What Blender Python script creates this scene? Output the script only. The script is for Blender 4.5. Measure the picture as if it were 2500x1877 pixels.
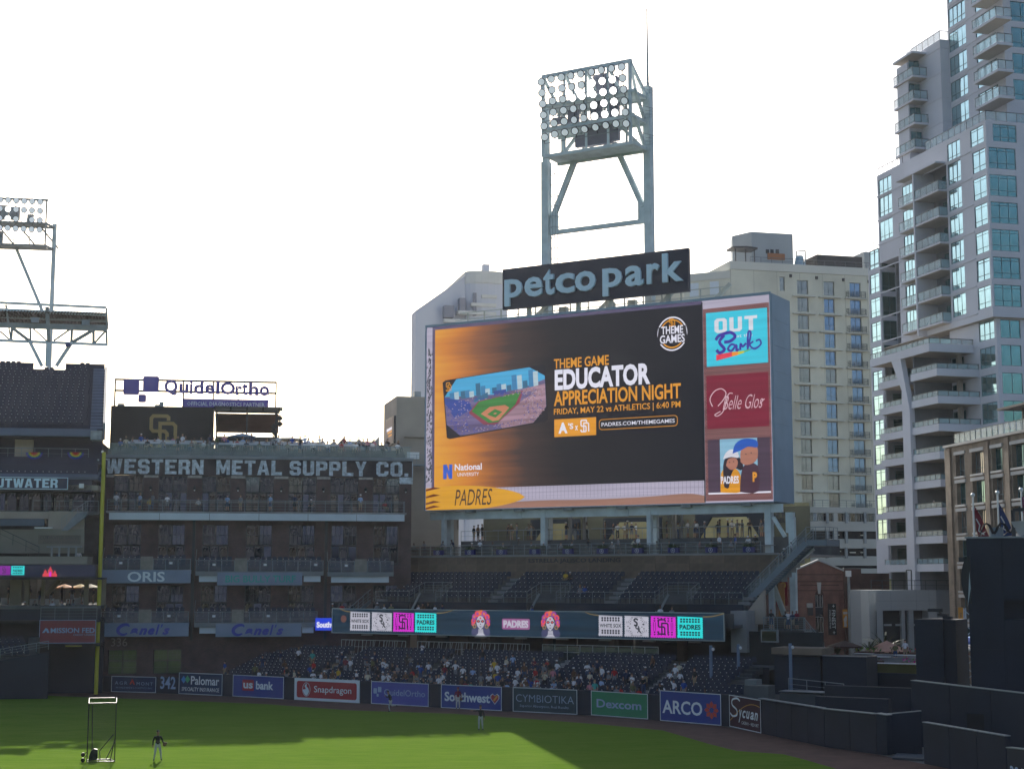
import bpy, bmesh, math, random
from mathutils import Vector, Matrix, Euler
R_ = math.radians
for _o in list(bpy.data.objects): bpy.data.objects.remove(_o)
sc = bpy.context.scene
COL = sc.collection
rnd = random.Random(7)
# ---------------------------------------------------------------- camera, sky, sun, exposure
F_ = 3733.0; TH = math.atan(474 / 3733.0); CH = 11.0
cam = bpy.data.objects.new('camera', bpy.data.cameras.new('camera')); COL.objects.link(cam)
cam.location = (0, 0, CH); cam.rotation_euler = (math.pi / 2 + TH, 0, 0)
cam.data.sensor_width = 36; cam.data.lens = 36 * F_ / 2500; cam.data.clip_end = 6000; cam.data.clip_start = 1
sc.camera = cam
AZ, EL = R_(10.4), R_(26.4)
SKY, SUN, EXPO = 0.10, 5.0, 0.68
HAZE = 0.000055
w = bpy.data.worlds.new('World'); sc.world = w; w.use_nodes = True
nt = w.node_tree; bg = nt.nodes['Background']
sky = nt.nodes.new('ShaderNodeTexSky'); sky.sky_type = 'NISHITA'; sky.sun_disc = False
sky.sun_elevation = EL; sky.sun_rotation = -AZ; sky.altitude = 0
sky.air_density = 1.0; sky.dust_density = 2.0; sky.ozone_density = 1.0
nt.links.new(sky.outputs[0], bg.inputs[0]); bg.inputs[1].default_value = SKY
sun = bpy.data.objects.new('sun', bpy.data.lights.new('sun', 'SUN')); COL.objects.link(sun)
sun.data.energy = SUN; sun.data.angle = R_(0.55); sun.data.color = (1.0, 0.94, 0.84)
sv = Vector((-math.sin(AZ) * math.cos(EL), math.cos(AZ) * math.cos(EL), math.sin(EL)))
sun.rotation_euler = (-sv).to_track_quat('-Z', 'Y').to_euler(); sun.location = sv * 300
vs = sc.view_settings; vs.view_transform = 'Standard'; vs.look = 'None'; vs.exposure = EXPO; vs.gamma = 1
vs.use_curve_mapping = False
# ---------------------------------------------------------------- geometry of the view -> real positions
_ct, _st = math.cos(TH), math.sin(TH)
def ray(u, v):
    x = (u - 1250) / F_; y = (938.5 - v) / F_
    return (x, _ct - y * _st, _st + y * _ct)
def P(u, v, Y):
    d = ray(u, v); t = Y / d[1]; return Vector((d[0] * t, Y, CH + d[2] * t))
def G(u, v, z=0.0):
    d = ray(u, v); t = (z - CH) / d[2]; return Vector((d[0] * t, d[1] * t, z))
class Frame:
    """a building's own axes: x along its front, y away from the field, z up"""
    def __init__(s, ox, oy, a):
        s.o = (ox, oy); s.a = R_(a); s.c = math.cos(s.a); s.s = math.sin(s.a)
    def loc(s, x, y):
        dx, dy = x - s.o[0], y - s.o[1]; return (dx * s.c + dy * s.s, -dx * s.s + dy * s.c)
    def w(s, x, y, z=0): return Vector((s.o[0] + x * s.c - y * s.s, s.o[1] + x * s.s + y * s.c, z))
    def hy(s, u, v, c=0.0):
        d = ray(u, v); k = s.loc(0, 0); dl = (d[0] * s.c + d[1] * s.s, -d[0] * s.s + d[1] * s.c)
        t = (c - k[1]) / dl[1]; return (k[0] + dl[0] * t, CH + d[2] * t)
    def hx(s, u, v, c=0.0):
        d = ray(u, v); k = s.loc(0, 0); dl = (d[0] * s.c + d[1] * s.s, -d[0] * s.s + d[1] * s.c)
        t = (c - k[0]) / dl[0]; return (k[1] + dl[1] * t, CH + d[2] * t)
FR = Frame(-17.845, 155, -30)      # outfield bleachers and video board
FW = Frame(P(255, 1300, 154).x, 154, 9)   # brick warehouse
FG = Frame(P(262, 1100, 150).x, 150, 9)   # left grandstand
FC = Frame(P(2410, 400, 170).x, 170, 15)  # condo tower
FK = Frame(P(2310, 1100, 165).x, 165, 8)  # tan brick block
FH = Frame(P(1850, 700, 250).x, 250, 14)  # cream hotel
FO = Frame(P(1015, 760, 330).x, 330, 14)  # far grey tower
# ---------------------------------------------------------------- materials
def lin(c): return tuple((x / 255 / 12.92 if x <= 10 else ((x / 255 + .055) / 1.055) ** 2.4) for x in c)
MATS = {}
def M(name, rgb, rough=.7, metal=0, var=.12, scale=.6, bump=0, spec=.5, rough_var=0, stretch=None):
    if name in MATS: return MATS[name]
    m = bpy.data.materials.new(name); m.use_nodes = True; MATS[name] = m
    n = m.node_tree; b = n.nodes['Principled BSDF']
    b.inputs['Roughness'].default_value = rough; b.inputs['Metallic'].default_value = metal
    b.inputs['Specular IOR Level'].default_value = spec
    b.inputs['Base Color'].default_value = (*rgb, 1)
    if var or bump:
        tc = n.nodes.new('ShaderNodeTexCoord'); nz = n.nodes.new('ShaderNodeTexNoise')
        nz.inputs['Scale'].default_value = scale; nz.inputs['Detail'].default_value = 6
        src = tc.outputs['Object']
        if stretch:
            mp = n.nodes.new('ShaderNodeMapping'); mp.inputs['Scale'].default_value = stretch
            n.links.new(src, mp.inputs[0]); src = mp.outputs[0]
        n.links.new(src, nz.inputs['Vector'])
        if var:
            rp = n.nodes.new('ShaderNodeMapRange'); rp.inputs[1].default_value = .3; rp.inputs[2].default_value = .7
            rp.inputs[3].default_value = 1 - var; rp.inputs[4].default_value = 1 + var
            n.links.new(nz.outputs[0], rp.inputs[0])
            mx = n.nodes.new('ShaderNodeVectorMath'); mx.operation = 'SCALE'
            mx.inputs[0].default_value = rgb; n.links.new(rp.outputs[0], mx.inputs['Scale'])
            n.links.new(mx.outputs[0], b.inputs['Base Color'])
        if bump:
            bp = n.nodes.new('ShaderNodeBump'); bp.inputs['Strength'].default_value = bump; bp.inputs['Distance'].default_value = .05
            n.links.new(nz.outputs[0], bp.inputs['Height']); n.links.new(bp.outputs[0], b.inputs['Normal'])
    return m
def E_(name, srgb, k=1.0, band=.10):
    """LED screen colour: what the screen itself gives off; srgb as seen"""
    if name in MATS: return MATS[name]
    m = bpy.data.materials.new(name); m.use_nodes = True; MATS[name] = m
    n = m.node_tree; b = n.nodes['Principled BSDF']; c = [x * k / 2 ** EXPO for x in lin(srgb)]
    b.inputs['Base Color'].default_value = (.01, .01, .012, 1); b.inputs['Roughness'].default_value = .6
    b.inputs['Emission Strength'].default_value = 1; b.inputs['Emission Color'].default_value = (*c, 1)
    tc = n.nodes.new('ShaderNodeTexCoord'); mp = n.nodes.new('ShaderNodeMapping'); mp.inputs['Scale'].default_value = (.05, .05, 1.3)
    nz = n.nodes.new('ShaderNodeTexNoise'); nz.inputs['Scale'].default_value = 1.6; nz.inputs['Detail'].default_value = 3
    rp = n.nodes.new('ShaderNodeMapRange'); rp.inputs[1].default_value = .35; rp.inputs[2].default_value = .65
    rp.inputs[3].default_value = 1 - band; rp.inputs[4].default_value = 1 + band
    mx = n.nodes.new('ShaderNodeVectorMath'); mx.operation = 'SCALE'; mx.inputs[0].default_value = c
    n.links.new(tc.outputs['Object'], mp.inputs[0]); n.links.new(mp.outputs[0], nz.inputs['Vector'])
    n.links.new(nz.outputs[0], rp.inputs[0]); n.links.new(rp.outputs[0], mx.inputs['Scale'])
    n.links.new(mx.outputs[0], b.inputs['Emission Color'])
    return m
def glass_mat(name, rgb, rough=.06, alpha=None, ior=1.7, metal=0.0):
    if name in MATS: return MATS[name]
    m = M(name, rgb, rough, metal, var=.25, scale=.35, spec=.8)
    b = m.node_tree.nodes['Principled BSDF']; b.inputs['IOR'].default_value = ior
    if alpha is not None: b.inputs['Alpha'].default_value = alpha
    return m
def brick_mat(name, c1, c2, cm, sx=.22, sz=.075, bump=.35, axis='xz'):
    if name in MATS: return MATS[name]
    m = bpy.data.materials.new(name); m.use_nodes = True; MATS[name] = m
    n = m.node_tree; b = n.nodes['Principled BSDF']; b.inputs['Roughness'].default_value = .85
    tc = n.nodes.new('ShaderNodeTexCoord'); sp = n.nodes.new('ShaderNodeSeparateXYZ'); cb = n.nodes.new('ShaderNodeCombineXYZ')
    n.links.new(tc.outputs['Object'], sp.inputs[0])
    ad = n.nodes.new('ShaderNodeMath'); ad.operation = 'ADD'
    n.links.new(sp.outputs[0], ad.inputs[0]); n.links.new(sp.outputs[1], ad.inputs[1])
    n.links.new(ad.outputs[0], cb.inputs[0]); n.links.new(sp.outputs[2], cb.inputs[1])
    bt = n.nodes.new('ShaderNodeTexBrick'); bt.inputs['Scale'].default_value = 1
    bt.inputs['Brick Width'].default_value = sx; bt.inputs['Row Height'].default_value = sz; bt.inputs['Mortar Size'].default_value = .008
    bt.inputs['Color1'].default_value = (*c1, 1); bt.inputs['Color2'].default_value = (*c2, 1); bt.inputs['Mortar'].default_value = (*cm, 1)
    n.links.new(cb.outputs[0], bt.inputs['Vector'])
    nz = n.nodes.new('ShaderNodeTexNoise'); nz.inputs['Scale'].default_value = .7; nz.inputs['Detail'].default_value = 8
    n.links.new(tc.outputs['Object'], nz.inputs['Vector'])
    rp = n.nodes.new('ShaderNodeMapRange'); rp.inputs[1].default_value = .3; rp.inputs[2].default_value = .7; rp.inputs[3].default_value = .7; rp.inputs[4].default_value = 1.3
    n.links.new(nz.outputs[0], rp.inputs[0])
    mx = n.nodes.new('ShaderNodeVectorMath'); mx.operation = 'SCALE'
    n.links.new(bt.outputs['Color'], mx.inputs[0]); n.links.new(rp.outputs[0], mx.inputs['Scale']); n.links.new(mx.outputs[0], b.inputs['Base Color'])
    bp = n.nodes.new('ShaderNodeBump'); bp.inputs['Strength'].default_value = bump; bp.inputs['Distance'].default_value = .01; bp.invert = True
    n.links.new(bt.outputs['Fac'], bp.inputs['Height']); n.links.new(bp.outputs[0], b.inputs['Normal'])
    return m
STEEL = M('painted steel', (.56, .64, .66), .45, .1, .14, .9)
STEELD = M('grey galvanised steel', (.26, .29, .31), .5, .4, .15, 1.2)
RAILM = M('rail steel', (.22, .26, .29), .45, .5, .1)
DARK = M('dark painted metal', (.03, .033, .04), .5, .2, .15)
BLACK = M('black', (.012, .012, .014), .7, 0, .1)
WHITE = M('white paint', (.75, .77, .78), .6, 0, .08)
NAVY = M('navy padding', (.006, .011, .027), .6, 0, .22, .5, .1)
NAVYW = M('navy wall paint', (.007, .014, .029), .7, 0, .25, .25)
SEATM = M('navy seat plastic', (.014, .022, .05), .5, 0, .15, 3)
SEATP = M('veil tinted seat plastic', (.030, .026, .055), .5, 0, .15, 3)  # plum tint carries the purplish lens veil over the left seats
GLINT = M('pale seat arm glint', (.75, .76, .78), .3, 0, 0)  # near-white arm tips stand in for glints on the seat hardware
CONC = M('concrete', (.27, .27, .27), .9, 0, .2, .4, .1)
CONCD = M('dark stained concrete', (.09, .095, .10), .9, 0, .3, .5, .1)
BEIGE = M('beige stucco', (.36, .31, .26), .9, 0, .12, .3, .05)
STONE = M('brown sandstone cladding', (.17, .125, .09), .85, 0, .35, .55, .2)
YELLOW = M('yellow pole paint', (.50, .46, .03), .5, 0, .1)
PGLASS = glass_mat('clear guard glass', (.20, .32, .34), .05, .22, 1.45)
DGLASS = glass_mat('dark window glass', (.055, .065, .085), .05, None, 1.6, .6)
DG2 = glass_mat('bluish window glass', (.10, .13, .20), .05, None, 1.6, .7); DG3 = glass_mat('brown window glass', (.05, .035, .025), .12, None, 1.6, .3)
WINM = M('dark window frame', (.05, .06, .065), .5, .3, .05)
# ---------------------------------------------------------------- mesh building
def link(o, parent=None):
    COL.objects.link(o)
    if parent is not None: o.parent = parent
    return o
def tag(o, label, cat=None, group=None, kind=None):
    if label: o['label'] = label
    if cat: o['category'] = cat
    if group: o['group'] = group
    if kind: o['kind'] = kind
    return o
def empty(name, frame=None, loc=None, rz=0.0, label=None, cat=None, group=None):
    o = bpy.data.objects.new(name, None); COL.objects.link(o); o.empty_display_size = .2
    if frame is not None:
        l = loc or (0, 0, 0); o.location = frame.w(*l); o.rotation_euler = (0, 0, frame.a + rz)
    elif loc is not None: o.location = loc; o.rotation_euler = (0, 0, rz)
    if label: tag(o, label, cat, group)
    return o
class MB:
    def __init__(s): s.v = []; s.f = []; s.m = []
    def add(s, vs_, fs, mi=0):
        k = len(s.v); s.v += [tuple(x) for x in vs_]; s.f += [tuple(i + k for i in f) for f in fs]; s.m += [mi] * len(fs); return s
    def box(s, x0, x1, y0, y1, z0, z1, mi=0):
        if x0 > x1: x0, x1 = x1, x0
        if y0 > y1: y0, y1 = y1, y0
        if z0 > z1: z0, z1 = z1, z0
        return s.add([(x0, y0, z0), (x1, y0, z0), (x1, y1, z0), (x0, y1, z0), (x0, y0, z1), (x1, y0, z1), (x1, y1, z1), (x0, y1, z1)],
                     [(0, 3, 2, 1), (4, 5, 6, 7), (0, 1, 5, 4), (1, 2, 6, 5), (2, 3, 7, 6), (3, 0, 4, 7)], mi)
    def bar(s, p, q, w_, h=None, mi=0, up=(0, 0, 1)):
        p, q = Vector(p), Vector(q); d = q - p
        if d.length < 1e-6: return s
        h = h or w_; d.normalize(); u = Vector(up)
        if abs(d.dot(u)) > .98: u = Vector((0, 1, 0))
        a = d.cross(u).normalized(); b = a.cross(d).normalized(); a *= w_ / 2; b *= h / 2
        vs_ = [e + i * a + j * b for e in (p, q) for i, j in ((-1, -1), (1, -1), (1, 1), (-1, 1))]
        return s.add(vs_, [(0, 3, 2, 1), (4, 5, 6, 7), (0, 1, 5, 4), (1, 2, 6, 5), (2, 3, 7, 6), (3, 0, 4, 7)], mi)
    def tube(s, p, q, r, n=8, r2=None, mi=0):
        p, q = Vector(p), Vector(q); d = (q - p)
        if d.length < 1e-6: return s
        d.normalize(); r2 = r if r2 is None else r2
        u = Vector((0, 0, 1)) if abs(d.z) < .9 else Vector((1, 0, 0))
        a = d.cross(u).normalized(); b = a.cross(d)
        vs_ = [p + r * (math.cos(t) * a + math.sin(t) * b) for t in [2 * math.pi * i / n for i in range(n)]]
        vs_ += [q + r2 * (math.cos(t) * a + math.sin(t) * b) for t in [2 * math.pi * i / n for i in range(n)]]
        fs = [(i, (i + 1) % n, n + (i + 1) % n, n + i) for i in range(n)] + [tuple(range(n - 1, -1, -1)), tuple(range(n, 2 * n))]
        return s.add(vs_, fs, mi)
    def prism(s, poly, y0, y1, mi=0):
        """poly of (x, z), extruded along y"""
        n = len(poly); vs_ = [(x, y0, z) for x, z in poly] + [(x, y1, z) for x, z in poly]
        fs = [tuple(range(n)), tuple(range(2 * n - 1, n - 1, -1))] + [(i, n + i, n + (i + 1) % n, (i + 1) % n) for i in range(n)]
        return s.add(vs_, fs, mi)
    def xprism(s, poly, x0, x1, mi=0):
        """poly of (y, z), extruded along x"""
        n = len(poly); vs_ = [(x0, y, z) for y, z in poly] + [(x1, y, z) for y, z in poly]
        fs = [tuple(range(n)), tuple(range(2 * n - 1, n - 1, -1))] + [(i, n + i, n + (i + 1) % n, (i + 1) % n) for i in range(n)]
        return s.add(vs_, fs, mi)
    def zprism(s, poly, z0, z1, mi=0):
        n = len(poly); vs_ = [(x, y, z0) for x, y in poly] + [(x, y, z1) for x, y in poly]
        fs = [tuple(range(n)), tuple(range(2 * n - 1, n - 1, -1))] + [(i, n + i, n + (i + 1) % n, (i + 1) % n) for i in range(n)]
        return s.add(vs_, fs, mi)
    def quad(s, a, b, c, d, mi=0): return s.add([a, b, c, d], [(0, 1, 2, 3)], mi)
    def disc(s, c, r, n=12, rz=None, mi=0, y=None):
        rz = rz or r; vs_ = [(c[0] + r * math.cos(2 * math.pi * i / n), c[1], c[2] + rz * math.sin(2 * math.pi * i / n)) for i in range(n)]
        return s.add(vs_, [tuple(range(n))], mi)
    def blob(s, c, r, n=8, m=5, mi=0, sq=(1, 1, 1)):
        vs_ = [(c[0], c[1], c[2] - r * sq[2])]
        for j in range(1, m):
            t = -math.pi / 2 + math.pi * j / m
            for i in range(n):
                p_ = 2 * math.pi * i / n
                vs_.append((c[0] + r * sq[0] * math.cos(t) * math.cos(p_), c[1] + r * sq[1] * math.cos(t) * math.sin(p_), c[2] + r * sq[2] * math.sin(t)))
        vs_.append((c[0], c[1], c[2] + r * sq[2])); fs = [(0, 1 + (i + 1) % n, 1 + i) for i in range(n)]
        for j in range(m - 2):
            for i in range(n):
                a = 1 + j * n + i; b = 1 + j * n + (i + 1) % n; fs.append((a, b, b + n, a + n))
        k = 1 + (m - 2) * n; fs += [(k + i, k + (i + 1) % n, len(vs_) - 1) for i in range(n)]
        return s.add(vs_, fs, mi)
    def mesh(s, name, mats, smooth=False):
        me = bpy.data.meshes.new(name); me.from_pydata(s.v, [], s.f)
        for m in (mats if isinstance(mats, (list, tuple)) else [mats]): me.materials.append(m)
        if len(me.materials) > 1: me.polygons.foreach_set('material_index', s.m)
        bm = bmesh.new(); bm.from_mesh(me); bmesh.ops.recalc_face_normals(bm, faces=bm.faces); bm.to_mesh(me); bm.free()
        if smooth: me.polygons.foreach_set('use_smooth', [True] * len(me.polygons))
        me.update(); return me
    def build(s, name, mats, parent=None, smooth=False):
        return link(bpy.data.objects.new(name, s.mesh(name, mats, smooth)), parent)
def inst(o, parent=None, loc=None, rz=None, label=None):
    c = o.copy(); COL.objects.link(c)
    if parent is not None: c.parent = parent
    if loc is not None: c.location = loc
    if rz is not None: c.rotation_euler = (c.rotation_euler[0], c.rotation_euler[1], rz)
    if label: c['label'] = label
    return c
def copy_tree(o, parent=None, kids=None):
    c = o.copy(); COL.objects.link(c); c.parent = parent
    for ch in o.children: copy_tree(ch, c)
    return c
def part(name, me, parent, loc=(0, 0, 0), rot=(0, 0, 0)):
    o = bpy.data.objects.new(name, me); COL.objects.link(o); o.parent = parent; o.location = loc; o.rotation_euler = rot; return o
# flat lettering -------------------------------------------------
_tc = {}
def text_mesh(s, bold=0.0, shear=0.0, ext=0.0, res=3, space=1.0):
    cu = bpy.data.curves.new('lettering', 'FONT'); cu.body = s; cu.offset = bold; cu.shear = shear; cu.extrude = ext
    cu.resolution_u = res; cu.space_character = space
    o = bpy.data.objects.new('lettering', cu); COL.objects.link(o)
    me = bpy.data.meshes.new_from_object(o.evaluated_get(bpy.context.evaluated_depsgraph_get()))
    bpy.data.objects.remove(o); bpy.data.curves.remove(cu); return me
def loops_mesh(loops, ext=0.0):
    cu = bpy.data.curves.new('shape', 'CURVE'); cu.dimensions = '2D'; cu.fill_mode = 'BOTH'; cu.extrude = ext
    for lp in loops:
        sp = cu.splines.new('POLY'); sp.points.add(len(lp) - 1); sp.use_cyclic_u = True
        for i, p in enumerate(lp): sp.points[i].co = (p[0], p[1], 0, 1)
    o = bpy.data.objects.new('shape', cu); COL.objects.link(o)
    me = bpy.data.meshes.new_from_object(o.evaluated_get(bpy.context.evaluated_depsgraph_get()))
    bpy.data.objects.remove(o); bpy.data.curves.remove(cu); return me
def fit(me, x0, x1, z0, z1, y, depth=0.0):
    """scale a flat xy mesh into the box on a wall (xz plane), front towards -y"""
    xs = [v.co.x for v in me.vertices]; ys = [v.co.y for v in me.vertices]; zs = [v.co.z for v in me.vertices]
    ax, bx, ay, by, az, bz = min(xs), max(xs), min(ys), max(ys), min(zs), max(zs)
    for v in me.vertices:
        c = v.co.copy()
        v.co = (x0 + (c.x - ax) / (bx - ax) * (x1 - x0), y - (depth * (c.z - az) / (bz - az) if depth and bz > az else 0), z0 + (c.y - ay) / (by - ay) * (z1 - z0))
    return me
def txt(s, x0, x1, z0, z1, y, mat, parent, name='lettering', bold=0.0, shear=0.0, depth=0.0, space=1.0, res=3):
    me = fit(text_mesh(s, bold, shear, .01 if depth else 0, res, space), x0, x1, z0, z1, y, depth)
    me.materials.clear(); me.materials.append(mat); me.name = name
    return link(bpy.data.objects.new(name, me), parent)
def shp(loops, x0, x1, z0, z1, y, mat, parent, name='emblem', depth=0.0):
    me = fit(loops_mesh(loops, .01 if depth else 0), x0, x1, z0, z1, y, depth)
    me.materials.clear(); me.materials.append(mat); me.name = name
    return link(bpy.data.objects.new(name, me), parent)
def rrect(x0, x1, z0, z1, r, n=4):
    pts = []
    for cx, cz, a0 in ((x1 - r, z1 - r, 0), (x0 + r, z1 - r, 90), (x0 + r, z0 + r, 180), (x1 - r, z0 + r, 270)):
        for i in range(n + 1):
            a = R_(a0 + 90 * i / n); pts.append((cx + r * math.cos(a), cz + r * math.sin(a)))
    return pts
def flat(loops, y, mat, parent, name='emblem'):
    """loops already in wall metres (x, z)"""
    me = loops_mesh(loops)
    for v in me.vertices: v.co = (v.co.x, y, v.co.y)
    me.materials.clear(); me.materials.append(mat); me.name = name
    return link(bpy.data.objects.new(name, me), parent)
def stroke(pts, w_, y, mat, parent, name='lettering', taper=None, closed=False):
    """hand-drawn line as a flat ribbon on a wall"""
    n = len(pts); L = []; Rr = []
    for i, (x, z) in enumerate(pts):
        a = pts[max(0, i - 1)]; b = pts[min(n - 1, i + 1)]; dx, dz = b[0] - a[0], b[1] - a[1]; l = math.hypot(dx, dz) or 1
        h = w_ / 2 * (taper(i / (n - 1)) if taper else 1); L.append((x - dz / l * h, y - .0015 * i, z + dx / l * h)); Rr.append((x + dz / l * h, y - .0015 * i, z - dx / l * h))
    mb = MB()
    for i in range(n - 1): mb.quad(L[i], Rr[i], Rr[i + 1], L[i + 1])
    return mb.build(name, mat, parent)
def spline(pts, k=6):
    out = []
    for i in range(len(pts) - 1):
        p0 = pts[max(0, i - 1)]; p1 = pts[i]; p2 = pts[i + 1]; p3 = pts[min(len(pts) - 1, i + 2)]
        for j in range(k):
            t = j / k; out.append(tuple(.5 * (2 * p1[q] + (p2[q] - p0[q]) * t + (2 * p0[q] - 5 * p1[q] + 4 * p2[q] - p3[q]) * t * t + (3 * p1[q] - p0[q] - 3 * p2[q] + p3[q]) * t ** 3) for q in (0, 1)))
    return out + [pts[-1]]
# wooden block letters painted on the warehouse
_s = [(0,.15),(.2,0),(.8,0),(1,.15),(1,.45),(.8,.6),(.36,.6),(.33,.64),(.33,.76),(.38,.8),(.62,.8),(.67,.76),(.67,.68),(1,.68),(1,.85),(.8,1),(.2,1),(0,.85),(0,.55),(.2,.4),(.62,.4),(.67,.36),(.67,.24),(.62,.2),(.38,.2),(.33,.24),(.33,.33),(0,.33)]
GLY = {
 'W': [[(.16,0),(.42,0),(.5,.42),(.58,0),(.84,0),(1,1),(.76,1),(.70,.36),(.60,1),(.40,1),(.30,.36),(.24,1),(0,1)]],
 'E': [[(0,0),(1,0),(1,.2),(.38,.2),(.38,.41),(.85,.41),(.85,.6),(.38,.6),(.38,.8),(1,.8),(1,1),(0,1)]],
 'S': [_s],
 'T': [[(.33,0),(.67,0),(.67,.79),(1,.79),(1,1),(0,1),(0,.79),(.33,.79)]],
 'R': [[(0,0),(.33,0),(.33,.36),(.5,.36),(.64,.28),(.64,0),(1,0),(1,.1),(.97,.33),(.86,.46),(1,.58),(1,.85),(.83,1),(0,1)], [(.33,.54),(.33,.8),(.6,.8),(.66,.75),(.66,.6),(.6,.54)]],
 'N': [[(0,0),(.3,0),(.3,.55),(.68,0),(1,0),(1,1),(.7,1),(.7,.46),(.32,1),(0,1)]],
 'M': [[(0,0),(.25,0),(.25,.56),(.42,.1),(.58,.1),(.75,.56),(.75,0),(1,0),(1,1),(.72,1),(.5,.46),(.28,1),(0,1)]],
 'A': [[(0,0),(.31,0),(.36,.2),(.64,.2),(.69,0),(1,0),(.70,1),(.30,1)], [(.40,.38),(.5,.76),(.60,.38)]],
 'L': [[(0,0),(1,0),(1,.22),(.38,.22),(.38,1),(0,1)]],
 'U': [[(0,.15),(.2,0),(.8,0),(1,.15),(1,1),(.67,1),(.67,.24),(.62,.2),(.38,.2),(.33,.24),(.33,1),(0,1)]],
 'P': [[(0,0),(.34,0),(.34,.36),(.83,.36),(1,.5),(1,.85),(.83,1),(0,1)], [(.34,.55),(.34,.8),(.62,.8),(.67,.76),(.67,.6),(.62,.55)]],
 'Y': [[(.33,0),(.67,0),(.67,.4),(1,1),(.68,1),(.5,.62),(.32,1),(0,1),(.33,.4)]],
 'C': [[(0,.15),(.2,0),(.8,0),(1,.15),(1,.36),(.67,.36),(.67,.24),(.62,.2),(.38,.2),(.33,.24),(.33,.76),(.38,.8),(.62,.8),(.67,.76),(.67,.64),(1,.64),(1,.85),(.8,1),(.2,1),(0,.85)]],
 'O': [[(0,.15),(.2,0),(.8,0),(1,.15),(1,.85),(.8,1),(.2,1),(0,.85)], [(.33,.24),(.38,.2),(.62,.2),(.67,.24),(.67,.76),(.62,.8),(.38,.8),(.33,.76)]],
 'D': [[(0,0),(.8,0),(1,.15),(1,.85),(.8,1),(0,1)], [(.34,.2),(.62,.2),(.67,.24),(.67,.76),(.62,.8),(.34,.8)]],
 'I': [[(0,0),(1,0),(1,1),(0,1)]], '.': [[(0,0),(1,0),(1,.22),(0,.22)]]}
WID = {'W': 1.45, 'M': 1.25, 'I': .38, '.': .32, 'A': 1.12}
def block(s, x0, x1, z0, z1, y, mat, parent, gap=.18, sp=.9, name='lettering', slant=0):
    tot = sum((sp if c == ' ' else WID.get(c, 1)) for c in s) + gap * (len(s) - 1); k = (x1 - x0) / tot; x = x0; loops = []
    for c in s:
        if c == ' ': x += (sp + gap) * k; continue
        w_ = WID.get(c, 1) * k
        for lp in GLY[c]: loops.append([(x + px * w_ + slant * pz * (z1 - z0), z0 + pz * (z1 - z0)) for px, pz in lp])
        x += w_ + gap * k
    return flat(loops, y, mat, parent, name)
# the interlocked two-letter cap emblem: strokes with mitred corners
def wide(pts, w_):
    """outline of a polyline drawn with a flat pen (mitred)"""
    n = len(pts); L = []; Rr = []
    for i in range(n):
        p = Vector(pts[i]); d1 = (p - Vector(pts[i - 1])).normalized() if i else None; d2 = (Vector(pts[i + 1]) - p).normalized() if i < n - 1 else None
        d = (d1 + d2).normalized() if d1 and d2 else (d1 or d2); nn = Vector((-d.y, d.x)); k = 1
        if d1 and d2: k = 1 / max(.5, nn.dot(Vector((-d1.y, d1.x))))
        L.append(tuple(p + nn * w_ / 2 * k)); Rr.append(tuple(p - nn * w_ / 2 * k))
    return L + Rr[::-1]
def sd(x0, x1, z0, z1, y, mat, parent, name='emblem'):
    """S threaded through D, bands bent with cut corners"""
    W_ = x1 - x0; H_ = z1 - z0; t = .125
    S1 = [(.68,.80),(.68,.90),(.62,.94),(.14,.94),(.07,.87),(.07,.56),(.14,.49),(.56,.49),(.64,.42),(.64,.10),(.58,.055),(.14,.055),(.07,.11),(.07,.23)]
    D1 = [(.385,.055),(.385,.72),(.84,.72),(.93,.65),(.93,.06)]
    o = empty(name); o.parent = parent
    for k, pl in enumerate((S1, D1)):
        lp = [[(x0 + a * W_, z0 + b * H_) for a, b in wide([(p[0], p[1] * H_ / W_) for p in pl], t)]]
        lp = [[(x0 + (a - x0) , z0 + (b - z0) / H_ * W_) for a, b in lp[0]]]
        flat(lp, y - .006 * k, mat, o, 'band')
    return o
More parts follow.
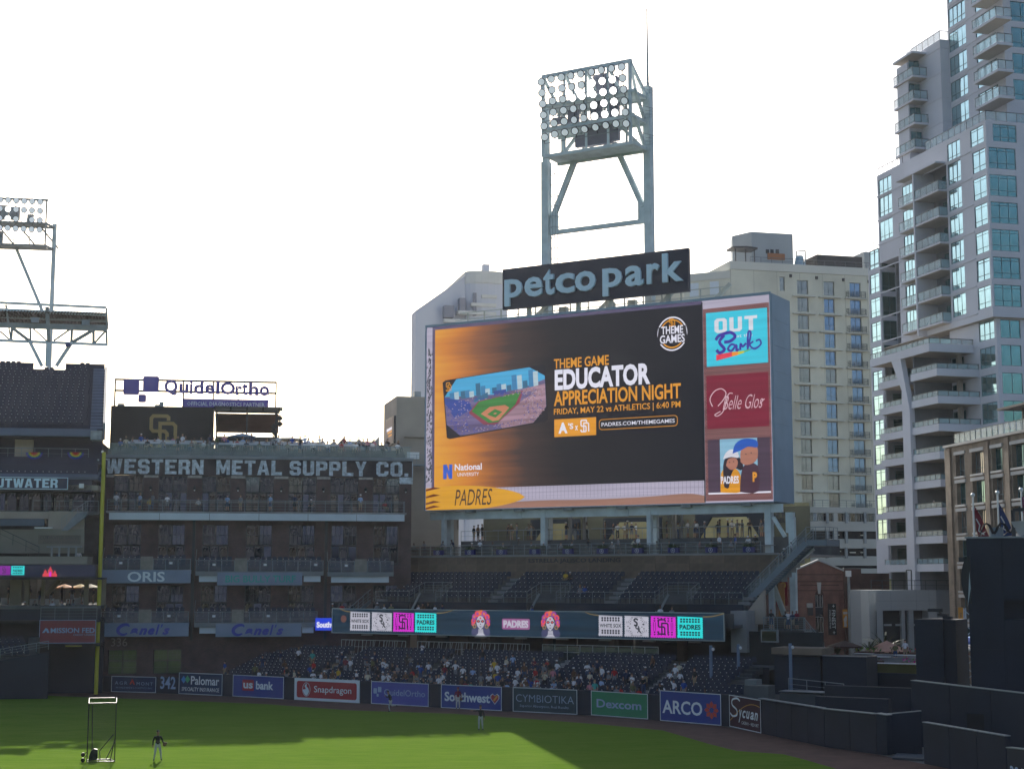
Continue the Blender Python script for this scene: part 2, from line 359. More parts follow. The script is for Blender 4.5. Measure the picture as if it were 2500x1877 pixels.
# railings --------------------------------------------------------
def rail(mb, pts, h=1.07, step=1.5, r=.025, mids=(.5,), mi=0, base=0):
    """rail along 3-D points: posts, top rail and mid rails"""
    for a, b in zip(pts[:-1], pts[1:]):
        a, b = Vector(a), Vector(b); n = max(1, round((b - a).length / step)); up = Vector((0, 0, 1))
        for i in range(n + 1):
            p = a.lerp(b, i / n); mb.bar(p, p + up * h, r * 1.6, r * 1.6, mi)
        mb.bar(a + up * h, b + up * h, r * 2.4, r * 2, mi)
        for m in mids: mb.bar(a + up * h * m, b + up * h * m, r, r, mi)
    return mb
def facade(mb, x0, x1, z0, z1, holes, depth=.25, y=0.0, axis='y', mi=0, rmi=None):
    """front skin with real openings; holes (x0,x1,z0,z1); axis 'x' puts it on the plane x=y"""
    rmi = mi if rmi is None else rmi
    xs = sorted({round(t, 3) for t in [x0, x1] + [min(max(h[k], x0), x1) for h in holes for k in (0, 1)]})
    zs = sorted({round(t, 3) for t in [z0, z1] + [min(max(h[k], z0), z1) for h in holes for k in (2, 3)]})
    pt = (lambda a, d, c: (a, y + d, c)) if axis == 'y' else (lambda a, d, c: (y + d, a, c))
    for i in range(len(zs) - 1):
        run = None
        for j in range(len(xs)):
            hol = j == len(xs) - 1 or any(h[0] - 1e-3 <= (xs[j] + xs[j + 1]) / 2 <= h[1] + 1e-3 and h[2] - 1e-3 <= (zs[i] + zs[i + 1]) / 2 <= h[3] + 1e-3 for h in holes)
            if not hol and run is None: run = xs[j]
            if hol and run is not None:
                mb.quad(pt(run, 0, zs[i]), pt(xs[j], 0, zs[i]), pt(xs[j], 0, zs[i + 1]), pt(run, 0, zs[i + 1]), mi); run = None
    for a, b, c, d in holes:
        mb.quad(pt(a, 0, c), pt(a, depth, c), pt(a, depth, d), pt(a, 0, d), rmi); mb.quad(pt(b, 0, c), pt(b, depth, c), pt(b, depth, d), pt(b, 0, d), rmi)
        mb.quad(pt(a, 0, c), pt(b, 0, c), pt(b, depth, c), pt(a, depth, c), rmi); mb.quad(pt(a, 0, d), pt(b, 0, d), pt(b, depth, d), pt(a, depth, d), rmi)
    return mb
_wc = {}
def window(parent, x, y, z0, w_, h, cols=2, rows=2, axis='y', fm=None, gm=None, fw=.06, split=None, tilt=True):
    """window part (frame and bars) with its pane as a sub-part; z0 sill, x centre"""
    fm = fm or WINM; gm = gm or DGLASS; key = (round(w_, 2), round(h, 2), cols, rows, fm.name, fw, split)
    if key not in _wc:
        mb = MB(); a, b = -w_ / 2, w_ / 2
        mb.box(a, a + fw, -.04, .04, 0, h); mb.box(b - fw, b, -.04, .04, 0, h); mb.box(a + fw, b - fw, -.04, .04, 0, fw); mb.box(a + fw, b - fw, -.04, .04, h - fw, h)
        for i in range(1, cols): mb.box(a + w_ * i / cols - fw * .4, a + w_ * i / cols + fw * .4, -.035, .035, fw, h - fw)
        for r in (split if split else [i / rows for i in range(1, rows)]): mb.box(a + fw, b - fw, -.03, .03, h * r - fw * .4, h * r + fw * .4)
        _wc[key] = mb.mesh('window', fm)
    if gm is DGLASS: gm = rnd.choice((DGLASS, DGLASS, DG2, DG3))
    kp = ('p', round(w_, 2), round(h, 2), gm.name)
    if kp not in _wc: _wc[kp] = MB().box(-w_ / 2 + fw / 2, w_ / 2 - fw / 2, -.006, .006, fw / 2, h - fw / 2).mesh('pane', gm)
    o = part('window', _wc[key], parent, (x, y, z0) if axis == 'y' else (y, x, z0), (0, 0, 0 if axis == 'y' else -math.pi / 2))
    p = part('pane', _wc[kp], o, (0, .012, 0))
    if tilt: p.rotation_euler = (R_(rnd.uniform(-.8, .8)), 0, R_(rnd.uniform(-.5, .5)))
    return o
# ================================================================ GROUND
def sheet(name, pts, z, mat, label=None):
    me = bpy.data.meshes.new(name); me.from_pydata([(p[0], p[1], z) for p in pts], [], [tuple(range(len(pts)))]); me.materials.append(mat)
    bm = bmesh.new(); bm.from_mesh(me); bmesh.ops.triangulate(bm, faces=bm.faces); bmesh.ops.recalc_face_normals(bm, faces=bm.faces); bm.to_mesh(me); bm.free()
    if me.polygons[0].normal.z < 0: me.flip_normals()
    o = link(bpy.data.objects.new(name, me)); o['kind'] = 'structure'
    if label: o['label'] = label
    return o
ASPH = M('city paving', (.12, .12, .12), .9, 0, .2, .05)
TRACK = M('dark red clay', (.085, .042, .030), .95, 0, .25, .8, .25)
def grass_mat():
    m = bpy.data.materials.new('mown grass'); m.use_nodes = True; n = m.node_tree; b = n.nodes['Principled BSDF']
    b.inputs['Roughness'].default_value = 1; b.inputs['Specular IOR Level'].default_value = 0
    tc = n.nodes.new('ShaderNodeTexCoord')
    def nz(scale, st, det=5):
        mp = n.nodes.new('ShaderNodeMapping'); mp.inputs['Scale'].default_value = st; n.links.new(tc.outputs['Object'], mp.inputs[0])
        x = n.nodes.new('ShaderNodeTexNoise'); x.inputs['Scale'].default_value = scale; x.inputs['Detail'].default_value = det
        n.links.new(mp.outputs[0], x.inputs['Vector']); return x.outputs[0]
    a = nz(.35, (.4, 1.0, 1)); f = nz(6.0, (1, 1, 1), 8); g = nz(1.6, (.35, 1.2, 1))
    r = n.nodes.new('ShaderNodeValToRGB'); r.color_ramp.elements[0].position = .32; r.color_ramp.elements[1].position = .68
    r.color_ramp.elements[0].color = (.080, .155, .018, 1); r.color_ramp.elements[1].color = (.140, .215, .034, 1)
    ad = n.nodes.new('ShaderNodeMath'); ad.operation = 'MULTIPLY_ADD'; ad.inputs[1].default_value = .45; n.links.new(g, ad.inputs[0])
    m2 = n.nodes.new('ShaderNodeMath'); m2.operation = 'MULTIPLY'; m2.inputs[1].default_value = .3; n.links.new(a, m2.inputs[0])
    n.links.new(m2.outputs[0], ad.inputs[2])
    m3 = n.nodes.new('ShaderNodeMath'); m3.operation = 'MULTIPLY_ADD'; m3.inputs[1].default_value = .25; n.links.new(f, m3.inputs[0]); n.links.new(ad.outputs[0], m3.inputs[2])
    n.links.new(m3.outputs[0], r.inputs[0]); n.links.new(r.outputs[0], b.inputs['Base Color'])
    bp = n.nodes.new('ShaderNodeBump'); bp.inputs['Strength'].default_value = .5; bp.inputs['Distance'].default_value = .04
    n.links.new(f, bp.inputs['Height']); n.links.new(bp.outputs[0], b.inputs['Normal']); return m
GRASS = grass_mat()
sheet('ground', [(-900, -250), (900, -250), (900, 1200), (-900, 1200)], -.05, ASPH)
edge = [G(*p) for p in [(150,1698.8),(400,1708),(650,1718),(849,1733),(1100,1741),(1276,1753),(1460,1767),(1618,1782),(1731,1815),(1799,1832),(1912,1840),(1960,1852),(2043,1876)]]
sheet('grass_field', [(-75, 152)] + [(-48, 150.5)] + [tuple(p)[:2] for p in edge] + [(17.5, 80), (40, 30), (60, -30), (-90, -30)], 0, GRASS)
WB = [G(*p) for p in [(250,1687),(381,1691),(543,1698),(693,1706),(878,1716),(1047,1725),(1225,1735),(1410,1744),(1583,1755),(1762,1771),(1860,1789),(2014,1822),(2141,1840),(2256,1863)]]
sheet('warning_track', [(-80, 151), (-80, 165), (-41, 160)] + [tuple(p)[:2] for p in WB] + [(60, 60), (60, -40), (50, -40), (14, 80)] + [(-3, 110)], -.02, TRACK)
HG = empty('unseen_home_stand', loc=(0, 0, 0), label='unseen seating bowl added on the viewer side to darken the shaded field', cat='grandstand')  # unseen stands, added to block low sky and deepen the shade on the field
HGM = M('dark seating concrete', (.05, .055, .08), .9, 0, .15, .3)
for k, (a_, ox, oy) in enumerate(((0, 0, -6), (38, -95, 22), (-38, 95, 22))):
    f_ = Frame(ox, oy, -a_); q = empty('stand_wing'); q.parent = HG; q.location = (ox, oy, 0); q.rotation_euler = (0, 0, -f_.a*-1 if 0 else f_.a)
    m = MB()
    for i in range(24): m.box(-62, 62, -i*.9-.9+8, -i*.9+8, 0, .6+.40*i)
    m.build('lower_deck', HGM, q); m = MB()
    for i in range(28): m.box(-62, 62, -i*.9-17, -i*.9-16.1, 16+.62*i-1.2, 16+.62*i)
    m.box(-62, 62, -42, -41, 0, 38); m.build('upper_deck', HGM, q)
# ================================================================ OUTFIELD WALL AND ITS SIGNS
SIGNS = {  # left u, top, bottom, right u, top, bottom
 'agr': (272,1649,1688,381,1652,1691), 'pal': (437,1641,1693,543,1644.5,1698), 'usb': (569,1646,1699,693,1651.5,1706),
 'snap': (719,1653,1707.6,878,1660.6,1716), 'quid': (907,1661.7,1717,1047,1668,1725), 'sw': (1077.6,1669,1727,1225.6,1676,1735),
 'cym': (1253,1676.4,1736,1410,1683,1744), 'dex': (1444.4,1685,1745,1583,1693,1755.5), 'arco': (1613,1684,1758.5,1762,1693.6,1771),
 'syc': (1783,1694.7,1772.7,1860,1708,1789.7)}
def seg_frame(a, b):
    d = b - a; return math.atan2(d.y, d.x), math.hypot(d.x, d.y)
def ztop(u, v, p): return P(u, v, p.y).z
owall = empty('outfield_wall', loc=(0, 0, 0), label='long low dark navy padded wall carrying the advertising boards behind the warning track', cat='wall')
def padrun(p, q, h0, h1, parent, th=.5, step=2.4):
    a, L = seg_frame(p, q); n = max(1, round(L / step)); up = Vector((0, 0, 1)); nrm = Vector((math.sin(a), -math.cos(a), 0)); dr = Vector((math.cos(a), math.sin(a), 0))
    for i in range(n):
        s0, s1 = L * i / n + .025, L * (i + 1) / n - .025; hh = h0 + (h1 - h0) * (i + .5) / n
        mb = MB(); x = p + dr * s0; y = p + dr * s1
        vs_ = [x, y, y - nrm * th, x - nrm * th]; vs_ = [tuple(t) for t in vs_] + [tuple(t + up * hh) for t in vs_]
        mb.add(vs_, [(0, 3, 2, 1), (4, 5, 6, 7), (0, 1, 5, 4), (1, 2, 6, 5), (2, 3, 7, 6), (3, 0, 4, 7)])
        o = mb.build('pad', NAVY, parent)
order = ['agr', 'pal', 'usb', 'snap', 'quid', 'sw', 'cym', 'dex', 'arco', 'syc']
prev = None; SF = {}
for k in order:
    uL, tL, bL, uR, tR, bR = SIGNS[k]; a, b = G(uL, bL), G(uR, bR); h = (ztop(uL, tL, a) + ztop(uR, tR, b)) / 2
    ang, L = seg_frame(a, b); SF[k] = (a, ang, L, h)
    st = prev[0] if prev else G(250, 1687); h0 = prev[1] if prev else h
    if (a - st).length > .3: padrun(st, a, min(h0, h) - .03, min(h0, h) - .03, owall)
    padrun(a, b, h - .03, h - .03, owall)
    prev = (b, h)
tail = [G(1860,1789.7), G(2014,1822), G(2141,1840)]
padrun(tail[0], tail[1], 2.38, 2.42, owall); padrun(tail[1], tail[2], 2.42, 2.45, owall)
cap = MB()
for p, q in ((tail[0], tail[1]), (tail[1], tail[2])): cap.bar(p + Vector((0, .2, 2.47)), q + Vector((0, .2, 2.5)), .45, .05)
cap.build('coping', RAILM, owall)
SW_ = M('sign white', (.70, .76, .80), .6, 0, .05); SNV = M('sign navy', (.012, .030, .085), .5, 0, .1, .4)
SBL = M('sign royal blue', (.016, .045, .26), .5, 0, .08, .4); SRD = M('sign red', (.38, .018, .03), .5, 0, .08)
SPU = M('sign violet blue', (.06, .075, .36), .5, 0, .08); SGN = M('sign green', (.02, .22, .10), .5, 0, .08)
STL = M('sign dark teal', (.012, .04, .055), .5, 0, .08); SLB = M('sign pale blue', (.30, .42, .60), .5, 0, .05)
SMR = M('sign maroon', (.05, .012, .02), .5, 0, .1); SGD = M('sign gold', (.65, .33, .05), .5, 0, .05); SOR = M('sign orange red', (.55, .06, .03), .5, 0, .05)
def sign_root(k, label, face, border=SW_, bw=.05):
    a, ang, L, h = SF[k]; nrm = Vector((math.sin(ang), -math.cos(ang), 0))
    r = empty('wall_sign', loc=tuple(a + nrm * .05), rz=ang, label=label, cat='sign', group='advertising signs on the outfield wall')
    MB().box(0, L, 0, .045, .02, h).build('panel', face, r)
    if border: 
        m = MB(); m.box(0, L, -.02, 0, h - bw, h); m.box(0, L, -.02, 0, .02, .02 + bw); m.box(0, bw, -.02, 0, .02 + bw, h - bw); m.box(L - bw, L, -.02, 0, .02 + bw, h - bw); m.build('border', border, r)
    return r, L, h
Yt = -.012
r, L, h = sign_root('agr', 'small dark navy wall sign with spaced pale capitals and red A, beside number 342', SNV)
txt('AGR', .08*L, .36*L, .48*h, .68*h, Yt, SLB, r, space=1.35); txt('MONT', .57*L, .93*L, .46*h, .66*h, Yt, SLB, r, space=1.35)
flat([[(.41*L,.5*h),(.47*L,.86*h),(.53*L,.5*h),(.50*L,.5*h),(.47*L,.68*h),(.44*L,.5*h)]], Yt, SOR, r)
txt('WORLDWIDE LOGISTICS INC', .1*L, .92*L, .24*h, .34*h, Yt, SLB, r, space=1.1, res=1)
r, L, h = sign_root('pal', 'navy insurance sign with green and blue diamonds above two lines of pale lettering', SNV)
txt('Palomar', .28*L, .93*L, .46*h, .86*h, Yt, SW_, r, bold=.015); txt('SPECIALTY INSURANCE', .07*L, .93*L, .16*h, .34*h, Yt, SW_, r, bold=.01, res=1)
flat([[(.05*L,.68*h),(.11*L,.86*h),(.17*L,.68*h),(.11*L,.50*h)]], Yt, M('diamond blue', (.05,.25,.6)), r); flat([[(.14*L,.70*h),(.20*L,.88*h),(.26*L,.70*h),(.20*L,.52*h)]], Yt - .004, M('diamond green', (.08,.40,.2)), r)
r, L, h = sign_root('usb', 'royal navy bank sign with a red shield behind the first two letters', SBL)
flat([rrect(.19*L,.42*L,.30*h,.80*h,.05*h)], Yt, SRD, r); txt('us', .21*L, .40*L, .40*h, .66*h, Yt - .006, SW_, r, bold=.03); txt('bank', .46*L, .80*L, .38*h, .76*h, Yt, SW_, r, bold=.03)
r, L, h = sign_root('snap', 'pale-bordered sign with a big red rounded rectangle and a white flame-like disc', SW_, None)
flat([rrect(.04*L,.96*L,.13*h,.87*h,.10*h)], Yt, SRD, r); 
c = (.19*L, .5*h); flat([[(c[0]+.22*h*1.05*math.cos(t), c[1]+.31*h*math.sin(t)) for t in [i*math.pi/14 for i in range(28)]], [(c[0]+.20*h*1.05*math.cos(t), c[1]+.29*h*math.sin(t)) for t in [i*math.pi/14 for i in range(28)]]], Yt-.004, SW_, r)
flat([spline([(c[0]+.02*h,c[1]+.27*h),(c[0]-.10*h,c[1]+.16*h),(c[0]-.04*h,c[1]+.02*h),(c[0]-.20*h,c[1]-.02*h),(c[0]-.12*h,c[1]-.20*h),(c[0]+.03*h,c[1]-.27*h),(c[0]+.15*h,c[1]-.10*h),(c[0]+.10*h,c[1]+.06*h),(c[0]+.01*h,c[1]+.12*h)],4)], Yt-.006, SW_, r)
txt('Snapdragon', .31*L, .88*L, .30*h, .68*h, Yt - .006, SW_, r, bold=.005)
def squares(x, z, s, r, y, mat):
    o = empty('emblem'); o.parent = r
    flat([rrect(x, x+.36*s, z+.30*s, z+.72*s, .05*s)], y, mat, o, 'square'); flat([rrect(x+.46*s, x+.82*s, z+.42*s, z+.84*s, .05*s)], y, mat, o, 'square'); flat([rrect(x+.34*s, x+.54*s, z+.06*s, z+.28*s, .03*s)], y - .003, mat, o, 'square')
r, L, h = sign_root('quid', 'violet blue sign with three pale squares, a running player in front of it', SPU)
squares(.04*L, .30*h, .55*h, r, Yt, SLB); txt('QuidelOrtho', .23*L, .94*L, .36*h, .68*h, Yt, SLB, r, bold=.0)
r, L, h = sign_root('sw', 'bright blue airline sign with white lettering and a striped heart at its right end', SBL)
txt('Southwest', .06*L, .81*L, .30*h, .70*h, Yt, SW_, r, bold=.03)
hx_, hz_, hs = .89*L, .50*h, .22*h
hl = [(hx_, hz_-1.1*hs),(hx_-hs,hz_),(hx_-hs,hz_+.6*hs),(hx_-.5*hs,hz_+.95*hs),(hx_,hz_+.55*hs),(hx_+.5*hs,hz_+.95*hs),(hx_+hs,hz_+.6*hs),(hx_+hs,hz_)]
flat([hl], Yt, SW_, r, 'heart'); flat([[(hx_+(a-hx_)*.85, hz_+(b-hz_)*.85) for a, b in hl]], Yt-.004, SRD, r, 'heart'); flat([[(hx_-.1*hs,hz_-.5*hs),(hx_+.7*hs,hz_+.4*hs),(hx_+.5*hs,hz_+.7*hs),(hx_-.4*hs,hz_-.3*hs)]], Yt-.008, SGD, r, 'heart')
r, L, h = sign_root('cym', 'dark teal sign with thin wide-spaced pale capitals over a small slogan', STL)
txt('CYMBIOTIKA', .05*L, .95*L, .42*h, .72*h, Yt, SLB, r, bold=-.012); txt('Superior Absorption. Real Results.', .11*L, .88*L, .18*h, .32*h, Yt, SLB, r, res=1)
r, L, h = sign_root('dex', 'green medical company sign with grey-blue lower case lettering', SGN)
txt('Dexcom', .10*L, .89*L, .34*h, .68*h, Yt, SLB, r, bold=.02)
r, L, h = sign_root('arco', 'blue sign with big white capitals and an orange star burst at right', SBL)
txt('ARCO', .04*L, .70*L, .26*h, .70*h, Yt, SW_, r, bold=.02)
cx_, cz_ = .85*L, .47*h
for t in range(8):
    a_ = t*math.pi/4; pts = [(cx_+math.cos(a_+d)*q*h, cz_+math.sin(a_+d)*q*h) for d, q in ((-.30,.09),(-.34,.22),(0,.29),(.34,.22),(.30,.09))]
    flat([pts], Yt-.001*t, SOR, r, 'ray')
r, L, h = sign_root('syc', 'maroon casino sign with a white script name under a golden arc', SMR)
arc_ = [(.02*L + .96*L*t, .20*h + .62*h*math.sin(t*math.pi*.62)) for t in [i/18 for i in range(19)]]
stroke(arc_, .05, Yt, SGD, r, 'arc')
stroke(spline([(.36*L,.86*h),(.27*L,.93*h),(.12*L,.86*h),(.12*L,.70*h),(.26*L,.58*h),(.27*L,.42*h),(.14*L,.36*h),(.06*L,.44*h)],5), .14, Yt-.02, SW_, r)
for i, ch in enumerate('ycuan'): txt(ch, (.32+.125*i)*L, (.43+.125*i)*L, (.36 if ch != 'y' else .20)*h, (.60)*h, Yt-.05, SW_, r, bold=.02, shear=.3)
txt('CASINO • RESORT', .40*L, .94*L, .16*h, .26*h, Yt-.03, SW_, r, res=1)
# distance number painted between two signs
a = G(381,1691); b = G(437,1693); ang, L = seg_frame(a, b); n_ = Vector((math.sin(ang), -math.cos(ang), 0))
r = empty('distance_marker', loc=tuple(a + n_ * .03), rz=ang, label='pale blue distance number 342 on the navy wall pad', cat='sign'); txt('342', .18*L, .85*L, .42, 1.62, 0, SLB, r, bold=.02, name='numerals')
# ---------------------------------------------------------------- right-hand navy walls and gate
def navy_wall(name, label, pts, z1, th=.3, cap_=True, mat=NAVYW, z0=0, panels=2.5, cat='wall'):
    r = empty(name, loc=(0, 0, 0), label=label, cat=cat)
    for p, q, h0, h1 in zip(pts[:-1], pts[1:], z1[:-1], z1[1:]):
        a, L = seg_frame(p, q); n = max(1, round(L / panels)); dr = Vector((math.cos(a), math.sin(a), 0)); nb = Vector((-math.sin(a), math.cos(a), 0))
        for i in range(n):
            s0, s1 = L*i/n + .03, L*(i+1)/n - .03; ha = h0 + (h1-h0)*i/n; hb = h0 + (h1-h0)*(i+1)/n; x = p + dr*s0; y = p + dr*s1
            lo = [(t.x, t.y, z0) for t in (x, y, y + nb*th, x + nb*th)]; hi = [(x.x, x.y, ha), (y.x, y.y, hb), (y.x+nb.x*th, y.y+nb.y*th, hb), (x.x+nb.x*th, x.y+nb.y*th, ha)]
            MB().add(lo + hi, [(0,3,2,1),(4,5,6,7),(0,1,5,4),(1,2,6,5),(2,3,7,6),(3,0,4,7)]).build('panel', mat, r)
        if cap_: MB().bar((p.x + nb.x*th/2, p.y + nb.y*th/2, h0+.03), (q.x + nb.x*th/2, q.y + nb.y*th/2, h1+.03), th+.08, .05).build('coping', RAILM, r)
    return r
def V2(x, y): return Vector((x, y, 0))
g1, g2 = G(2141,1840), G(2168,1843)
navy_wall('bullpen_gate_post', 'narrow dark gate jamb at the end of the curved navy wall', [g1, g2], [2.5, 2.45], .5, True)
g3 = G(2256,1841); navy_wall('bullpen_gate', 'recessed dark navy gate panel between two runs of low wall', [g2 + Vector((0,.6,0)), g3 + Vector((0,.3,0))], [2.45, 2.65], .15, True)
MB().box(0, 4.2, -2.5, 0, 0, .12).build('concrete_pad', CONCD)['kind'] = 'structure'
bpy.data.objects['concrete_pad'].location = g2 + Vector((.6, .2, 0)); bpy.data.objects['concrete_pad'].rotation_euler = (0, 0, -.35)
w1, w2 = G(2256,1863), G(2459,1905); navy_wall('side_wall', 'nearer low navy wall with pale coping, right of the recessed gate', [w1, w2], [P(2256,1763,w1.y).z, P(2459,1797,w2.y).z], .3)
w3 = G(2462,1950); w4 = G(2600,1985); r = navy_wall('corner_wall', 'nearest navy wall piece with part of a distance number in the bottom right corner', [w3, w4], [P(2462,1825,w3.y).z, P(2600,1840,w4.y).z], .3)
a_, L = seg_frame(w3, w4); o = empty('numerals', loc=tuple(w3 + Vector((math.sin(a_), -math.cos(a_), 0))*.03), rz=a_); o.parent = r
txt('396', .30, 1.55, .55*P(2462,1825,w3.y).z - .4, .55*P(2462,1825,w3.y).z + .32, 0, SLB, o, bold=.02, name='number')
# ================================================================ SEATS
def seat_mb(mb, ox=0, oy=0, oz=0, k=1.0):
    """folded stadium seat, looking towards -y"""
    b = lambda x0,x1,y0,y1,z0,z1,m=0: mb.box(ox+x0*k, ox+x1*k, oy+y0*k, oy+y1*k, oz+z0*k, oz+z1*k, m)
    mb.prism([(ox-.22*k,oz+.42*k),(ox+.22*k,oz+.42*k),(ox+.22*k,oz+.80*k),(ox+.16*k,oz+.87*k),(ox-.16*k,oz+.87*k),(ox-.22*k,oz+.80*k)], oy+.14*k, oy+.18*k)
    mb.prism([(ox-.20*k,oz+.40*k),(ox+.20*k,oz+.40*k),(ox+.18*k,oz+.72*k),(ox-.18*k,oz+.72*k)], oy+.03*k, oy+.09*k)
    b(-.265,-.235,-.12,.2,.60,.65); b(-.265,-.235,.05,.12,0,.6); b(-.27,-.215,-.16,-.10,.60,.665,1)
    return mb
_sm = MB(); seat_mb(_sm); SEAT = _sm.mesh('seat', [SEATM, GLINT]); SEATPL = MB().add([(x * 1.2, y, z) for x, y, z in _sm.v], _sm.f); SEATPL.m = list(_sm.m); SEATPL = SEATPL.mesh('seat', [SEATP, GLINT])
def fill_seats(parent, pos, me, mats, near, n=300):
    """pos: (x, y, z) in the stand's axes; nearest n are single parts, the rest one block"""
    pos = sorted(pos, key=near)
    for p in pos[:n]: part('seat', me, parent, p)
    if pos[n:]:
        mb = MB()
        for p in pos[n:]: seat_mb(mb, *p)
        mb.build('seat_block', mats, parent)['kind'] = 'stuff'
def near_(fr): return lambda p: (fr.w(p[0], p[1]) - Vector((0, 0, 0))).length
# ---------------------------------------------------------------- lower outfield stand
LS = empty('lower_bleachers', FR, label='lower outfield seating bowl just behind the advertising wall, under the ribbon screen', cat='seating stand')
rowsy = [-10.5 + .85 * i for i in range(12)]; fz = lambda i: 1.0 + .235 * i
mb = MB(); seats = []; AIS = (4.2, 15.5, 27.5, 38.6)
def lowx(y): # reaches left only to the brick warehouse
    x = -6.0
    while x < 48:
        q = FR.w(x, y); l = FW.loc(q.x, q.y)
        if l[1] < -.9 or l[0] > 31.8: return x
        x += .1
    return x
for i, y in enumerate(rowsy):
    a = lowx(y + .8); b = 47.2 if i < 4 else 45.5
    if i == 0: a = max(a, -4)
    mb.box(a - .3, b, y - .25, y + .6, fz(i) - .6, fz(i) - .002 * (i % 2))
    x = a + .3
    while x < b - .4:
        if all(abs(x - t) > .75 for t in AIS): seats.append((x, y, fz(i)))
        x += .53
mb.build('terrace', CONCD, LS); fill_seats(LS, seats, SEAT, [SEATM, GLINT], near_(FR))
for t in AIS:
    st = MB()
    for i, y in enumerate(rowsy): st.box(t - .55, t + .55, y - .28, y + .1, fz(i) - .1, fz(i) + .13)
    st.build('aisle_steps', CONC, LS)
MB().box(-6, 46, -.45, -.35, 2.2, 3.55).build('back_kerb', NAVYW, LS)
# drink rails and concourse behind the top row
for (a, b, busy, lab) in ((0.9, 8.6, 1, 'left bank of steel standing-room frames behind the top row of the lower seats'), (10.0, 22.4, 1, 'long middle bank of steel standing-room frames behind the lower seats'), (23.8, 35.5, 0, 'right-hand smoked glass guard rail at the top of the lower seats')):
    r = empty('standing_rail', FR, (0, 0, 0), label=lab, cat='railing', group='rails behind the lower seats'); m = MB(); z0 = 3.55
    rail(m, [(a, .1, z0), (b, .1, z0)], 1.45, 1.25, .028, (.55,))
    if busy:
        x = a + .3
        while x < b:
            m.bar((x, .1, z0), (x + rnd.uniform(-.12, .12), .5, z0 + 1.4), .035); x += rnd.uniform(.35, .6)
    m.build('frame', M('bright rail steel', (.42, .45, .46), .4, .3, .1), r)
    if not busy:
        n = 9
        for i in range(n): MB().box(a + (b-a)*i/n + .05, a + (b-a)*(i+1)/n - .05, .09, .11, z0 + .1, z0 + 1.3).build('glass_panel', glass_mat('smoked guard glass', (.06,.09,.10), .1, .55), r)
cw = empty('concourse', FR, label='dark brown concourse wall and ceiling in the shade beneath the upper outfield seats', cat='building')
m = MB(); holes = [(4 + 6.2*i, 8 + 6.2*i, 3.5, 6.6) for i in range(6)]
facade(m, -2 + 7.5, 46, 2.5, 7.6, holes, .4, 9.0); m.build('wall', M('brown concourse wall', (.085,.06,.045), .85, 0, .3, .4), cw)
for h in holes: MB().box(h[0], h[1], 9.42, 9.46, h[2], h[3]).build('shutter', M('concourse shutter', (.05,.05,.05), .6, .3, .3, .8), cw)
MB().box(0.3, 46, -.3, 9.4, 3.3, 3.54).build('floor', CONCD, cw)
for x in (7.5, 14.5, 21.5, 28.5, 35.5): MB().box(x-.35, x+.35, 5, 5.7, 3.54, 6.9).build('column', M('brown concourse wall', (.085,.06,.045)), cw)
for k_ in range(9): MB().box(3+4.4*k_, 4.1+4.4*k_, .5, .9, 5.42, 5.55).build('ceiling_light', CONC, cw)
# ---------------------------------------------------------------- upper outfield stand
US = empty('upper_bleachers', FR, label='upper outfield seating deck with empty navy seats above the ribbon screen', cat='seating stand')
uy = lambda i: 4.9 + .85 * i; uz = lambda i: 8.75 + .42 * i
vomx = [FR.hy((a+b)/2, 1440, 5.5)[0] for a, b in ((1014,1086),(1303,1375),(1616,1690))]
aisx = [FR.hy(1228, 1440, 6.5)[0], FR.hy(1512, 1440, 6.5)[0]]
m = MB(); m.box(.2, 42.6, .3, 4.1, 6.75, 7.0); m.box(.2, 42.6, .3, .42, 7.0, 8.0)
for i in range(6): m.box(2.2, 42.0, uy(i)-.3, uy(i)+.55, uz(i)-.7, uz(i)-.002*(i % 2))
m.box(2.2, 42, 9.7, 10.4, 9.8, 11.0); m.build('terrace', CONCD, US)
mb = MB()
xs = [2.2] + [v for c in vomx for v in (c-1.6, c+1.6)] + [42.0]
for a, b in zip(xs[0::2], xs[1::2]): mb.box(a, b, 4.0, 4.2, 7.0, 8.72)
mb.build('front_wall', NAVYW, US)
seats = []
for i in range(6):
    x = 2.7
    while x < 41.8:
        if all(abs(x - t) > .8 for t in aisx) and not (i < 3 and any(abs(x - c) < 1.9 for c in vomx)): seats.append((x, uy(i), uz(i)))
        x += .53
fill_seats(US, seats, SEAT, [SEATM, GLINT], near_(FR))
for t in aisx + [2.5, 41.9]:
    m = MB()
    for i in range(6): m.box(t-.55, t+.55, uy(i)-.32, uy(i)+.12, uz(i)-.08, uz(i)+.2)
    m.build('aisle_steps', M('pale concrete steps', (.20,.21,.22), .9, 0, .2), US)
for c in vomx:
    MB().box(c-1.55, c+1.55, 4.25, 6.9, 7.02, 8.7).build('stairwell_dark_box', BLACK, US)  # solid black box takes the place of shade inside the stair opening
    m = MB(); rail(m, [(c-1.6, 4.1, 8.72), (c-1.6+.001, 6.9, 9.6)], 1.05, 1.0, .025, (.3,.6)); rail(m, [(c-1.6, 6.95, 9.6), (c+1.6, 6.95, 9.6)], 1.05, 1.0, .025, (.25,.5,.75)); rail(m, [(c+1.6, 6.9, 9.6), (c+1.6, 4.1, 8.72)], 1.05, 1.0, .025, (.3,.6))
    m.bar((c-1.6, 4.05, 7.3), (c-.2, 4.05, 9.6), .12, .2); m.build('stair_railing', RAILM, US)
m = MB()
for a, b in zip(xs[0::2], xs[1::2]): rail(m, [(a, 4.1, 8.72), (b, 4.1, 8.72)], 1.05, 1.35, .024, (.5,))
m.build('front_railing', RAILM, US)
m = MB(); rail(m, [(1.3, .6, 7.0), (1.3, 4.0, 8.7), (1.3, 10.4, 11.6)], 1.0, 1.0, .03, (.3,.6)); m.bar((1.3,.6,6.9),(1.3,10.4,11.5),.12,.35); m.build('side_railing', RAILM, US)
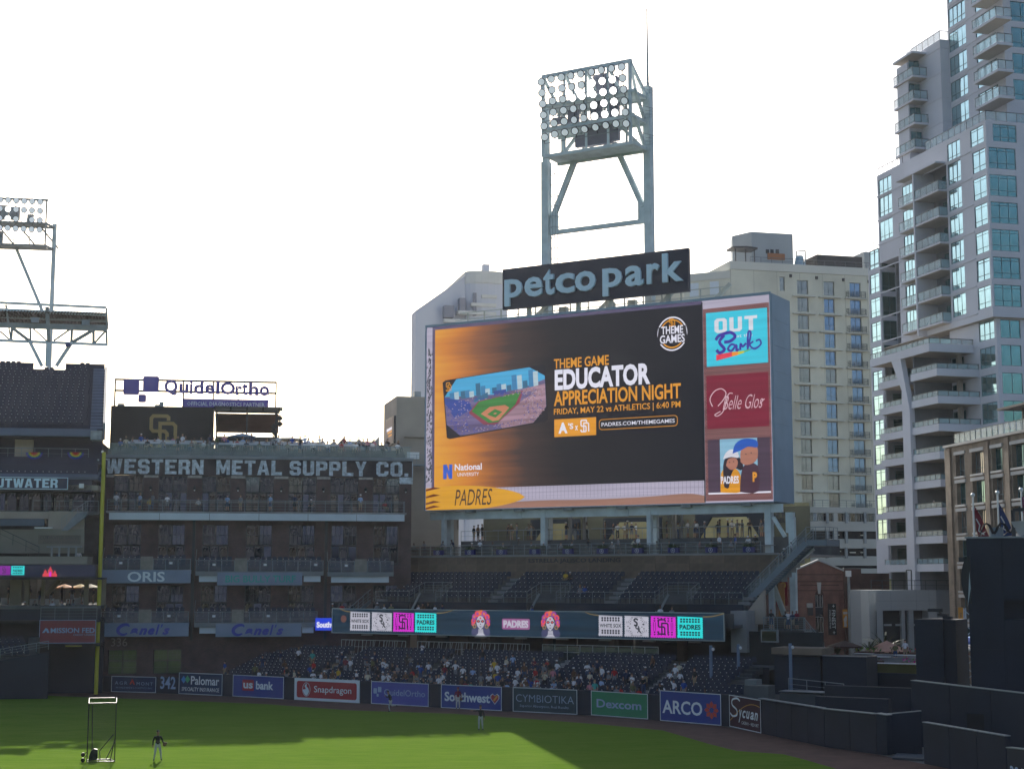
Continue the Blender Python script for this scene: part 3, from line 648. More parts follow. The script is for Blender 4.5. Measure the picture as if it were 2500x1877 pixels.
# ribbon screen
RB = empty('ribbon_screen', FR, label='long ribbon screen with cut-paper banners and sugar skull portraits below the upper seats', cat='screen')
X1, zb, zt_ = 42.0, 5.64, 8.09
MB().box(0, X1, -.32, -.02, zb, zt_).build('housing', DARK, RB)
m = MB()
for z0, z1 in ((zb, zb+.07), (zt_-.07, zt_)): m.box(0, X1, -.37, -.325, z0, z1)
for x in (0, X1-.07): m.box(x, x+.07, -.37, -.325, zb+.07, zt_-.07)
m.build('frame', M('pale screen frame', (.45,.5,.5), .5), RB)
MB().box(.08, X1-.08, -.345, -.325, zb+.08, zt_-.08).build('screen', E_('led dark teal', (16,40,58), 1, .35), RB)
LW = E_('led white', (190,190,205), .85, .08); LM = E_('led magenta', (205,40,200), 1, .06); LC = E_('led cyan', (40,215,215), 1, .06)
LK = E_('led black', (14,24,38), 1, .2); LR = E_('led red', (215,75,75), 1, .1); LP = E_('led plum', (140,80,130), 1, .1); LO = E_('led orange', (205,120,60), 1)
LV = E_('led violet', (140,60,150), 1, .1); LG = E_('led slate', (60,62,95), 1, .2); LL = E_('led gold', (150,125,60), 1)
ys = -.36
def banner(u0, u1, v0, v1, mat, kind):
    (x0, z1), (x1, _), (_, z0) = FR.hy(u0, v0, -.36), FR.hy(u1, v0, -.36), FR.hy(u0, v1, -.36)
    W_, H_ = x1-x0, z1-z0; n = 11; lp = []
    for i in range(n): lp += [(x0+W_*i/n, z0+.04*H_), (x0+W_*(i+.5)/n, z0)]
    lp.append((x1, z0+.04*H_))
    for i in range(n): lp += [(x1-.03*W_, z0+.04*H_+(z1-z0)*.92*(i+.5)/n), (x1, z0+.04*H_+(z1-z0)*.92*(i+1)/n)]
    lp.append((x0, z1))
    for i in range(n-1, 0, -1): lp += [(x0+.03*W_, z0+.04*H_+(z1-z0)*.92*(i+.5)/n), (x0, z0+.04*H_+(z1-z0)*.92*i/n)]
    o = flat([lp], ys, mat, RB, 'paper_banner'); o.parent = RB
    m = MB(); X = lambda a: x0+a*W_; Z = lambda a: z0+a*H_
    if kind in ('dots', 'squares', 'hearts'):
        cols = 7 if kind != 'hearts' else 6
        for zz in ((.16,.27,.76,.87) if kind != 'hearts' else (.15,.26,.78,.89)):
            for i in range(cols):
                if kind == 'hearts' and zz in (.26,.78) and 1 < i < 4: continue
                cx = X(.16+.68*i/(cols-1)); cz = Z(zz)
                if kind == 'dots': m.disc((cx, ys-.01, cz), .042*W_, 8)
                elif kind == 'squares': m.quad((cx-.04*W_,ys-.01,cz-.04*H_),(cx+.04*W_,ys-.01,cz-.04*H_),(cx+.04*W_,ys-.01,cz+.04*H_),(cx-.04*W_,ys-.01,cz+.04*H_))
                else: m.add([(cx,ys-.01,cz-.05*H_),(cx+.045*W_,ys-.01,cz+.02*H_),(cx+.02*W_,ys-.01,cz+.045*H_),(cx,ys-.01,cz+.02*H_),(cx-.02*W_,ys-.01,cz+.045*H_),(cx-.045*W_,ys-.01,cz+.02*H_)], [(0,1,2,3),(0,3,4,5)])
        if kind == 'hearts':
            for q in (.12,.19,.81,.88): m.quad((X(q-.01),ys-.01,Z(.33)),(X(q+.01),ys-.01,Z(.33)),(X(q+.01),ys-.01,Z(.72)),(X(q-.01),ys-.01,Z(.72)))
    else:
        for cx_, cz_ in ((.12,.12),(.88,.12),(.12,.88),(.88,.88)):
            for t in range(5):
                a = math.atan2(.5-cz_, .5-cx_) + (t-2)*.42; p = Vector((X(cx_)+math.cos(a)*.10*W_, 0, Z(cz_)+math.sin(a)*.10*H_)); q = Vector((X(cx_)+math.cos(a)*.22*W_, 0, Z(cz_)+math.sin(a)*.22*H_))
                nn = Vector((-math.sin(a), 0, math.cos(a)))*.012*W_; Y_ = Vector((0, ys-.01, 0)); m.quad(p+Y_, q-nn+Y_, q*1.0+Y_+(q-p)*.15, q+nn+Y_)
        for cx_, cz_, s in ((.22,.42,.04),(.78,.60,.05),(.25,.62,.03),(.8,.4,.035),(.15,.5,.03),(.72,.48,.03)): m.disc((X(cx_),ys-.01,Z(cz_)), s*W_, 6, s*W_*.6)
        for i in range(9): m.disc((X(.3+.05*i),ys-.01,Z(.07)), .015*W_, 5); m.disc((X(.3+.05*i),ys-.01,Z(.93)), .015*W_, 5)
    m.build('cut_out', LK, RB)
    if kind == 'dots': txt('WHITE SOX', X(.05), X(.95), Z(.42), Z(.60), ys-.012, LK, RB, bold=.03)
    if kind == 'squares': txt('PADRES', X(.09), X(.91), Z(.40), Z(.63), ys-.012, LK, RB, bold=.04)
    if kind == 'hearts': sd(X(.28), X(.72), Z(.14), Z(.88), ys-.012, LK, RB)
    if kind == 'flower':
        stroke(spline([(X(.56),Z(.80)),(X(.47),Z(.86)),(X(.40),Z(.78)),(X(.52),Z(.66)),(X(.50),Z(.55)),(X(.40),Z(.56))],4), .06*W_, ys-.012, LK, RB, 'emblem')
        stroke(spline([(X(.55),Z(.56)),(X(.48),Z(.50)),(X(.50),Z(.40)),(X(.60),Z(.42)),(X(.58),Z(.52))],4), .045*W_, ys-.03, LK, RB, 'emblem')
        stroke([(X(.54),Z(.42)),(X(.68),Z(.20))], .05*W_, ys-.05, LK, RB, 'emblem'); stroke([(X(.66),Z(.42)),(X(.54),Z(.20))], .03*W_, ys-.06, LK, RB, 'emblem')
for s in ((855,904,1492,1539),(907.5,957.5,1493.5,1540),(960,1011,1494,1541.5),(1013,1066,1494.5,1543)):
    banner(*s, {855:LW,907.5:LW,960:LM,1013:LC}[s[0]], {855:'dots',907.5:'flower',960:'hearts',1013:'squares'}[s[0]])
for s in ((1461,1520,1501,1552),(1524,1584,1502,1554),(1588,1650,1503,1556),(1653,1716,1504,1557)):
    banner(*s, {1461:LW,1524:LW,1588:LM,1653:LC}[s[0]], {1461:'dots',1524:'flower',1588:'hearts',1653:'squares'}[s[0]])
def ribpt(u, v): return FR.hy(u, v, -.36)
for pl in ([(829,1485),(843,1491),(856,1493)], [(1066,1496),(1085,1495),(1105,1489)], [(1425,1491),(1440,1498),(1462,1502)], [(1716,1505),(1740,1504),(1768,1497)]):
    stroke(spline([ribpt(*p) for p in pl]), .05, ys, LL, RB, 'string')
for (uc, v0, v1) in ((1174,1490,1553), (1344,1491.5,1557)):
    (x0, z1), (x1, _), (_, z0) = FR.hy(uc-23, v0, -.36), FR.hy(uc+23, v0, -.36), FR.hy(uc, v1, -.36); W_, H_ = x1-x0, z1-z0
    X = lambda a: x0+a*W_; Z = lambda a: z0+a*H_
    o = empty('skull_portrait'); o.parent = RB
    flat([[(X(.05),Z(0)),(X(0),Z(.18)),(X(.12),Z(.42)),(X(.3),Z(.55)),(X(.7),Z(.55)),(X(.88),Z(.42)),(X(1),Z(.18)),(X(.95),Z(0))]], ys, LG, o, 'hair')
    flat([[(X(.2),Z(.0)),(X(.36),Z(.12)),(X(.38),Z(.28)),(X(.62),Z(.28)),(X(.64),Z(.12)),(X(.8),Z(.0))]], ys-.008, LW, o, 'neck')
    for q in (.14,.19,.24): flat([[(X(.38),Z(q)),(X(.62),Z(q)),(X(.62),Z(q+.012)),(X(.38),Z(q+.012))]], ys-.012, LK, o, 'collar_line')
    m = MB()
    for i, (a, b, s, mi) in enumerate(((.12,.60,.13,0),(.17,.76,.14,1),(.33,.88,.15,0),(.52,.93,.13,2),(.68,.88,.15,1),(.84,.76,.14,0),(.88,.60,.13,1),(.10,.48,.09,0),(.91,.48,.09,0))):
        m.disc((X(a), ys-.014-.002*i, Z(b)), s*W_, 9, s*W_, mi=mi)
        m.disc((X(a), ys-.034-.002*i, Z(b)), s*W_*.45, 7, s*W_*.45, mi=(mi+1) % 3)
    m.build('flower_crown', [LR, LV, LO], o)
    flat([spline([(X(.5),Z(.27)),(X(.66),Z(.40)),(X(.72),Z(.60)),(X(.62),Z(.76)),(X(.5),Z(.80)),(X(.38),Z(.76)),(X(.28),Z(.60)),(X(.34),Z(.40)),(X(.5),Z(.27))],4)[:-1]], ys-.06, LW, o, 'face')
    m = MB(); m.disc((X(.39),ys-.066,Z(.59)), .09*W_, 9, .055*H_); m.disc((X(.61),ys-.066,Z(.59)), .09*W_, 9, .055*H_); m.add([(X(.47),ys-.066,Z(.46)),(X(.53),ys-.066,Z(.46)),(X(.5),ys-.066,Z(.52))], [(0,1,2)])
    m.disc((X(.5),ys-.066,Z(.38)), .06*W_, 8, .015*H_); m.build('features', LK, o)
    m = MB(); m.disc((X(.39),ys-.07,Z(.59)), .04*W_, 7); m.disc((X(.61),ys-.07,Z(.59)), .04*W_, 7); m.disc((X(.5),ys-.07,Z(.71)), .05*W_, 6); m.build('ornament', LR, o)
    for s in (.18,.82): flat([[(X(s)+.10*W_*math.cos(t*math.pi/6), Z(.40)+.10*W_*math.sin(t*math.pi/6)) for t in range(12)], [(X(s)+.06*W_*math.cos(t*math.pi/6), Z(.40)+.06*W_*math.sin(t*math.pi/6)) for t in range(12)]], ys-.05, LL, o, 'ear_ring')
(xa, za), (xb, _), (_, zc) = ribpt(1229, 1513), ribpt(1290, 1513), ribpt(1260, 1532)
flat([rrect(xa-.15, xb+.15, zc-.15, za+.15, .15)], ys, LP, RB, 'glow_patch'); txt('PADRES', xa, xb, zc, za, ys-.01, LW, RB, bold=.05)
(xa, za), (xb, zc) = ribpt(830, 1502), ribpt(848, 1518); MB().disc(((xa+xb)/2, ys, (za+zc)/2), .35, 12).build('ball', E_('led dim orange', (95,60,55)), RB)
# ---------------------------------------------------------------- landing wall, deck, planters
LD = empty('landing_building', FR, label='brown stone landing above the upper seats with an open bar deck under the video board', cat='building')
MB().box(1.9, 43, 10.5, 10.9, 9.5, 13.22).build('wall', STONE, LD)
_stone = {}
for i in range(34):
    for j in range(3):
        key = rnd.randrange(3)
        if key not in _stone: _stone[key] = MB().box(.01, 1.17, -.03-.012*key, 0, .01, .72).mesh('stone', [M('sandstone panel %d' % key, (.15+.02*key, .11+.012*key, .08+.01*key), .85, 0, .35, .7, .15)])
        part('stone', _stone[key], LD, (2.0+1.19*i, 10.5, 11.0+.735*j))
MB().box(1.9, 43, 10.4, 30, 13.225, 13.4).build('deck_slab', CONC, LD)
MB().box(5.6, 42.6, 15.0, 30, 13.4, 15.0).build('raised_deck', CONCD, LD)
(xa, za), (xb, _), (_, zc) = FR.hy(1291,1363,10.45), FR.hy(1515,1363,10.45), FR.hy(1291,1376,10.45)
txt('ESTRELLA JALISCO LANDING', xa, xb, zc, za, 10.44, M('bronze letters', (.02,.018,.02), .5), LD, bold=.02, depth=.04)
m = MB(); rail(m, [(2.0,10.6,13.4), (41.3,10.6,13.4)], 1.05, 1.25, .024, (.33,.66)); m.build('front_railing', RAILM, LD)
for i in range(31): MB().box(2.05+1.267*i, 3.2+1.267*i, 10.64, 10.66, 13.45, 14.35).build('mesh_panel', glass_mat('dark rail mesh', (.03,.04,.05), .5, .45), LD)
m = MB(); rail(m, [(5.6,15.05,15.0), (21,15.05,15.0)], 1.05, 1.6, .024, (.5,)); rail(m, [(22.4,15.05,15.0),(41,15.05,15.0)], 1.05, 1.6, .024, (.5,)); m.build('deck_railing', RAILM, LD)
for a, b in ((9.8,16.6),(21.5,29),(31,37)): MB().box(a, b, 14.6, 15.2, 16.05, 16.12).build('drink_ledge', RAILM, LD)
m = MB()
for x in range(4, 41, 3): m.box(x, x+1.9, 12.2, 12.9, 14.12, 14.18); m.bar((x+.9,12.5,13.4),(x+.9,12.5,14.12),.08)
m.build('counter_table', CONC, LD)
cols = [FR.hy(1083,1290,13)[0], FR.hy(1328,1290,13)[0], FR.hy(1585.5,1290,13)[0], FR.hy(1876,1290,13)[0]]
for c, wd in zip(cols, (.32,.42,.42,.62)):
    MB().box(c-wd/2, c+wd/2, 12.8, 13.4, 13.4, 18.0).build('column', STEEL, LD)
for c in (cols[1]+.55, cols[2]+.6, cols[1]+2.3, cols[2]+1.3): MB().box(c-.16, c+.16, 17.5, 17.9, 15.0, 18).build('rear_post', CONC, LD)
m = MB(); m.box(3.0, 42.6, 12.9, 13.35, 17.25, 18.05); m.box(12.0, 14.3, 12.8, 12.9, 17.2, 18.2); m.box(24.2, 26.6, 12.8, 12.9, 17.2, 18.2); m.build('edge_beam', STEEL, LD)
m = MB()
for x in (8.3, 14.2, 20.0, 26.0, 33.0, 39.2): m.box(x-.5, x+.5, 12.3, 12.85, 17.9, 18.3)
m.build('speaker_box', STEELD, LD)
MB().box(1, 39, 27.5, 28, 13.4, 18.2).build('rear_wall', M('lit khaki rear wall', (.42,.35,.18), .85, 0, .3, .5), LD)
# inner bar wall with octagonal openings onto the bright street behind
m = MB(); hs = [(10.7,16.8,15.0,17.4),(19.6,26.4,15.0,17.4),(30.2,37.6,15.0,17.7)]
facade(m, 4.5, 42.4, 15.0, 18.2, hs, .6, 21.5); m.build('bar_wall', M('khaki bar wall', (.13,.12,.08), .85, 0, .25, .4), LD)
for a, b, c, d in hs:
    t = 1.5
    MB().prism([(a,d),(a,c),(a+.35,c),(a+t+.3,d-.45),(b-t-.3,d-.45),(b-.35,c),(b,c),(b,d)], 21.2, 21.45).build('truss_arch', NAVYW, LD)
txt('VIVE TU', 38.0, 40.2, 17.15, 17.6, 21.4, DARK, LD, bold=.04); txt('ESTRELLA', 37.9, 40.6, 16.6, 17.05, 21.4, DARK, LD, bold=.04)
txt('VIVE TU', 26.9, 28.7, 17.15, 17.6, 21.4, DARK, LD, bold=.04); txt('ESTRELLA', 26.8, 29.0, 16.6, 17.05, 21.4, DARK, LD, bold=.04)
LEAF = M('planter leaves', (.05,.085,.02), .7, 0, .5, 5); PLB = M('planter blue', (.012,.014,.13), .5)
def leaves(mb, c, r, n, sz, rr, mi=0):
    for _ in range(n):
        d = Vector((rr.gauss(0,1), rr.gauss(0,1), rr.gauss(0,1))); d.normalize(); q = Vector(c) + Vector((d.x*r[0], d.y*r[1], d.z*r[2])) * rr.uniform(.25,1)**.5
        a = Vector((rr.gauss(0,1), rr.gauss(0,1), rr.gauss(0,1))).normalized(); b = a.orthogonal().normalized(); s = sz*rr.uniform(.6,1.3)
        mb.add([q, q+a*s+b*s*.35, q+a*s*1.9, q+a*s-b*s*.35], [(0,1,2,3)], mi)
def planter_proto():
    r = empty('planter'); m = MB(); m.box(-.55,.55,-.42,-.05,.12,.62); m.build('box', PLB, r)
    m = MB()
    for k in range(5):
        a = math.pi/2 + k*math.pi*2/5; m.bar((0,-.44,.36),(.14*math.cos(a),-.44,.36+.14*math.sin(a)),.03,.01)
    for i in range(14):
        a, b = i*math.pi/7, (i+1)*math.pi/7; m.quad((.19*math.cos(a),-.44,.36+.19*math.sin(a)),(.22*math.cos(a),-.44,.36+.22*math.sin(a)),(.22*math.cos(b),-.44,.36+.22*math.sin(b)),(.19*math.cos(b),-.44,.36+.19*math.sin(b)))
    m.build('star_emblem', SW_, r); m = MB(); rr = random.Random(3)
    for k in range(9):
        for s in range(14):
            a = rr.uniform(0,6.28); l = rr.uniform(.25,.55); x = -.45+.9*k/8; tip = Vector((x+math.cos(a)*l*.8, -.25+math.sin(a)*l*.5, .62+l*.8)); b = Vector((x,-.25,.6)); n_ = Vector((-math.sin(a),math.cos(a),0))*.03; m.add([b-n_, b+n_, tip], [(0,1,2)])
    m.build('foliage', LEAF, r)['kind'] = 'stuff'
    return r
pp = planter_proto(); ords = ['leftmost', 'second from left', 'third from left', 'fourth from left', 'fifth from left', 'fifth from right', 'fourth from right', 'third from right', 'second from right', 'rightmost']
for i, u in enumerate((1069,1146,1223,1304,1385,1469,1555,1643,1735,1827)):
    o = pp if i == 0 else copy_tree(pp); x = FR.hy(u,1345,10.2)[0]; o.location = FR.w(x,10.6,13.35); o.rotation_euler = (0,0,FR.a)
    tag(o, 'blue star-emblem planter with yellow-green grass on the landing railing, %s of ten' % ords[i], 'planter', 'planters hung along the landing railing')
# ================================================================ VIDEO BOARD (plane y=12.3 of the outfield axes)
BY = 12.3
def bp(u, v, y=BY): return FR.hy(u, v, y)
x0, zT = bp(1040, 797); x1, _ = bp(1882, 714); _, zB = bp(1040, 1247); zB += .02
HOUS = M('board housing blue grey', (.27,.36,.45), .5, .1, .08, .4)
VB = empty('video_board', FR, label='giant video board on steel legs with side panels of adverts and a surfboard graphic', cat='screen')
m = MB(); m.box(x0, x1, BY+.06, BY+5.2, zB, zT); m.build('housing', HOUS, VB)
m = MB(); m.box(x0, x1, BY-.14, BY+.05, zT-.16, zT+.1); m.box(x0, x0+.13, BY-.14, BY+.05, zB, zT-.16); m.box(x1-.13, x1, BY-.14, BY+.05, zB, zT-.16); m.box(x0+.13, x1-.13, BY-.14, BY+.05, zB-.06, zB+.04); m.build('frame', HOUS, VB)
for i in range(8): MB().box(x1+.001, x1+.03, BY+.1, BY+5.15, zB+.02+(zT-zB)*i/8, zB-.02+(zT-zB)*(i+1)/8).build('side_panel', HOUS, VB)
# content -------------------------------------------------------
xm, _ = bp(1715, 740); xl, zl = bp(1063, 806); _, zlb = bp(1063, 1195)
WALLP = E_('led pale tile', (176,170,190), .9, .12)
MB().box(x0+.14, x1-.14, BY-.02, BY+.05, zB+.05, zT-.17).build('screen', WALLP, VB)
m = MB(); xx = x0+.2
GRID = E_('led tile joints', (120,112,135), .9)
while xx < xm: 
    m.quad((xx,BY-.03,zB+.9),(xx+.03,BY-.03,zB+.9),(xx+.03,BY-.03,zlb),(xx,BY-.03,zlb)); xx += .42
for z in (zB+1.25, zB+1.6): m.quad((x0+8,BY-.031,z),(xm,BY-.031,z),(xm,BY-.031,z+.02),(x0+8,BY-.031,z+.02))
m.build('tile_joints', GRID, VB)
flat([spline([(x0+.15,zB+.06),(x0+8,zB+.55),(x0+14,zB+.75),(x0+20,zB+.70),(x0+26,zB+.80),(xm-2,zB+1.0),(xm-.1,zB+.75)],4)+[(xm-.1,zB+.06)]], BY-.034, E_('led sand', (150,112,98), .95), VB, 'sand')
flat([[(xl-.35,zlb),(xl-.35,zl+.35),(xm-.05,zl+.35),(xm-.05,zl),(xl,zl),(xl,zlb)]], BY-.034, E_('led inner shade', (88,80,110), .9), VB, 'inner_border')
# picture background: orange glow fading to near-black, drawn on the screen itself
def glow():
    m = bpy.data.materials.new('led orange glow'); m.use_nodes = True; n = m.node_tree; b = n.nodes['Principled BSDF']; b.inputs['Base Color'].default_value = (.01,.01,.01,1)
    tc = n.nodes.new('ShaderNodeTexCoord'); sp = n.nodes.new('ShaderNodeSeparateXYZ'); n.links.new(tc.outputs['Object'], sp.inputs[0])
    r1 = n.nodes.new('ShaderNodeMapRange'); r1.inputs[1].default_value = xl; r1.inputs[2].default_value = xm; n.links.new(sp.outputs[0], r1.inputs[0])
    mp = n.nodes.new('ShaderNodeMapping'); mp.inputs['Scale'].default_value = (.06,.05,1.1); n.links.new(tc.outputs['Object'], mp.inputs[0])
    nz = n.nodes.new('ShaderNodeTexNoise'); nz.inputs['Scale'].default_value = 1.3; nz.inputs['Detail'].default_value = 4; n.links.new(mp.outputs[0], nz.inputs['Vector'])
    a = n.nodes.new('ShaderNodeMath'); a.operation = 'MULTIPLY_ADD'; a.inputs[1].default_value = .20; a.inputs[2].default_value = -.10; n.links.new(nz.outputs[0], a.inputs[0])
    zz = n.nodes.new('ShaderNodeMapRange'); zz.inputs[1].default_value = zlb; zz.inputs[2].default_value = zl; zz.inputs[3].default_value = -.02; zz.inputs[4].default_value = .05; n.links.new(sp.outputs[2], zz.inputs[0])
    s = n.nodes.new('ShaderNodeMath'); s.operation = 'ADD'; n.links.new(r1.outputs[0], s.inputs[0]); n.links.new(a.outputs[0], s.inputs[1])
    s2 = n.nodes.new('ShaderNodeMath'); s2.operation = 'ADD'; n.links.new(s.outputs[0], s2.inputs[0]); n.links.new(zz.outputs[0], s2.inputs[1])
    r = n.nodes.new('ShaderNodeValToRGB'); cr = r.color_ramp
    for i, (p, c) in enumerate(((0,(214,150,52)),(.11,(196,120,48)),(.22,(132,82,52)),(.34,(66,50,46)),(.5,(32,27,30)),(1,(20,17,26)))):
        e = cr.elements[i] if i < 2 else cr.elements.new(p); e.position = p; e.color = (*[x/2**EXPO for x in lin(c)], 1)
    n.links.new(s2.outputs[0], r.inputs[0]); n.links.new(r.outputs[0], b.inputs['Emission Color']); b.inputs['Emission Strength'].default_value = 1; return m
MB().box(xl, xm-.05, BY-.05, BY-.036, zlb, zl).build('picture_background', glow(), VB)
YT = BY-.07
W1 = E_('led bright white', (225,225,240), .95, .06); O1 = E_('led amber', (214,146,40), 1, .08); K1 = E_('led near black', (34,30,36), 1)
def T(s, u0, v0, u1, v1, mat, bold=.0, shear=0, dy=0, res=3):
    """v0/v1 = top/bottom at the left end"""
    (a, zt2), (b, _) , (_, zb2) = bp(u0, v0), bp(u1, v0), bp(u0, v1); return txt(s, a, b, zb2, zt2, YT-dy, mat, VB, bold=bold, shear=shear, res=res)
T('THEME GAME', 1353, 877, 1487, 901, O1, .015); T('EDUCATOR', 1355, 903, 1588, 954, W1, .04); T('APPRECIATION NIGHT', 1353, 956, 1663, 992, O1, .022)
T('FRIDAY, MAY 22 vs ATHLETICS | 6:40 PM', 1353, 998, 1662, 1017, O1, .012)
(a, zt2), (b, _), (_, zb2) = bp(1354,1024), bp(1456,1024), bp(1354,1067)
flat([[(a,zb2),(b,zb2),(b,zt2),(a,zt2)]], YT, O1, VB, 'panel'); H_ = zt2-zb2; L_ = b-a
txt("A", a+.10*L_, a+.32*L_, zb2+.18*H_, zb2+.80*H_, YT-.02, W1, VB, bold=.05); txt("'S", a+.34*L_, a+.46*L_, zb2+.40*H_, zb2+.74*H_, YT-.02, W1, VB, bold=.03); txt('x', a+.50*L_, a+.57*L_, zb2+.32*H_, zb2+.58*H_, YT-.02, W1, VB, bold=.02)
sd(a+.63*L_, a+.84*L_, zb2+.18*H_, zb2+.90*H_, YT-.02, W1, VB)
(a, zt2), (b, _), (_, zb2) = bp(1463,1024), bp(1655,1024), bp(1463,1050)
flat([rrect(a,b,zb2,zt2,.35), rrect(a+.06,b-.06,zb2+.06,zt2-.06,.3)], YT, O1, VB, 'outline'); txt('PADRES.COM/THEMEGAMES', a+.3, b-.3, zb2+.35, zt2-.35, YT-.02, W1, VB, bold=.008)
# round badge
(cx, cz) = bp(1642, 815); rb = 1.62
ring = lambda r0, r1: [[(cx+r0*math.cos(i*math.pi/18), cz+r0*1.06*math.sin(i*math.pi/18)) for i in range(36)], [(cx+r1*math.cos(i*math.pi/18), cz+r1*1.06*math.sin(i*math.pi/18)) for i in range(36)]]
flat(ring(rb, rb-.13), YT, W1, VB, 'badge_ring'); flat(ring(rb-.26, rb-.38), YT, O1, VB, 'badge_ring')
flat([[(cx-1.7,cz-.95),(cx-1.45,cz+.75),(cx+1.45,cz+.75),(cx+1.7,cz-.95)]], YT-.01, K1, VB, 'badge_plate')
txt('THEME', cx-1.18, cx+1.18, cz+.0, cz+.78, YT-.03, W1, VB, bold=.02); txt('GAMES', cx-1.34, cx+1.34, cz-.92, cz-.10, YT-.03, W1, VB, bold=.02); sd(cx-.34, cx+.34, cz+.74, cz+1.55, YT-.03, O1, VB)
(a, zt2), (b, _), (_, zb2) = bp(1111,1133), bp(1177,1133), bp(1111,1149)
txt('National', a, b, zb2, zt2, YT, W1, VB, bold=.02); txt('UNIVERSITY', a+.35, b-.35, zb2-.62, zb2-.24, YT, W1, VB)
flat([[(a-1.45,zb2-.85),(a-1.45,zt2),(a-1.0,zt2),(a-.7,zb2-.0),(a-.7,zt2),(a-.3,zt2),(a-.3,zb2-.85),(a-.7,zb2-.85),(a-1.0,zb2-.1),(a-1.0,zb2-.85)]], YT, E_('led blue', (50,90,190)), VB, 'emblem')
# tilted picture card of a ball park, its own emblem left out of the corners
CA, CB, CC, CD = bp(1081,930), bp(1332,889), bp(1339,1028), bp(1092,1073)
def q4(s, t): # bilinear on the card, t up
    a = (CD[0]+(CA[0]-CD[0])*t, CD[1]+(CA[1]-CD[1])*t); b = (CC[0]+(CB[0]-CC[0])*t, CC[1]+(CB[1]-CC[1])*t)
    return (a[0]+(b[0]-a[0])*s, a[1]+(b[1]-a[1])*s)
def card(poly, mat, dy, name): return flat([[q4(*p) for p in poly]], YT-dy, mat, PC, name)
PC = empty('picture_card'); PC.parent = VB
card([(0,.03),(.03,0),(.97,0),(1,.03),(1,.97),(.97,1),(.03,1),(0,.97)], K1, 0, 'card')
oct_ = [(0.01,.25),(.14,.02),(.86,.02),(.99,.26),(.99,.80),(.85,.99),(.14,.99),(.01,.72)]
card(oct_, E_('led sky blue', (70,160,205)), .01, 'sky')
card([(.01,.72),(.10,.70),(.5,.62),(.8,.66),(.99,.74),(.99,.26),(.86,.02),(.14,.02),(.01,.25)], E_('led crowd', (100,90,125), 1, .3), .02, 'crowd')
rr = random.Random(5); bl = [E_('led tower blue', (60,120,165)), E_('led tower pale', (170,190,200)), E_('led tower teal', (55,100,130))]
for i in range(17):
    s = .06+.052*i+rr.uniform(-.01,.01); hgt = {5:.22,6:.16,9:.15,12:.26,13:.24,15:.30,16:.26}.get(i, rr.choice((.06,.10,.13))); base = .64
    card([(s,base),(s+.045,base),(s+.045,base+hgt),(s,base+hgt)], bl[i % 3], .03+.0005*i, 'tower')
card([(.72,.40),(.99,.62),(.99,.26),(.86,.02),(.56,.02),(.52,.12)], E_('led crowd rose', (150,120,135), 1, .3), .043, 'crowd'); card([(.72,.62),(.99,.66),(.99,.56),(.74,.58)], E_('led crowd rose', (150,120,135)), .0435, 'crowd'); card([(.30,.60),(.44,.68),(.44,.58),(.30,.54)], bl[2], .044, 'stand'); card([(.01,.60),(.01,.70),(.22,.60),(.27,.52),(.22,.44),(.08,.44)], E_('led stand blue', (50,70,140)), .045, 'stand'); card([(.10,.32),(.28,.44),(.26,.50),(.06,.44)], E_('led stand blue', (50,70,140)), .046, 'stand')
card([(.24,.38),(.34,.55),(.78,.60),(.74,.40),(.50,.10),(.38,.14)], E_('led track', (130,60,75)), .05, 'track')
card([(.27,.40),(.35,.54),(.76,.59),(.70,.39),(.52,.14),(.43,.15)], E_('led grass', (60,120,60), 1, .15), .055, 'grass')
card([(.36,.33),(.45,.42),(.60,.41),(.64,.35),(.53,.17),(.47,.17)], E_('led infield', (185,120,90)), .06, 'infield'); card([(.42,.30),(.50,.37),(.57,.30),(.50,.22)], E_('led grass', (60,120,60)), .065, 'infield_grass')
card([(.48,.29),(.50,.31),(.52,.29),(.50,.275)], E_('led infield', (185,120,90)), .07, 'mound'); card([(.50,.60),(.62,.60),(.62,.68),(.50,.68)], E_('led stand blue', (50,70,140)), .05, 'board')
m = MB(); rr = random.Random(8)
for _ in range(900):
    s, t = rr.uniform(.03,.97), rr.uniform(.04,.62)
    if .24 < s < .78 and .12 < t < .56: continue
    if t < .25-(s*1.6) or t < (s-.86)*1.8: continue
    c = q4(s, t); m.quad((c[0]-.07,YT-.08,c[1]-.04),(c[0]+.07,YT-.08,c[1]-.04),(c[0]+.07,YT-.08,c[1]+.04),(c[0]-.07,YT-.08,c[1]+.04), 1 if rr.random() > s+.15 else rr.choice((0,0,2,1)))
m.build('spectator_specks', [E_('led speck pale', (170,150,160)), E_('led speck blue', (60,70,150)), E_('led speck brown', (130,95,90))], PC)['kind'] = 'stuff'
g = q4(.06,.88); sd(g[0]-.35, g[0]+.35, g[1]-.5, g[1]+.5, YT-.05, O1, VB)
# palm silhouette at left edge
m = MB(); rr = random.Random(2)
for _ in range(260):
    t = rr.random(); z = zB+3.0+t*14.5; x = x0+.35+rr.gauss(.25,.22)*(1.1-t*.5); x = min(max(x, x0+.2), xl-.35)
    s = rr.uniform(.08,.22); m.add([(x-s*.5,BY-.04,z-s),(x+s*.5,BY-.04,z-s*.6),(x+s*.2,BY-.04,z+s)], [(0,1,2)])
m.build('foliage_print', E_('led dark green', (52,58,66)), VB)['kind'] = 'stuff'
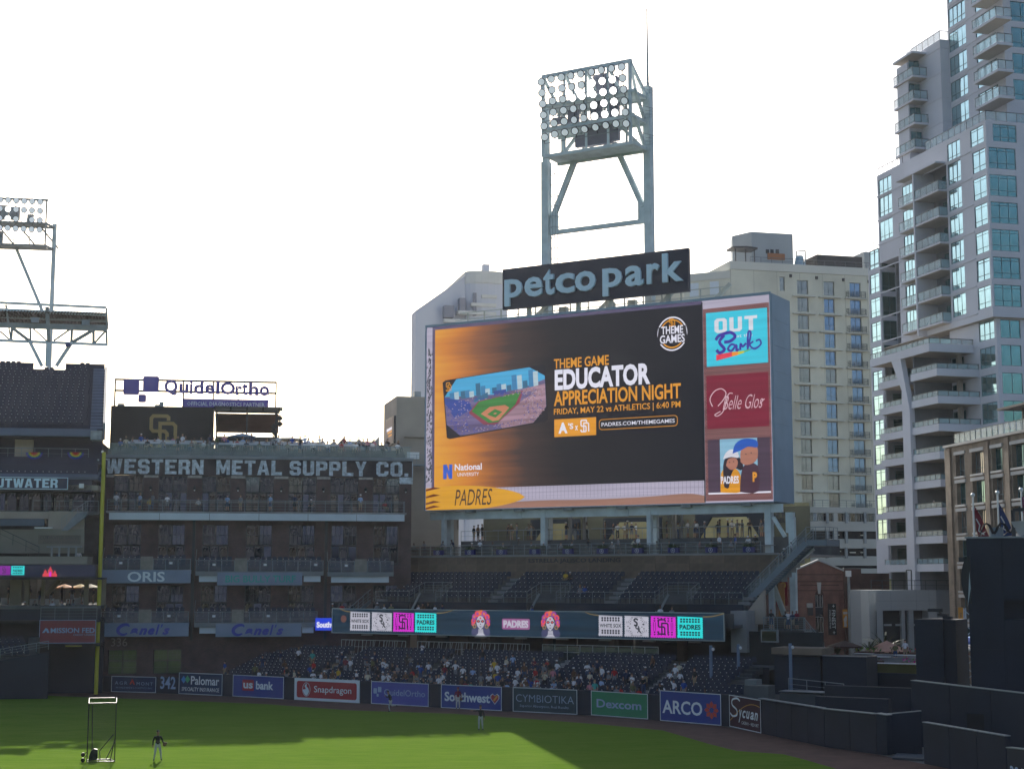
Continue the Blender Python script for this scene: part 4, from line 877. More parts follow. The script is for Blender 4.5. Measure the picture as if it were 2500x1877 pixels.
# surfboard
SBY = BY-.12
(a, _), (b, _) = bp(1041,1210), bp(1283,1206); zc = bp(1160,1211)[1]; hh = (bp(1160,1177)[1]-bp(1160,1243)[1])/2
top = [(a+(b-a)*t, zc-.25+.6*t*0+hh*max(0,math.sin(math.pi*(.28+.72*t)))**.6) for t in [i/20 for i in range(21)]]
bot = [(a+(b-a)*t, zc-.25-hh*.85*max(0,math.sin(math.pi*(.28+.72*t)))**.6) for t in [i/20 for i in range(21)]]
flat([top+bot[::-1]], SBY, E_('led surfboard amber', (208,152,42), 1, .07), VB, 'surfboard')
txt('PADRES', a+.30*(b-a), a+.68*(b-a), zc-.95, zc+.75, SBY-.02, E_('led board ink', (58,42,46)), VB, bold=.0, shear=.25)
for k, zz in enumerate((.85,.1,-.6,-1.1)): flat([[(a,zc+zz),(a+1.0,zc+zz+.25),(a+1.9,zc+zz+.1),(a+1.1,zc+zz),(a,zc+zz-.18)]], SBY-.015-.001*k, E_('led board flame', (100,48,30)), VB, 'flame')
# right column of three small pictures in a woven frame
BRK = E_('led weave', (128,88,88), .9, .25); xr = x1-.22
xm2 = bp(1716,740)[0]
flat([[(xm2,zB+.2),(xr,zB+.2),(xr,zT-.9),(xm2,zT-1.0)]], BY-.034, BRK, VB, 'woven_frame')
m = MB(); j = 0; z = zB+.25
while z < zT-1.05:
    x = xm2+.06+(j % 2)*.11
    while x < xr-.1: m.quad((x,BY-.038,z),(x+.08,BY-.038,z),(x+.08,BY-.038,z+.05),(x,BY-.038,z+.05)); x += .22
    z += .16; j += 1
m.build('weave_gaps', E_('led weave dark', (52,34,44)), VB)['kind'] = 'stuff'
MB().box(xm2-.12, xm2-.02, BY-.10, BY-.03, zB+.1, zT-.3).build('divider', DARK, VB)
def tile(u0, v0, u1, v1, mat):
    (a, zt2), (b, _), (_, zb2) = bp(u0,v0), bp(u1,v0-8), bp(u0,v1); MB().box(a, b, BY-.06, BY-.042, zb2, zt2).build('picture_tile', mat, VB); return a, b, zb2, zt2
a, b, c, d = tile(1724, 765, 1873, 896, E_('led turquoise', (58,190,215), 1, .08)); L_, H_ = b-a, d-c
o = block('OUT', a+.14*L_, a+.84*L_, c+.61*H_, c+.88*H_, YT, E_('led silver', (205,210,220)), VB, gap=.2); pass
PU = E_('led purple', (62,48,150)); txt('at the', a+.50*L_, a+.76*L_, c+.50*H_, c+.56*H_, YT, E_('led silver', (205,210,220)), VB)
for k, (pl, wd) in enumerate(((spline([(.30,.56),(.22,.44),(.30,.30),(.22,.24),(.17,.30)],5), .05), (spline([(.16,.48),(.22,.56),(.40,.60),(.48,.52),(.40,.44),(.30,.43)],5), .05),
    (spline([(.50,.34),(.42,.38),(.36,.30),(.42,.26),(.50,.36),(.50,.26),(.54,.28)],4), .035), (spline([(.56,.26),(.57,.38),(.60,.32),(.66,.38)],4), .035), (spline([(.68,.26),(.74,.54),(.70,.58),(.68,.30)],4), .032), (spline([(.69,.34),(.78,.40),(.72,.34),(.80,.26),(.90,.34),(.88,.42),(.82,.40)],5), .028))):
    stroke([(a+p[0]*L_, c+p[1]*H_) for p in pl], wd*L_, YT-.02-.02*k, PU, VB)
sw = [(.16,.20),(.40,.235),(.62,.225),(.86,.31),(.62,.19),(.45,.16),(.28,.08),(.24,.15)]
for k, (s0, s1, cc) in enumerate(((.16,.42,(215,60,80)),(.42,.52,(225,140,50)),(.52,.62,(190,190,60)),(.62,.72,(90,180,120)),(.72,.86,(60,140,190)))):
    f = lambda s: (.20+.03*(s-.16)/.26 if s < .42 else .23+.08*max(0,(s-.6)/.26)); g = lambda s: (.10+.05*(s-.16)/.26 if s < .42 else .155+.155*((s-.42)/.44)**1.3)
    flat([[(a+s0*L_,c+g(s0)*H_),(a+s1*L_,c+g(s1)*H_),(a+s1*L_,c+(f(s1)+.01)*H_),(a+s0*L_,c+(f(s0)+.01)*H_)]], YT-.01, E_('led swoosh %d' % k, cc), VB, 'swoosh')
a, b, c, d = tile(1725, 918, 1876, 1048, E_('led wine red', (118,28,50), 1, .1)); L_, H_ = b-a, d-c; SC = E_('led script', (205,175,185))
for k, pl in enumerate(([(.10,.42),(.06,.56),(.14,.70),(.26,.74),(.34,.66),(.30,.54),(.20,.42)], [(.24,.32),(.14,.26),(.20,.24),(.30,.34),(.38,.62),(.46,.64)], [(.92,.42),(.97,.48),(1.0,.50)])):
    stroke(spline([(a+.94*p[0]*L_, c+p[1]*H_) for p in pl], 6), .09, YT-.01-.02*k, SC, VB)
txt('Belle Glos', a+.27*L_, a+.92*L_, c+.34*H_, c+.60*H_, YT-.15, SC, VB, shear=.5, bold=-.01)
a, b, c, d = tile(1728, 1074, 1880, 1203, E_('led plum brown', (72,56,72), 1, .15)); L_, H_ = b-a, d-c
flat([[(a,c),(b,c),(b,c-.16),(a,c-.16)]], YT+.02, W1, VB, 'ledge_line')
PH = empty('selfie_picture'); PH.parent = VB
def ph(poly, mat, k, name, sm=True): 
    pl = spline(poly+[poly[0]], 3)[:-1] if sm else poly
    return flat([[(a+(.20+.60*p[0])*L_, c+p[1]*H_) for p in pl]], YT-.004*k, mat, PH, name)
SKN = E_('led skin', (165,112,95)); ph([(0,0),(1,0),(1,1),(0,1)], E_('led day sky', (130,175,200)), 1, 'sky', False)
ph([(.0,0),(.02,.36),(.2,.46),(.45,.42),(.56,.25),(.58,0)], E_('led gold shirt', (205,140,30), 1, .2), 2, 'yellow_shirt'); ph([(.52,0),(.55,.3),(.66,.5),(1,.48),(1,0)], E_('led brown shirt', (70,46,60)), 3, 'brown_shirt')
ph([(.10,.10),(.08,.50),(.20,.68),(.50,.66),(.62,.48),(.55,.40),(.40,.44),(.28,.30),(.22,.08)], E_('led dark hair', (42,32,42)), 4, 'long_hair'); ph([(.16,.50),(.22,.62),(.40,.64),(.48,.56),(.42,.44),(.28,.42)], SKN, 5, 'face')
ph([(.08,.62),(.16,.74),(.30,.80),(.46,.76),(.50,.64),(.30,.66)], E_('led white cap', (205,205,215)), 6, 'cap'); ph([(.55,.56),(.56,.76),(.70,.86),(.98,.84),(1,.62),(.86,.52),(.66,.50)], SKN, 5, 'face')
ph([(.34,.72),(.42,.90),(.66,.99),(.98,.95),(1,.82),(.76,.84),(.58,.78)], E_('led blue cap', (40,85,175)), 7, 'cap')
m = MB()
for x, z in ((.26,.56),(.37,.57),(.70,.70),(.84,.72)): m.disc((a+(.20+.60*x)*L_, YT-.05, c+z*H_), .06, 6)
m.build('eyes', E_('led dark hair', (42,32,42)), PH)
txt('PADRES', a+.21*L_, a+.50*L_, c+.16*H_, c+.30*H_, YT-.06, W1, VB, bold=.03); txt('P', a+.72*L_, a+.79*L_, c+.18*H_, c+.36*H_, YT-.06, O1, VB, bold=.05)
# walkway and girders on top and behind
m = MB()
for x in [x0+4+2.1*i for i in range(15)]: m.bar((x,BY+2.2,zT),(x,BY+2.2,zT+1.5),.12)
m.bar((x0+3,BY+2.2,zT+1.5),(x0+34,BY+2.2,zT+1.5),.08); m.bar((x0+3,BY+2.2,zT+.8),(x0+34,BY+2.2,zT+.8),.06); m.bar((x0+3,BY+1.2,zT+.5),(x0+34,BY+1.2,zT+.5),.06)
for x in (x0+11.5, x0+19, x0+26, x0+32): m.bar((x,BY+3,zT),(x+2.2,BY+3,zT+1.9),.35)
for x in (x0+15, x0+20.5, x0+23): m.box(x, x+.9, BY+2.6, BY+3.2, zT, zT+1.2)
m.build('roof_walkway', M('cream steel', (.42,.43,.38), .5), VB)
for u in (1330, 1880, 1600, 1100): 
    xx = bp(u,1250,15)[0]; MB().box(xx-.3, xx+.3, 14.6, 15.2, 13.4, zB).build('support_column', STEEL, VB)
# ---------------------------------------------------------------- name sign
PS = empty('rooftop_sign', FR, label='dark rectangular stadium name sign with large raised pale blue lower case letters', cat='sign')
PY = 12.6; (a, zt2), (b, _), (_, zb2) = bp(1227,658,PY), bp(1680,606,PY), bp(1227,757,PY)
MB().box(a, b, PY, PY+.45, zb2, zt2).build('panel', M('dark plum sign panel', (.030,.028,.050), .6, 0, .08), PS)
LBL = M('pale blue letter face', (.62,.80,.92), .5, 0, .04)
L_, H_ = b-a, zt2-zb2
def ltr(ch, f0, f1, z0, z1): txt(ch, a+f0*L_, a+f1*L_, zb2+z0*H_, zb2+z1*H_, PY-.03, LBL, PS, 'letter', bold=.024, depth=.28)
for t in (('p',.018,.118,.07,.72),('e',.132,.232,.24,.72),('t',.238,.298,.24,.86),('c',.305,.408,.24,.72),('o',.412,.522,.24,.72),('p',.560,.662,.07,.72),('a',.680,.775,.24,.72),('r',.792,.858,.25,.72),('k',.872,.978,.25,.92)): ltr(*t)
m = MB()
for u in (1300, 1420, 1500, 1640): xx = bp(u,760,14)[0]; m.box(xx-.2, xx+.2, 13.1, 13.5, zT-.1, zb2+1)
m.build('bracket', M('cream steel', (.42,.43,.38)), PS)
# ---------------------------------------------------------------- light tower
LT = empty('light_tower', FR, label='tall steel floodlight tower with six rows of round lamps rising behind the name sign', cat='light tower')
LY = 16.0; lg = [FR.hy(1334,500,LY)[0], FR.hy(1583.5,400,LY)[0]]; zr = FR.hy(1583,213,LY)[1]; HY = 12.2
def hp(u, v, y=HY): return FR.hy(u, v, y)
zbot = hp(1325,378)[1]; ztop_ = hp(1321,186)[1]; xa = hp(1321,190)[0]; xb = hp(1533,150)[0]
MB().box(lg[0]-.42, lg[0]+.42, LY-.42, LY+.42, 13.4, zbot+.3).build('leg', STEEL, LT); MB().box(lg[1]-.37, lg[1]+.37, LY-.5, LY+.5, 13.4, zr).build('leg', STEEL, LT)
MB().box(lg[0]-.3, lg[0]+.3, LY-.3, LY+.3, zbot+.3, zr).build('leg', STEEL, LT)
zc1 = FR.hy(1340,570,LY)[1]; m = MB(); m.bar((lg[0]+.5,LY,zc1),(lg[1]-.37,LY,zc1),.5,.42); m.build('cross_beam', STEEL, LT)
d0 = FR.hy(1351,530,LY); d1 = FR.hy(1412,370,LY); MB().bar((d0[0],LY,d0[1]),(d1[0],LY,d1[1]),.55,.5).build('diagonal_brace', STEEL, LT)
d0 = FR.hy(1570,505,LY); d1 = FR.hy(1500,350,LY); MB().bar((d0[0],LY,d0[1]),(d1[0],LY,d1[1]),.55,.5).build('diagonal_brace', STEEL, LT)
MB().box(lg[0]+.5, lg[0]+1.4, LY-.2, LY+.2, zc1, zc1+2.0).build('gusset', STEEL, LT); MB().box(lg[1]-1.2, lg[1]-.37, LY-.2, LY+.2, zc1, zc1+2.0).build('gusset', STEEL, LT)
levels = [zbot, zbot+2.9, zbot+5.5]
for k, z in enumerate(levels):
    m = MB(); m.box(xa, xb+.4, HY+.5, LY+.3, z-.05, z+.03); m.bar((xa,HY+.4,z-.12),(xb+.5,HY+.4,z-.12),.3,.32); m.bar((xa,LY,z-.12),(lg[1],LY,z-.12),.3,.32); m.bar((xb+.3,HY+.4,z-.12),(lg[1],LY,z-.12),.28,.3); m.build('platform', STEEL, LT)
    m = MB(); rail(m, [(xa,LY-.5,z),(xb+1.2,LY-.5,z)], 1.1, 1.1, .02, (.33,.66)); rail(m, [(xb+.6,HY+.6,z),(xb+1.6,LY-.5,z)], 1.1, 1.1, .02, (.33,.66)); m.build('platform_railing', STEELD, LT)
m = MB(); n_ = 4
for i in range(n_+1):
    x = xa+(xb-xa)*i/n_; m.bar((x,HY+.45,zbot-.1),(x,HY+.45,ztop_),.3 if i in (0,n_) else .2); m.bar((x,HY+.45,ztop_),(x+.6,LY-.2,zbot+5.2),.26); m.bar((x+.6,LY-.2,zbot),(x+.6,LY-.2,zbot+5.4),.2)
m.bar((xa-.1,HY+.45,ztop_),(xb+.2,HY+.45,ztop_),.38,.36); m.build('head_frame', STEEL, LT)
m = MB()
for i in range(n_): x = xa+(xb-xa)*i/n_; w_ = (xb-xa)/n_; m.bar((x,LY-.2,zbot+(2.8 if i % 2 else .1)),(x+w_,LY-.2,zbot+(.1 if i % 2 else 2.8)),.3); m.bar((x,LY-.2,zbot+5.3),(x+w_,LY-.2,zbot+2.9),.2)
for z in levels[:2]: m.bar((xb+.5,HY+.5,z+2.7),(lg[1]-.3,LY,z),.3)
m.bar((xb+.1,HY+.5,ztop_),(lg[1]-1.2,LY-.2,zbot+5.4),.25); m.build('head_bracing', STEEL, LT)
BOXM = M('ballast box violet grey', (.20,.20,.26), .5)
for (u, v, w_, h) in ((1467,205,1.5,2.0),(1495,208,1.3,1.6),(1400,285,1.2,1.4),(1455,270,1.2,1.8),(1500,268,1.0,1.6),(1462,332,3.2,1.9),(1420,345,1.4,1.2),(1502,330,.9,1.2),(1362,296,1.2,.7)):
    x, z = hp(u, v, HY+2.2); MB().box(x-w_/2, x+w_/2, HY+2, HY+2.5, z-h/2, z+h/2).build('ballast_box', BOXM, LT)
# ladder with safety hoops beside the left leg
m = MB(); lx = lg[0]+1.15; zz = zT+1
m.bar((lx-.2,LY,zz),(lx-.2,LY,zbot),.05); m.bar((lx+.2,LY,zz),(lx+.2,LY,zbot),.05)
while zz < zbot:
    m.bar((lx-.2,LY,zz),(lx+.2,LY,zz),.03); zz += .35
zz = zT+2
while zz < zbot-.3:
    for i in range(8): a_, b_ = math.pi*i/8, math.pi*(i+1)/8; m.bar((lx-.42*math.cos(a_),LY-.75*math.sin(a_),zz),(lx-.42*math.cos(b_),LY-.75*math.sin(b_),zz),.04)
    zz += 1.15
for t in (-.3,0,.3): m.bar((lx+t,LY-.7,zT+2),(lx+t,LY-.7,zbot-.5),.03)
m.build('caged_ladder', STEELD, LT)
RIM = M('lamp rim dark', (.05,.05,.06), .5); LENS = M('lamp lens backlight glow', (.85,.9,.92), .3, 0, 0); LENS.node_tree.nodes['Principled BSDF'].inputs['Emission Color'].default_value = (.85,.92,1,1); LENS.node_tree.nodes['Principled BSDF'].inputs['Emission Strength'].default_value = .18; BELL = M('lamp bell aluminium', (.62,.66,.72), .4, .2, .1)  # faint lens emission stands in for sunlight coming through from behind
LIT = M('lit lamp lens', (1,1,1), .4, 0, 0); _b = LIT.node_tree.nodes['Principled BSDF']; _b.inputs['Emission Color'].default_value = (1,.99,.95,1); _b.inputs['Emission Strength'].default_value = 2.2
def lamp_meshes():
    m = MB(); m.tube((0,0,0),(0,.12,0),.43,14,.42,0); m.tube((0,.12,0),(0,.62,0),.41,14,.15,1); m.bar((0,.2,-.36),(0,.25,-.75),.07,.07,2)
    n = len(m.v); return m.mesh('floodlight', [RIM, BELL, RIM]), MB().tube((0,-.025,0),(0,-.004,0),.345,14).mesh('lens', LENS), MB().tube((0,-.025,0),(0,-.004,0),.38,14).mesh('lens', LIT)
FLM, LEN, LENL = lamp_meshes()
def lamp(parent, x, y, z, yaw, pitch, lit=False, lab=None):
    o = part('floodlight', FLM, parent, (x,y,z), (pitch,0,yaw)); part('lens', LENL if lit else LEN, o); return o
cpx = [172,272,375,472,570,680,780,883,987]; r1 = [832,803,785,770,752,733,712,697,680]
for c in range(9):
    for r in range(6):
        u = 1280+(cpx[c]+(c*0+ (7*r if c < 3 else 9*r if c > 5 else 8*r)))/4.152; v = (r1[c]+(112 if c < 8 else 115)*r)/4.152
        x, z = hp(u, v, HY); lit = (c in (4,5,6,7) and r in (1,2,3,4) and (c, r) not in ((4,4),(4,3),(4,1))) or (c == 3 and r == 2)
        lamp(LT, x, HY, z, R_(34-(c*8.2)) if c < 3 else R_(rnd.uniform(-8,8)+(10 if c == 8 else 0)), R_(12+rnd.uniform(0,14)+(10 if r > 4 else 0)), lit)
m = MB()
for r in range(6): 
    p = hp(1280+190/4.152, (r1[0]+60+112*r)/4.152); q = hp(1280+1000/4.152, (r1[8]+70+112*r)/4.152); m.bar((p[0],HY+.3,p[1]),(q[0],HY+.3,q[1]),.06)
m.build('lamp_bar', STEELD, LT)
m = MB(); p = FR.hy(1583,25,LY); m.tube((lg[1],LY,zr),(lg[1],LY,p[1]),.13,6,.06); m.tube((lg[1],LY,p[1]),(lg[1],LY,p[1]+.3),.09,6,.0); p = hp(1429,105); m.tube((p[0],HY+.5,ztop_),(p[0],HY+.5,p[1]),.035,5,.02)
for u, v in ((1324,170),(1531,130)):
    p = hp(u, v); m.bar((p[0],HY+.5,p[1]-.9),(p[0],HY+.5,p[1]-.3),.03)
    for i in range(6): a_, b_ = math.pi*(1+i/6), math.pi*(1+(i+1)/6); m.bar((p[0]+.28*math.cos(a_),HY+.5,p[1]+.28*math.sin(a_)),(p[0]+.28*math.cos(b_),HY+.5,p[1]+.28*math.sin(b_)),.05)
m.build('lightning_rod', STEELD, LT)
# ================================================================ BRICK WAREHOUSE (origin at its left corner)
BRICK = brick_mat('red brick', (.095,.045,.043), (.062,.034,.036), (.10,.088,.085))
BRKD = brick_mat('painted dark brick', (.040,.030,.036), (.032,.024,.030), (.05,.042,.048))
LETP = M('worn white wall paint', (.55,.60,.66), .8, 0, .38, 3.2)
GREENG = glass_mat('green factory glass', (.045,.075,.045), .12)
WHB = EW = empty('brick_warehouse', FW, label='old brick warehouse with painted block lettering, steel balconies and a crowded roof deck', cat='building')
def wx(u, v=1200, y=0): return FW.hy(u, v, y)[0]
piers = [(254,277),(350,386),(457,493),(563,599),(669,704),(773,806.5),(875,910),(976,1003)]
pw = [(wx(a), wx(b)) for a, b in piers]; pw[0] = (0, pw[0][1]); XE = 30.8; pw[-1] = (pw[-1][0], XE)
bays = [(pw[i][1], pw[i+1][0]) for i in range(7)]
holes = []
for i, (a, b) in enumerate(bays):
    holes += [(a, b, 17.65, 21.4), (a+.15, b-.1, 12.4, 16.45), (a+.15, b-.1, 6.9, 10.35)]
holes += [(wx(264,1600), wx(334,1600), 1.6, 4.0), (wx(375,1600), wx(443,1600), 1.6, 4.0)]
m = MB(); facade(m, 0, XE, 0, 21.42, holes, .38); m.build('front_wall', BRICK, WHB)
m = MB(); m.box(0, XE, .45, 25, 0, 21.4); m.box(0, .02, 0, .45, 0, 21.4); m.box(XE, XE+.02, 0, .45, 0, 21.4); m.build('side_walls', BRICK, WHB)
MB().box(-.12, XE+.1, -.06, .4, 21.43, 23.12).build('lettered_band', BRKD, WHB)
m = MB(); m.box(XE-1.2, XE+.14, -.10, -.06, 20.75, 20.82); m.box(XE+.06, XE+.14, -.10, -.06, 20.82, 23.2); m.box(XE-1.25, XE+.05, -.08, -.06, 20.83, 21.43); m.build('band_border', LETP, WHB)
for s, u0, u1, v0, v1 in (('WESTERN',258,497.5,1117.5,1157), ('METAL',528.5,689,1123,1163), ('SUPPLY',707.5,895,1127,1168), ('CO.',919,997,1132,1170)):
    (a, zt2) = FW.hy(u0, v0, -.07); (b, _) = FW.hy(u1, v0, -.07); block(s, a, b, 21.52, 23.02, -.075, LETP, WHB, gap=.17)
m = MB(); m.box(-.15, XE+.15, -.22, .5, 23.13, 23.30); m.box(-.2, XE+.2, -.32, .4, 23.30, 23.42); m.build('cornice', M('grey cornice', (.26,.29,.34), .6, 0, .2), WHB)
for a, b in pw: MB().box(a+.02, b-.02, -.07, -.002, 21.16, 21.40).build('pier_cap', M('stone cap', (.40,.36,.33), .8, 0, .3, 3), WHB)
for a, b in pw[1:]:
    m = MB(); m.tube(((a+b)/2,-.2,19.95),((a+b)/2,-.2,20.2),.08,8,.2); m.box((a+b)/2-.06,(a+b)/2+.06,-.12,-.003,20.15,20.4); m.build('wall_lamp', DARK, WHB); MB().blob(((a+b)/2,-.2,19.9),.08,6,4).build('lamp_bulb', WHITE, WHB)
for i, (a, b) in enumerate(bays):
    c = (a+b)/2; w_ = b-a
    window(WHB, c-w_/4, .34, 19.75, w_/2-.06, 1.62, 3, 1, split=(.5,)); window(WHB, c+w_/4, .34, 19.75, w_/2-.06, 1.62, 3, 1, split=(.5,))
    for k in range(4): window(WHB, a+w_*(k+.5)/4, .34, 17.7, w_/4-.05, 2.0, 1, 1, split=(.12,))
    for z0, hh in ((12.42, 1.9), (6.92, 1.65)):
        for k in range(3): window(WHB, a+.15+(w_-.25)*(k+.5)/3, .34, z0, (w_-.25)/3-.05, hh, 1, 1, split=(.1,))
    for z0, hh in ((14.4, 2.03), (8.65, 1.68)):
        for k in range(2): window(WHB, a+.15+(w_-.25)*(k+.5)/2, .34, z0, (w_-.25)/2-.05, hh, 3, 2)
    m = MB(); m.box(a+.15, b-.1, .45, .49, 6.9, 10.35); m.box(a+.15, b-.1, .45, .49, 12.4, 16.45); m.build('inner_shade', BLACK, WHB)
for a, b in ((264,334),(375,443)):
    a, b = wx(a,1600), wx(b,1600)
    for k in range(2): window(WHB, a+(b-a)*(k+.5)/2, .3, 2.95, (b-a)/2-.04, 1.02, 3, 2, gm=GREENG); window(WHB, a+(b-a)*(k+.5)/2, .3, 1.62, (b-a)/2-.04, 1.28, 1, 1, split=(.5,), gm=GREENG)
FA = M('balcony fascia blue grey', (.20,.26,.36), .5, 0, .08, .6); WHF = M('white balcony beam', (.58,.64,.70), .5, 0, .06)
BYY = -1.8
def bx(u, v): return FW.hy(u, v, BYY)
txt('336', bx(267,1560)[0]+.0, wx(311,1565), *sorted((FW.hy(290,1577)[1], FW.hy(290,1557)[1])), -.02, M('faded paint', (.24,.20,.18), .8), WHB, name='numerals')
# top balcony
a, zt2 = bx(266,1251); b = bx(988,1267)[0]; zb2 = bx(266,1268)[1]
BL1 = empty('balcony'); BL1.parent = WHB; BL1['label'] = 'long upper steel balcony with a continuous white fascia'
m = MB(); m.box(a-.3, b+.2, BYY+.05, -.05, zt2+.02, zt2+.18); m.build('floor', CONC, BL1)
for k in range(6): MB().box(a+(b-a)*k/6+.02, a+(b-a)*(k+1)/6-.02, BYY, BYY+.05, zb2, zt2).build('fascia', WHF, BL1)
m = MB(); rail(m, [(a-.2,BYY+.1,zt2+.18),(b,BYY+.1,zt2+.18)], 1.12, 1.32, .024, (.25,.5,.75)); rail(m, [(b,BYY+.1,zt2+.18),(b,-.1,zt2+.18)], 1.12, .8, .024, (.5,)); m.build('railing', RAILM, BL1)
MB().box(a, b, BYY+.55, BYY+.8, zt2+1.15, zt2+1.2).build('drink_ledge', CONC, BL1)
# lower balconies with seats
TURQ = M('sign turquoise letters', (.04,.34,.28), .5, 0, .05); CBL = M('sign script blue', (.035,.05,.36), .5, 0, .05)
wseats = []
def balcony(u0, u1, vt, vb, lab, beams, signs):
    B = empty('balcony'); B.parent = WHB; B['label'] = lab
    a, zt2 = bx(u0, vt); b = bx(u1, vt)[0]; MB().box(a, b, BYY, .3, zt2-.42, zt2).build('floor', M('balcony slab', (.20,.22,.23), .8), B)
    for p, q in beams: p, q = bx(p, vt)[0], bx(q, vt)[0]; MB().box(p, q, BYY+.25, BYY+.5, zt2-1.05, zt2-.44).build('beam', WHF, B)
    m = MB(); n = max(3, round((b-a)/1.3))
    for k in range(n+1): m.bar((a+.05+(b-a-.1)*k/n,BYY+.06,zt2),(a+.05+(b-a-.1)*k/n,BYY+.06,zt2+1.05),.05)
    m.bar((a,BYY+.06,zt2+1.07),(b,BYY+.06,zt2+1.07),.05); m.bar((a,BYY+.06,zt2+1.05),(a,.0,zt2+2.2),.04); m.build('rail_posts', RAILM, B)
    for k in range(n):
        MB().box(a+.09+(b-a-.1)*k/n, a+.01+(b-a-.1)*(k+1)/n, BYY+.05, BYY+.07, zt2+.06, zt2+1.0).build('glass_panel', glass_mat('balcony guard glass', (.10,.14,.20), .08, .35), B)
        if k % 4 == 1: MB().box(a+.4+(b-a-.1)*k/n, a+.72+(b-a-.1)*k/n, BYY+.02, BYY+.04, zt2+.55, zt2+.76).build('placard', WHITE, B)
    xc = a+(b-a)*.5 if b-a < 10 else a+(b-a)*.35
    MB().box(xc-.6, xc+.6, BYY-.02, BYY+.0, zt2+.0, zt2+1.3).build('notice_panel', M('notice panel', (.20,.19,.17), .4, 0, .2, 2), B)
    for r in range(3):
        x = a+.5
        while x < b-.3:
            if abs(x-xc) > .75: wseats.append((x, BYY+.35+.45*r, zt2+.05+.28*r))
            x += .56
        MB().box(a+.1, b-.1, BYY+.5+.45*r, -.02, zt2+.28*r-.2 if r else zt2+.001, zt2+.04+.28*r).build('step', CONCD, B)
    for s in signs:
        p, q = bx(s[0], vt)[0], bx(s[1], vt)[0]; zz1, zz0 = bx(s[0], s[2])[1], bx(s[0], s[3])[1]
        MB().box(p, q, BYY-.14, BYY-.01, zz0, zz1).build('name_board', FA, B); c, d = bx(s[5], vt)[0], bx(s[6], vt)[0]; Hs = zz1-zz0
        if s[4] == 'script': cscript(c, d, zz0+.10*Hs, zz1-.08*Hs, B)
        else: txt(s[4], c, d, zz0+s[7]*Hs, zz0+s[8]*Hs, BYY-.16, s[9], B, bold=.02)
def cscript(c, d, z0, z1, B):
    W_ = d-c; H_ = z1-z0; f = lambda pl: [(c+x*W_, z0+z*H_) for x, z in pl]
    stroke(spline(f([(.22,.80),(.19,.96),(.10,.92),(.02,.60),(.03,.22),(.11,.05),(.19,.18)]),5), .045*W_, BYY-.15, CBL, B, taper=lambda t: .6+.8*math.sin(math.pi*t))
    for i, (ch, a, b, zt2) in enumerate((('a',.24,.39,.66),('n',.40,.56,.66),('e',.57,.70,.66),('l',.71,.79,1.0),("'",.81,.85,1.0),('s',.84,.98,.66))):
        txt(ch, c+a*W_, c+b*W_, z0+(.03 if ch != "'" else .72)*H_, z0+zt2*H_, BYY-.2, CBL, B, bold=.05, shear=.35)
balcony(249, 466, 1390, 1423, 'left middle balcony with three rows of navy seats and a watch-maker name board', [], [(249,466,1391,1423,'ORIS',312,403,.10,.88,SW_)])
balcony(477, 790, 1394, 1440, 'centre middle balcony with a turquoise-lettered name board', [(486,530),(742,783)], [(531,738,1397,1428,'BIG BULLY TURF',551,722,.22,.78,TURQ)])
balcony(800, 961, 1396, 1440, 'right middle balcony without a name board', [(809,950)], [])
balcony(245, 461, 1520, 1553, 'left lower balcony with blue script name board', [], [(245,461,1521,1553.5,'script',287,418)])
balcony(474, 775, 1520, 1553, 'centre lower balcony with blue script name board', [(487,527),(738,766)], [(527,736,1522,1554,'script',568,695)])
fill_seats(WHB, wseats, SEAT, [SEATM, GLINT], near_(FW))
m = MB()
for u in (471, 795): x = wx(u,1400); m.box(x-.14, x+.14, -.3, -.02, 4.9, 16.9)
m.build('downpipe', DARK, WHB)
# small blue screen tucked beside the ribbon screen
(a, zt2), (b, _), (_, zb2) = bx(770,1508), bx(821,1508), bx(770,1538); r = empty('side_screen', FW, label='small bright blue screen with cut-off white airline word left of the ribbon screen', cat='screen')
MB().box(a, b, BYY-.3, BYY-.1, zb2, zt2).build('screen', E_('led royal blue', (30,60,200), 1, .1), r); txt('Southw', a+.12, b-.05, zb2+.22*(zt2-zb2), zb2+.70*(zt2-zb2), BYY-.33, W1, r, bold=.05)
# ---------------------------------------------------------------- roof deck
m = MB(); m.box(0, XE, .5, 25, 23.0, 23.42); m.build('roof_slab', CONC, WHB)
for k in range(22): MB().box(.1+1.39*k, 1.43+1.39*k, -.12, -.10, 23.45, 24.55).build('roof_guard_glass', PGLASS, WHB)
MB().box(0, XE, -.14, -.08, 24.55, 24.6).build('roof_handrail', RAILM, WHB)
RD = 24.2  # raised terraces
m = MB()
for k in range(3): m.box(.3, XE-.6, 1.0+1.6*k, 20, 23.43, 23.6+.32*(k+1))
m.build('roof_terrace', CONCD, WHB)
m = MB()
for k, (a, b) in enumerate(((1.8,8.4),(10.2,17.0),(17.6,25.4),(2,9.6),(12,22))): y = 2.3 if k < 3 else 3.9; z = 24.05 + (1 if 0 else 0) + (.32 if k > 2 else 0); m.box(a, b, y, y+.35, z+.75, z+.95)
m.build('white_counter', M('white counter', (.55,.57,.60), .5), WHB)
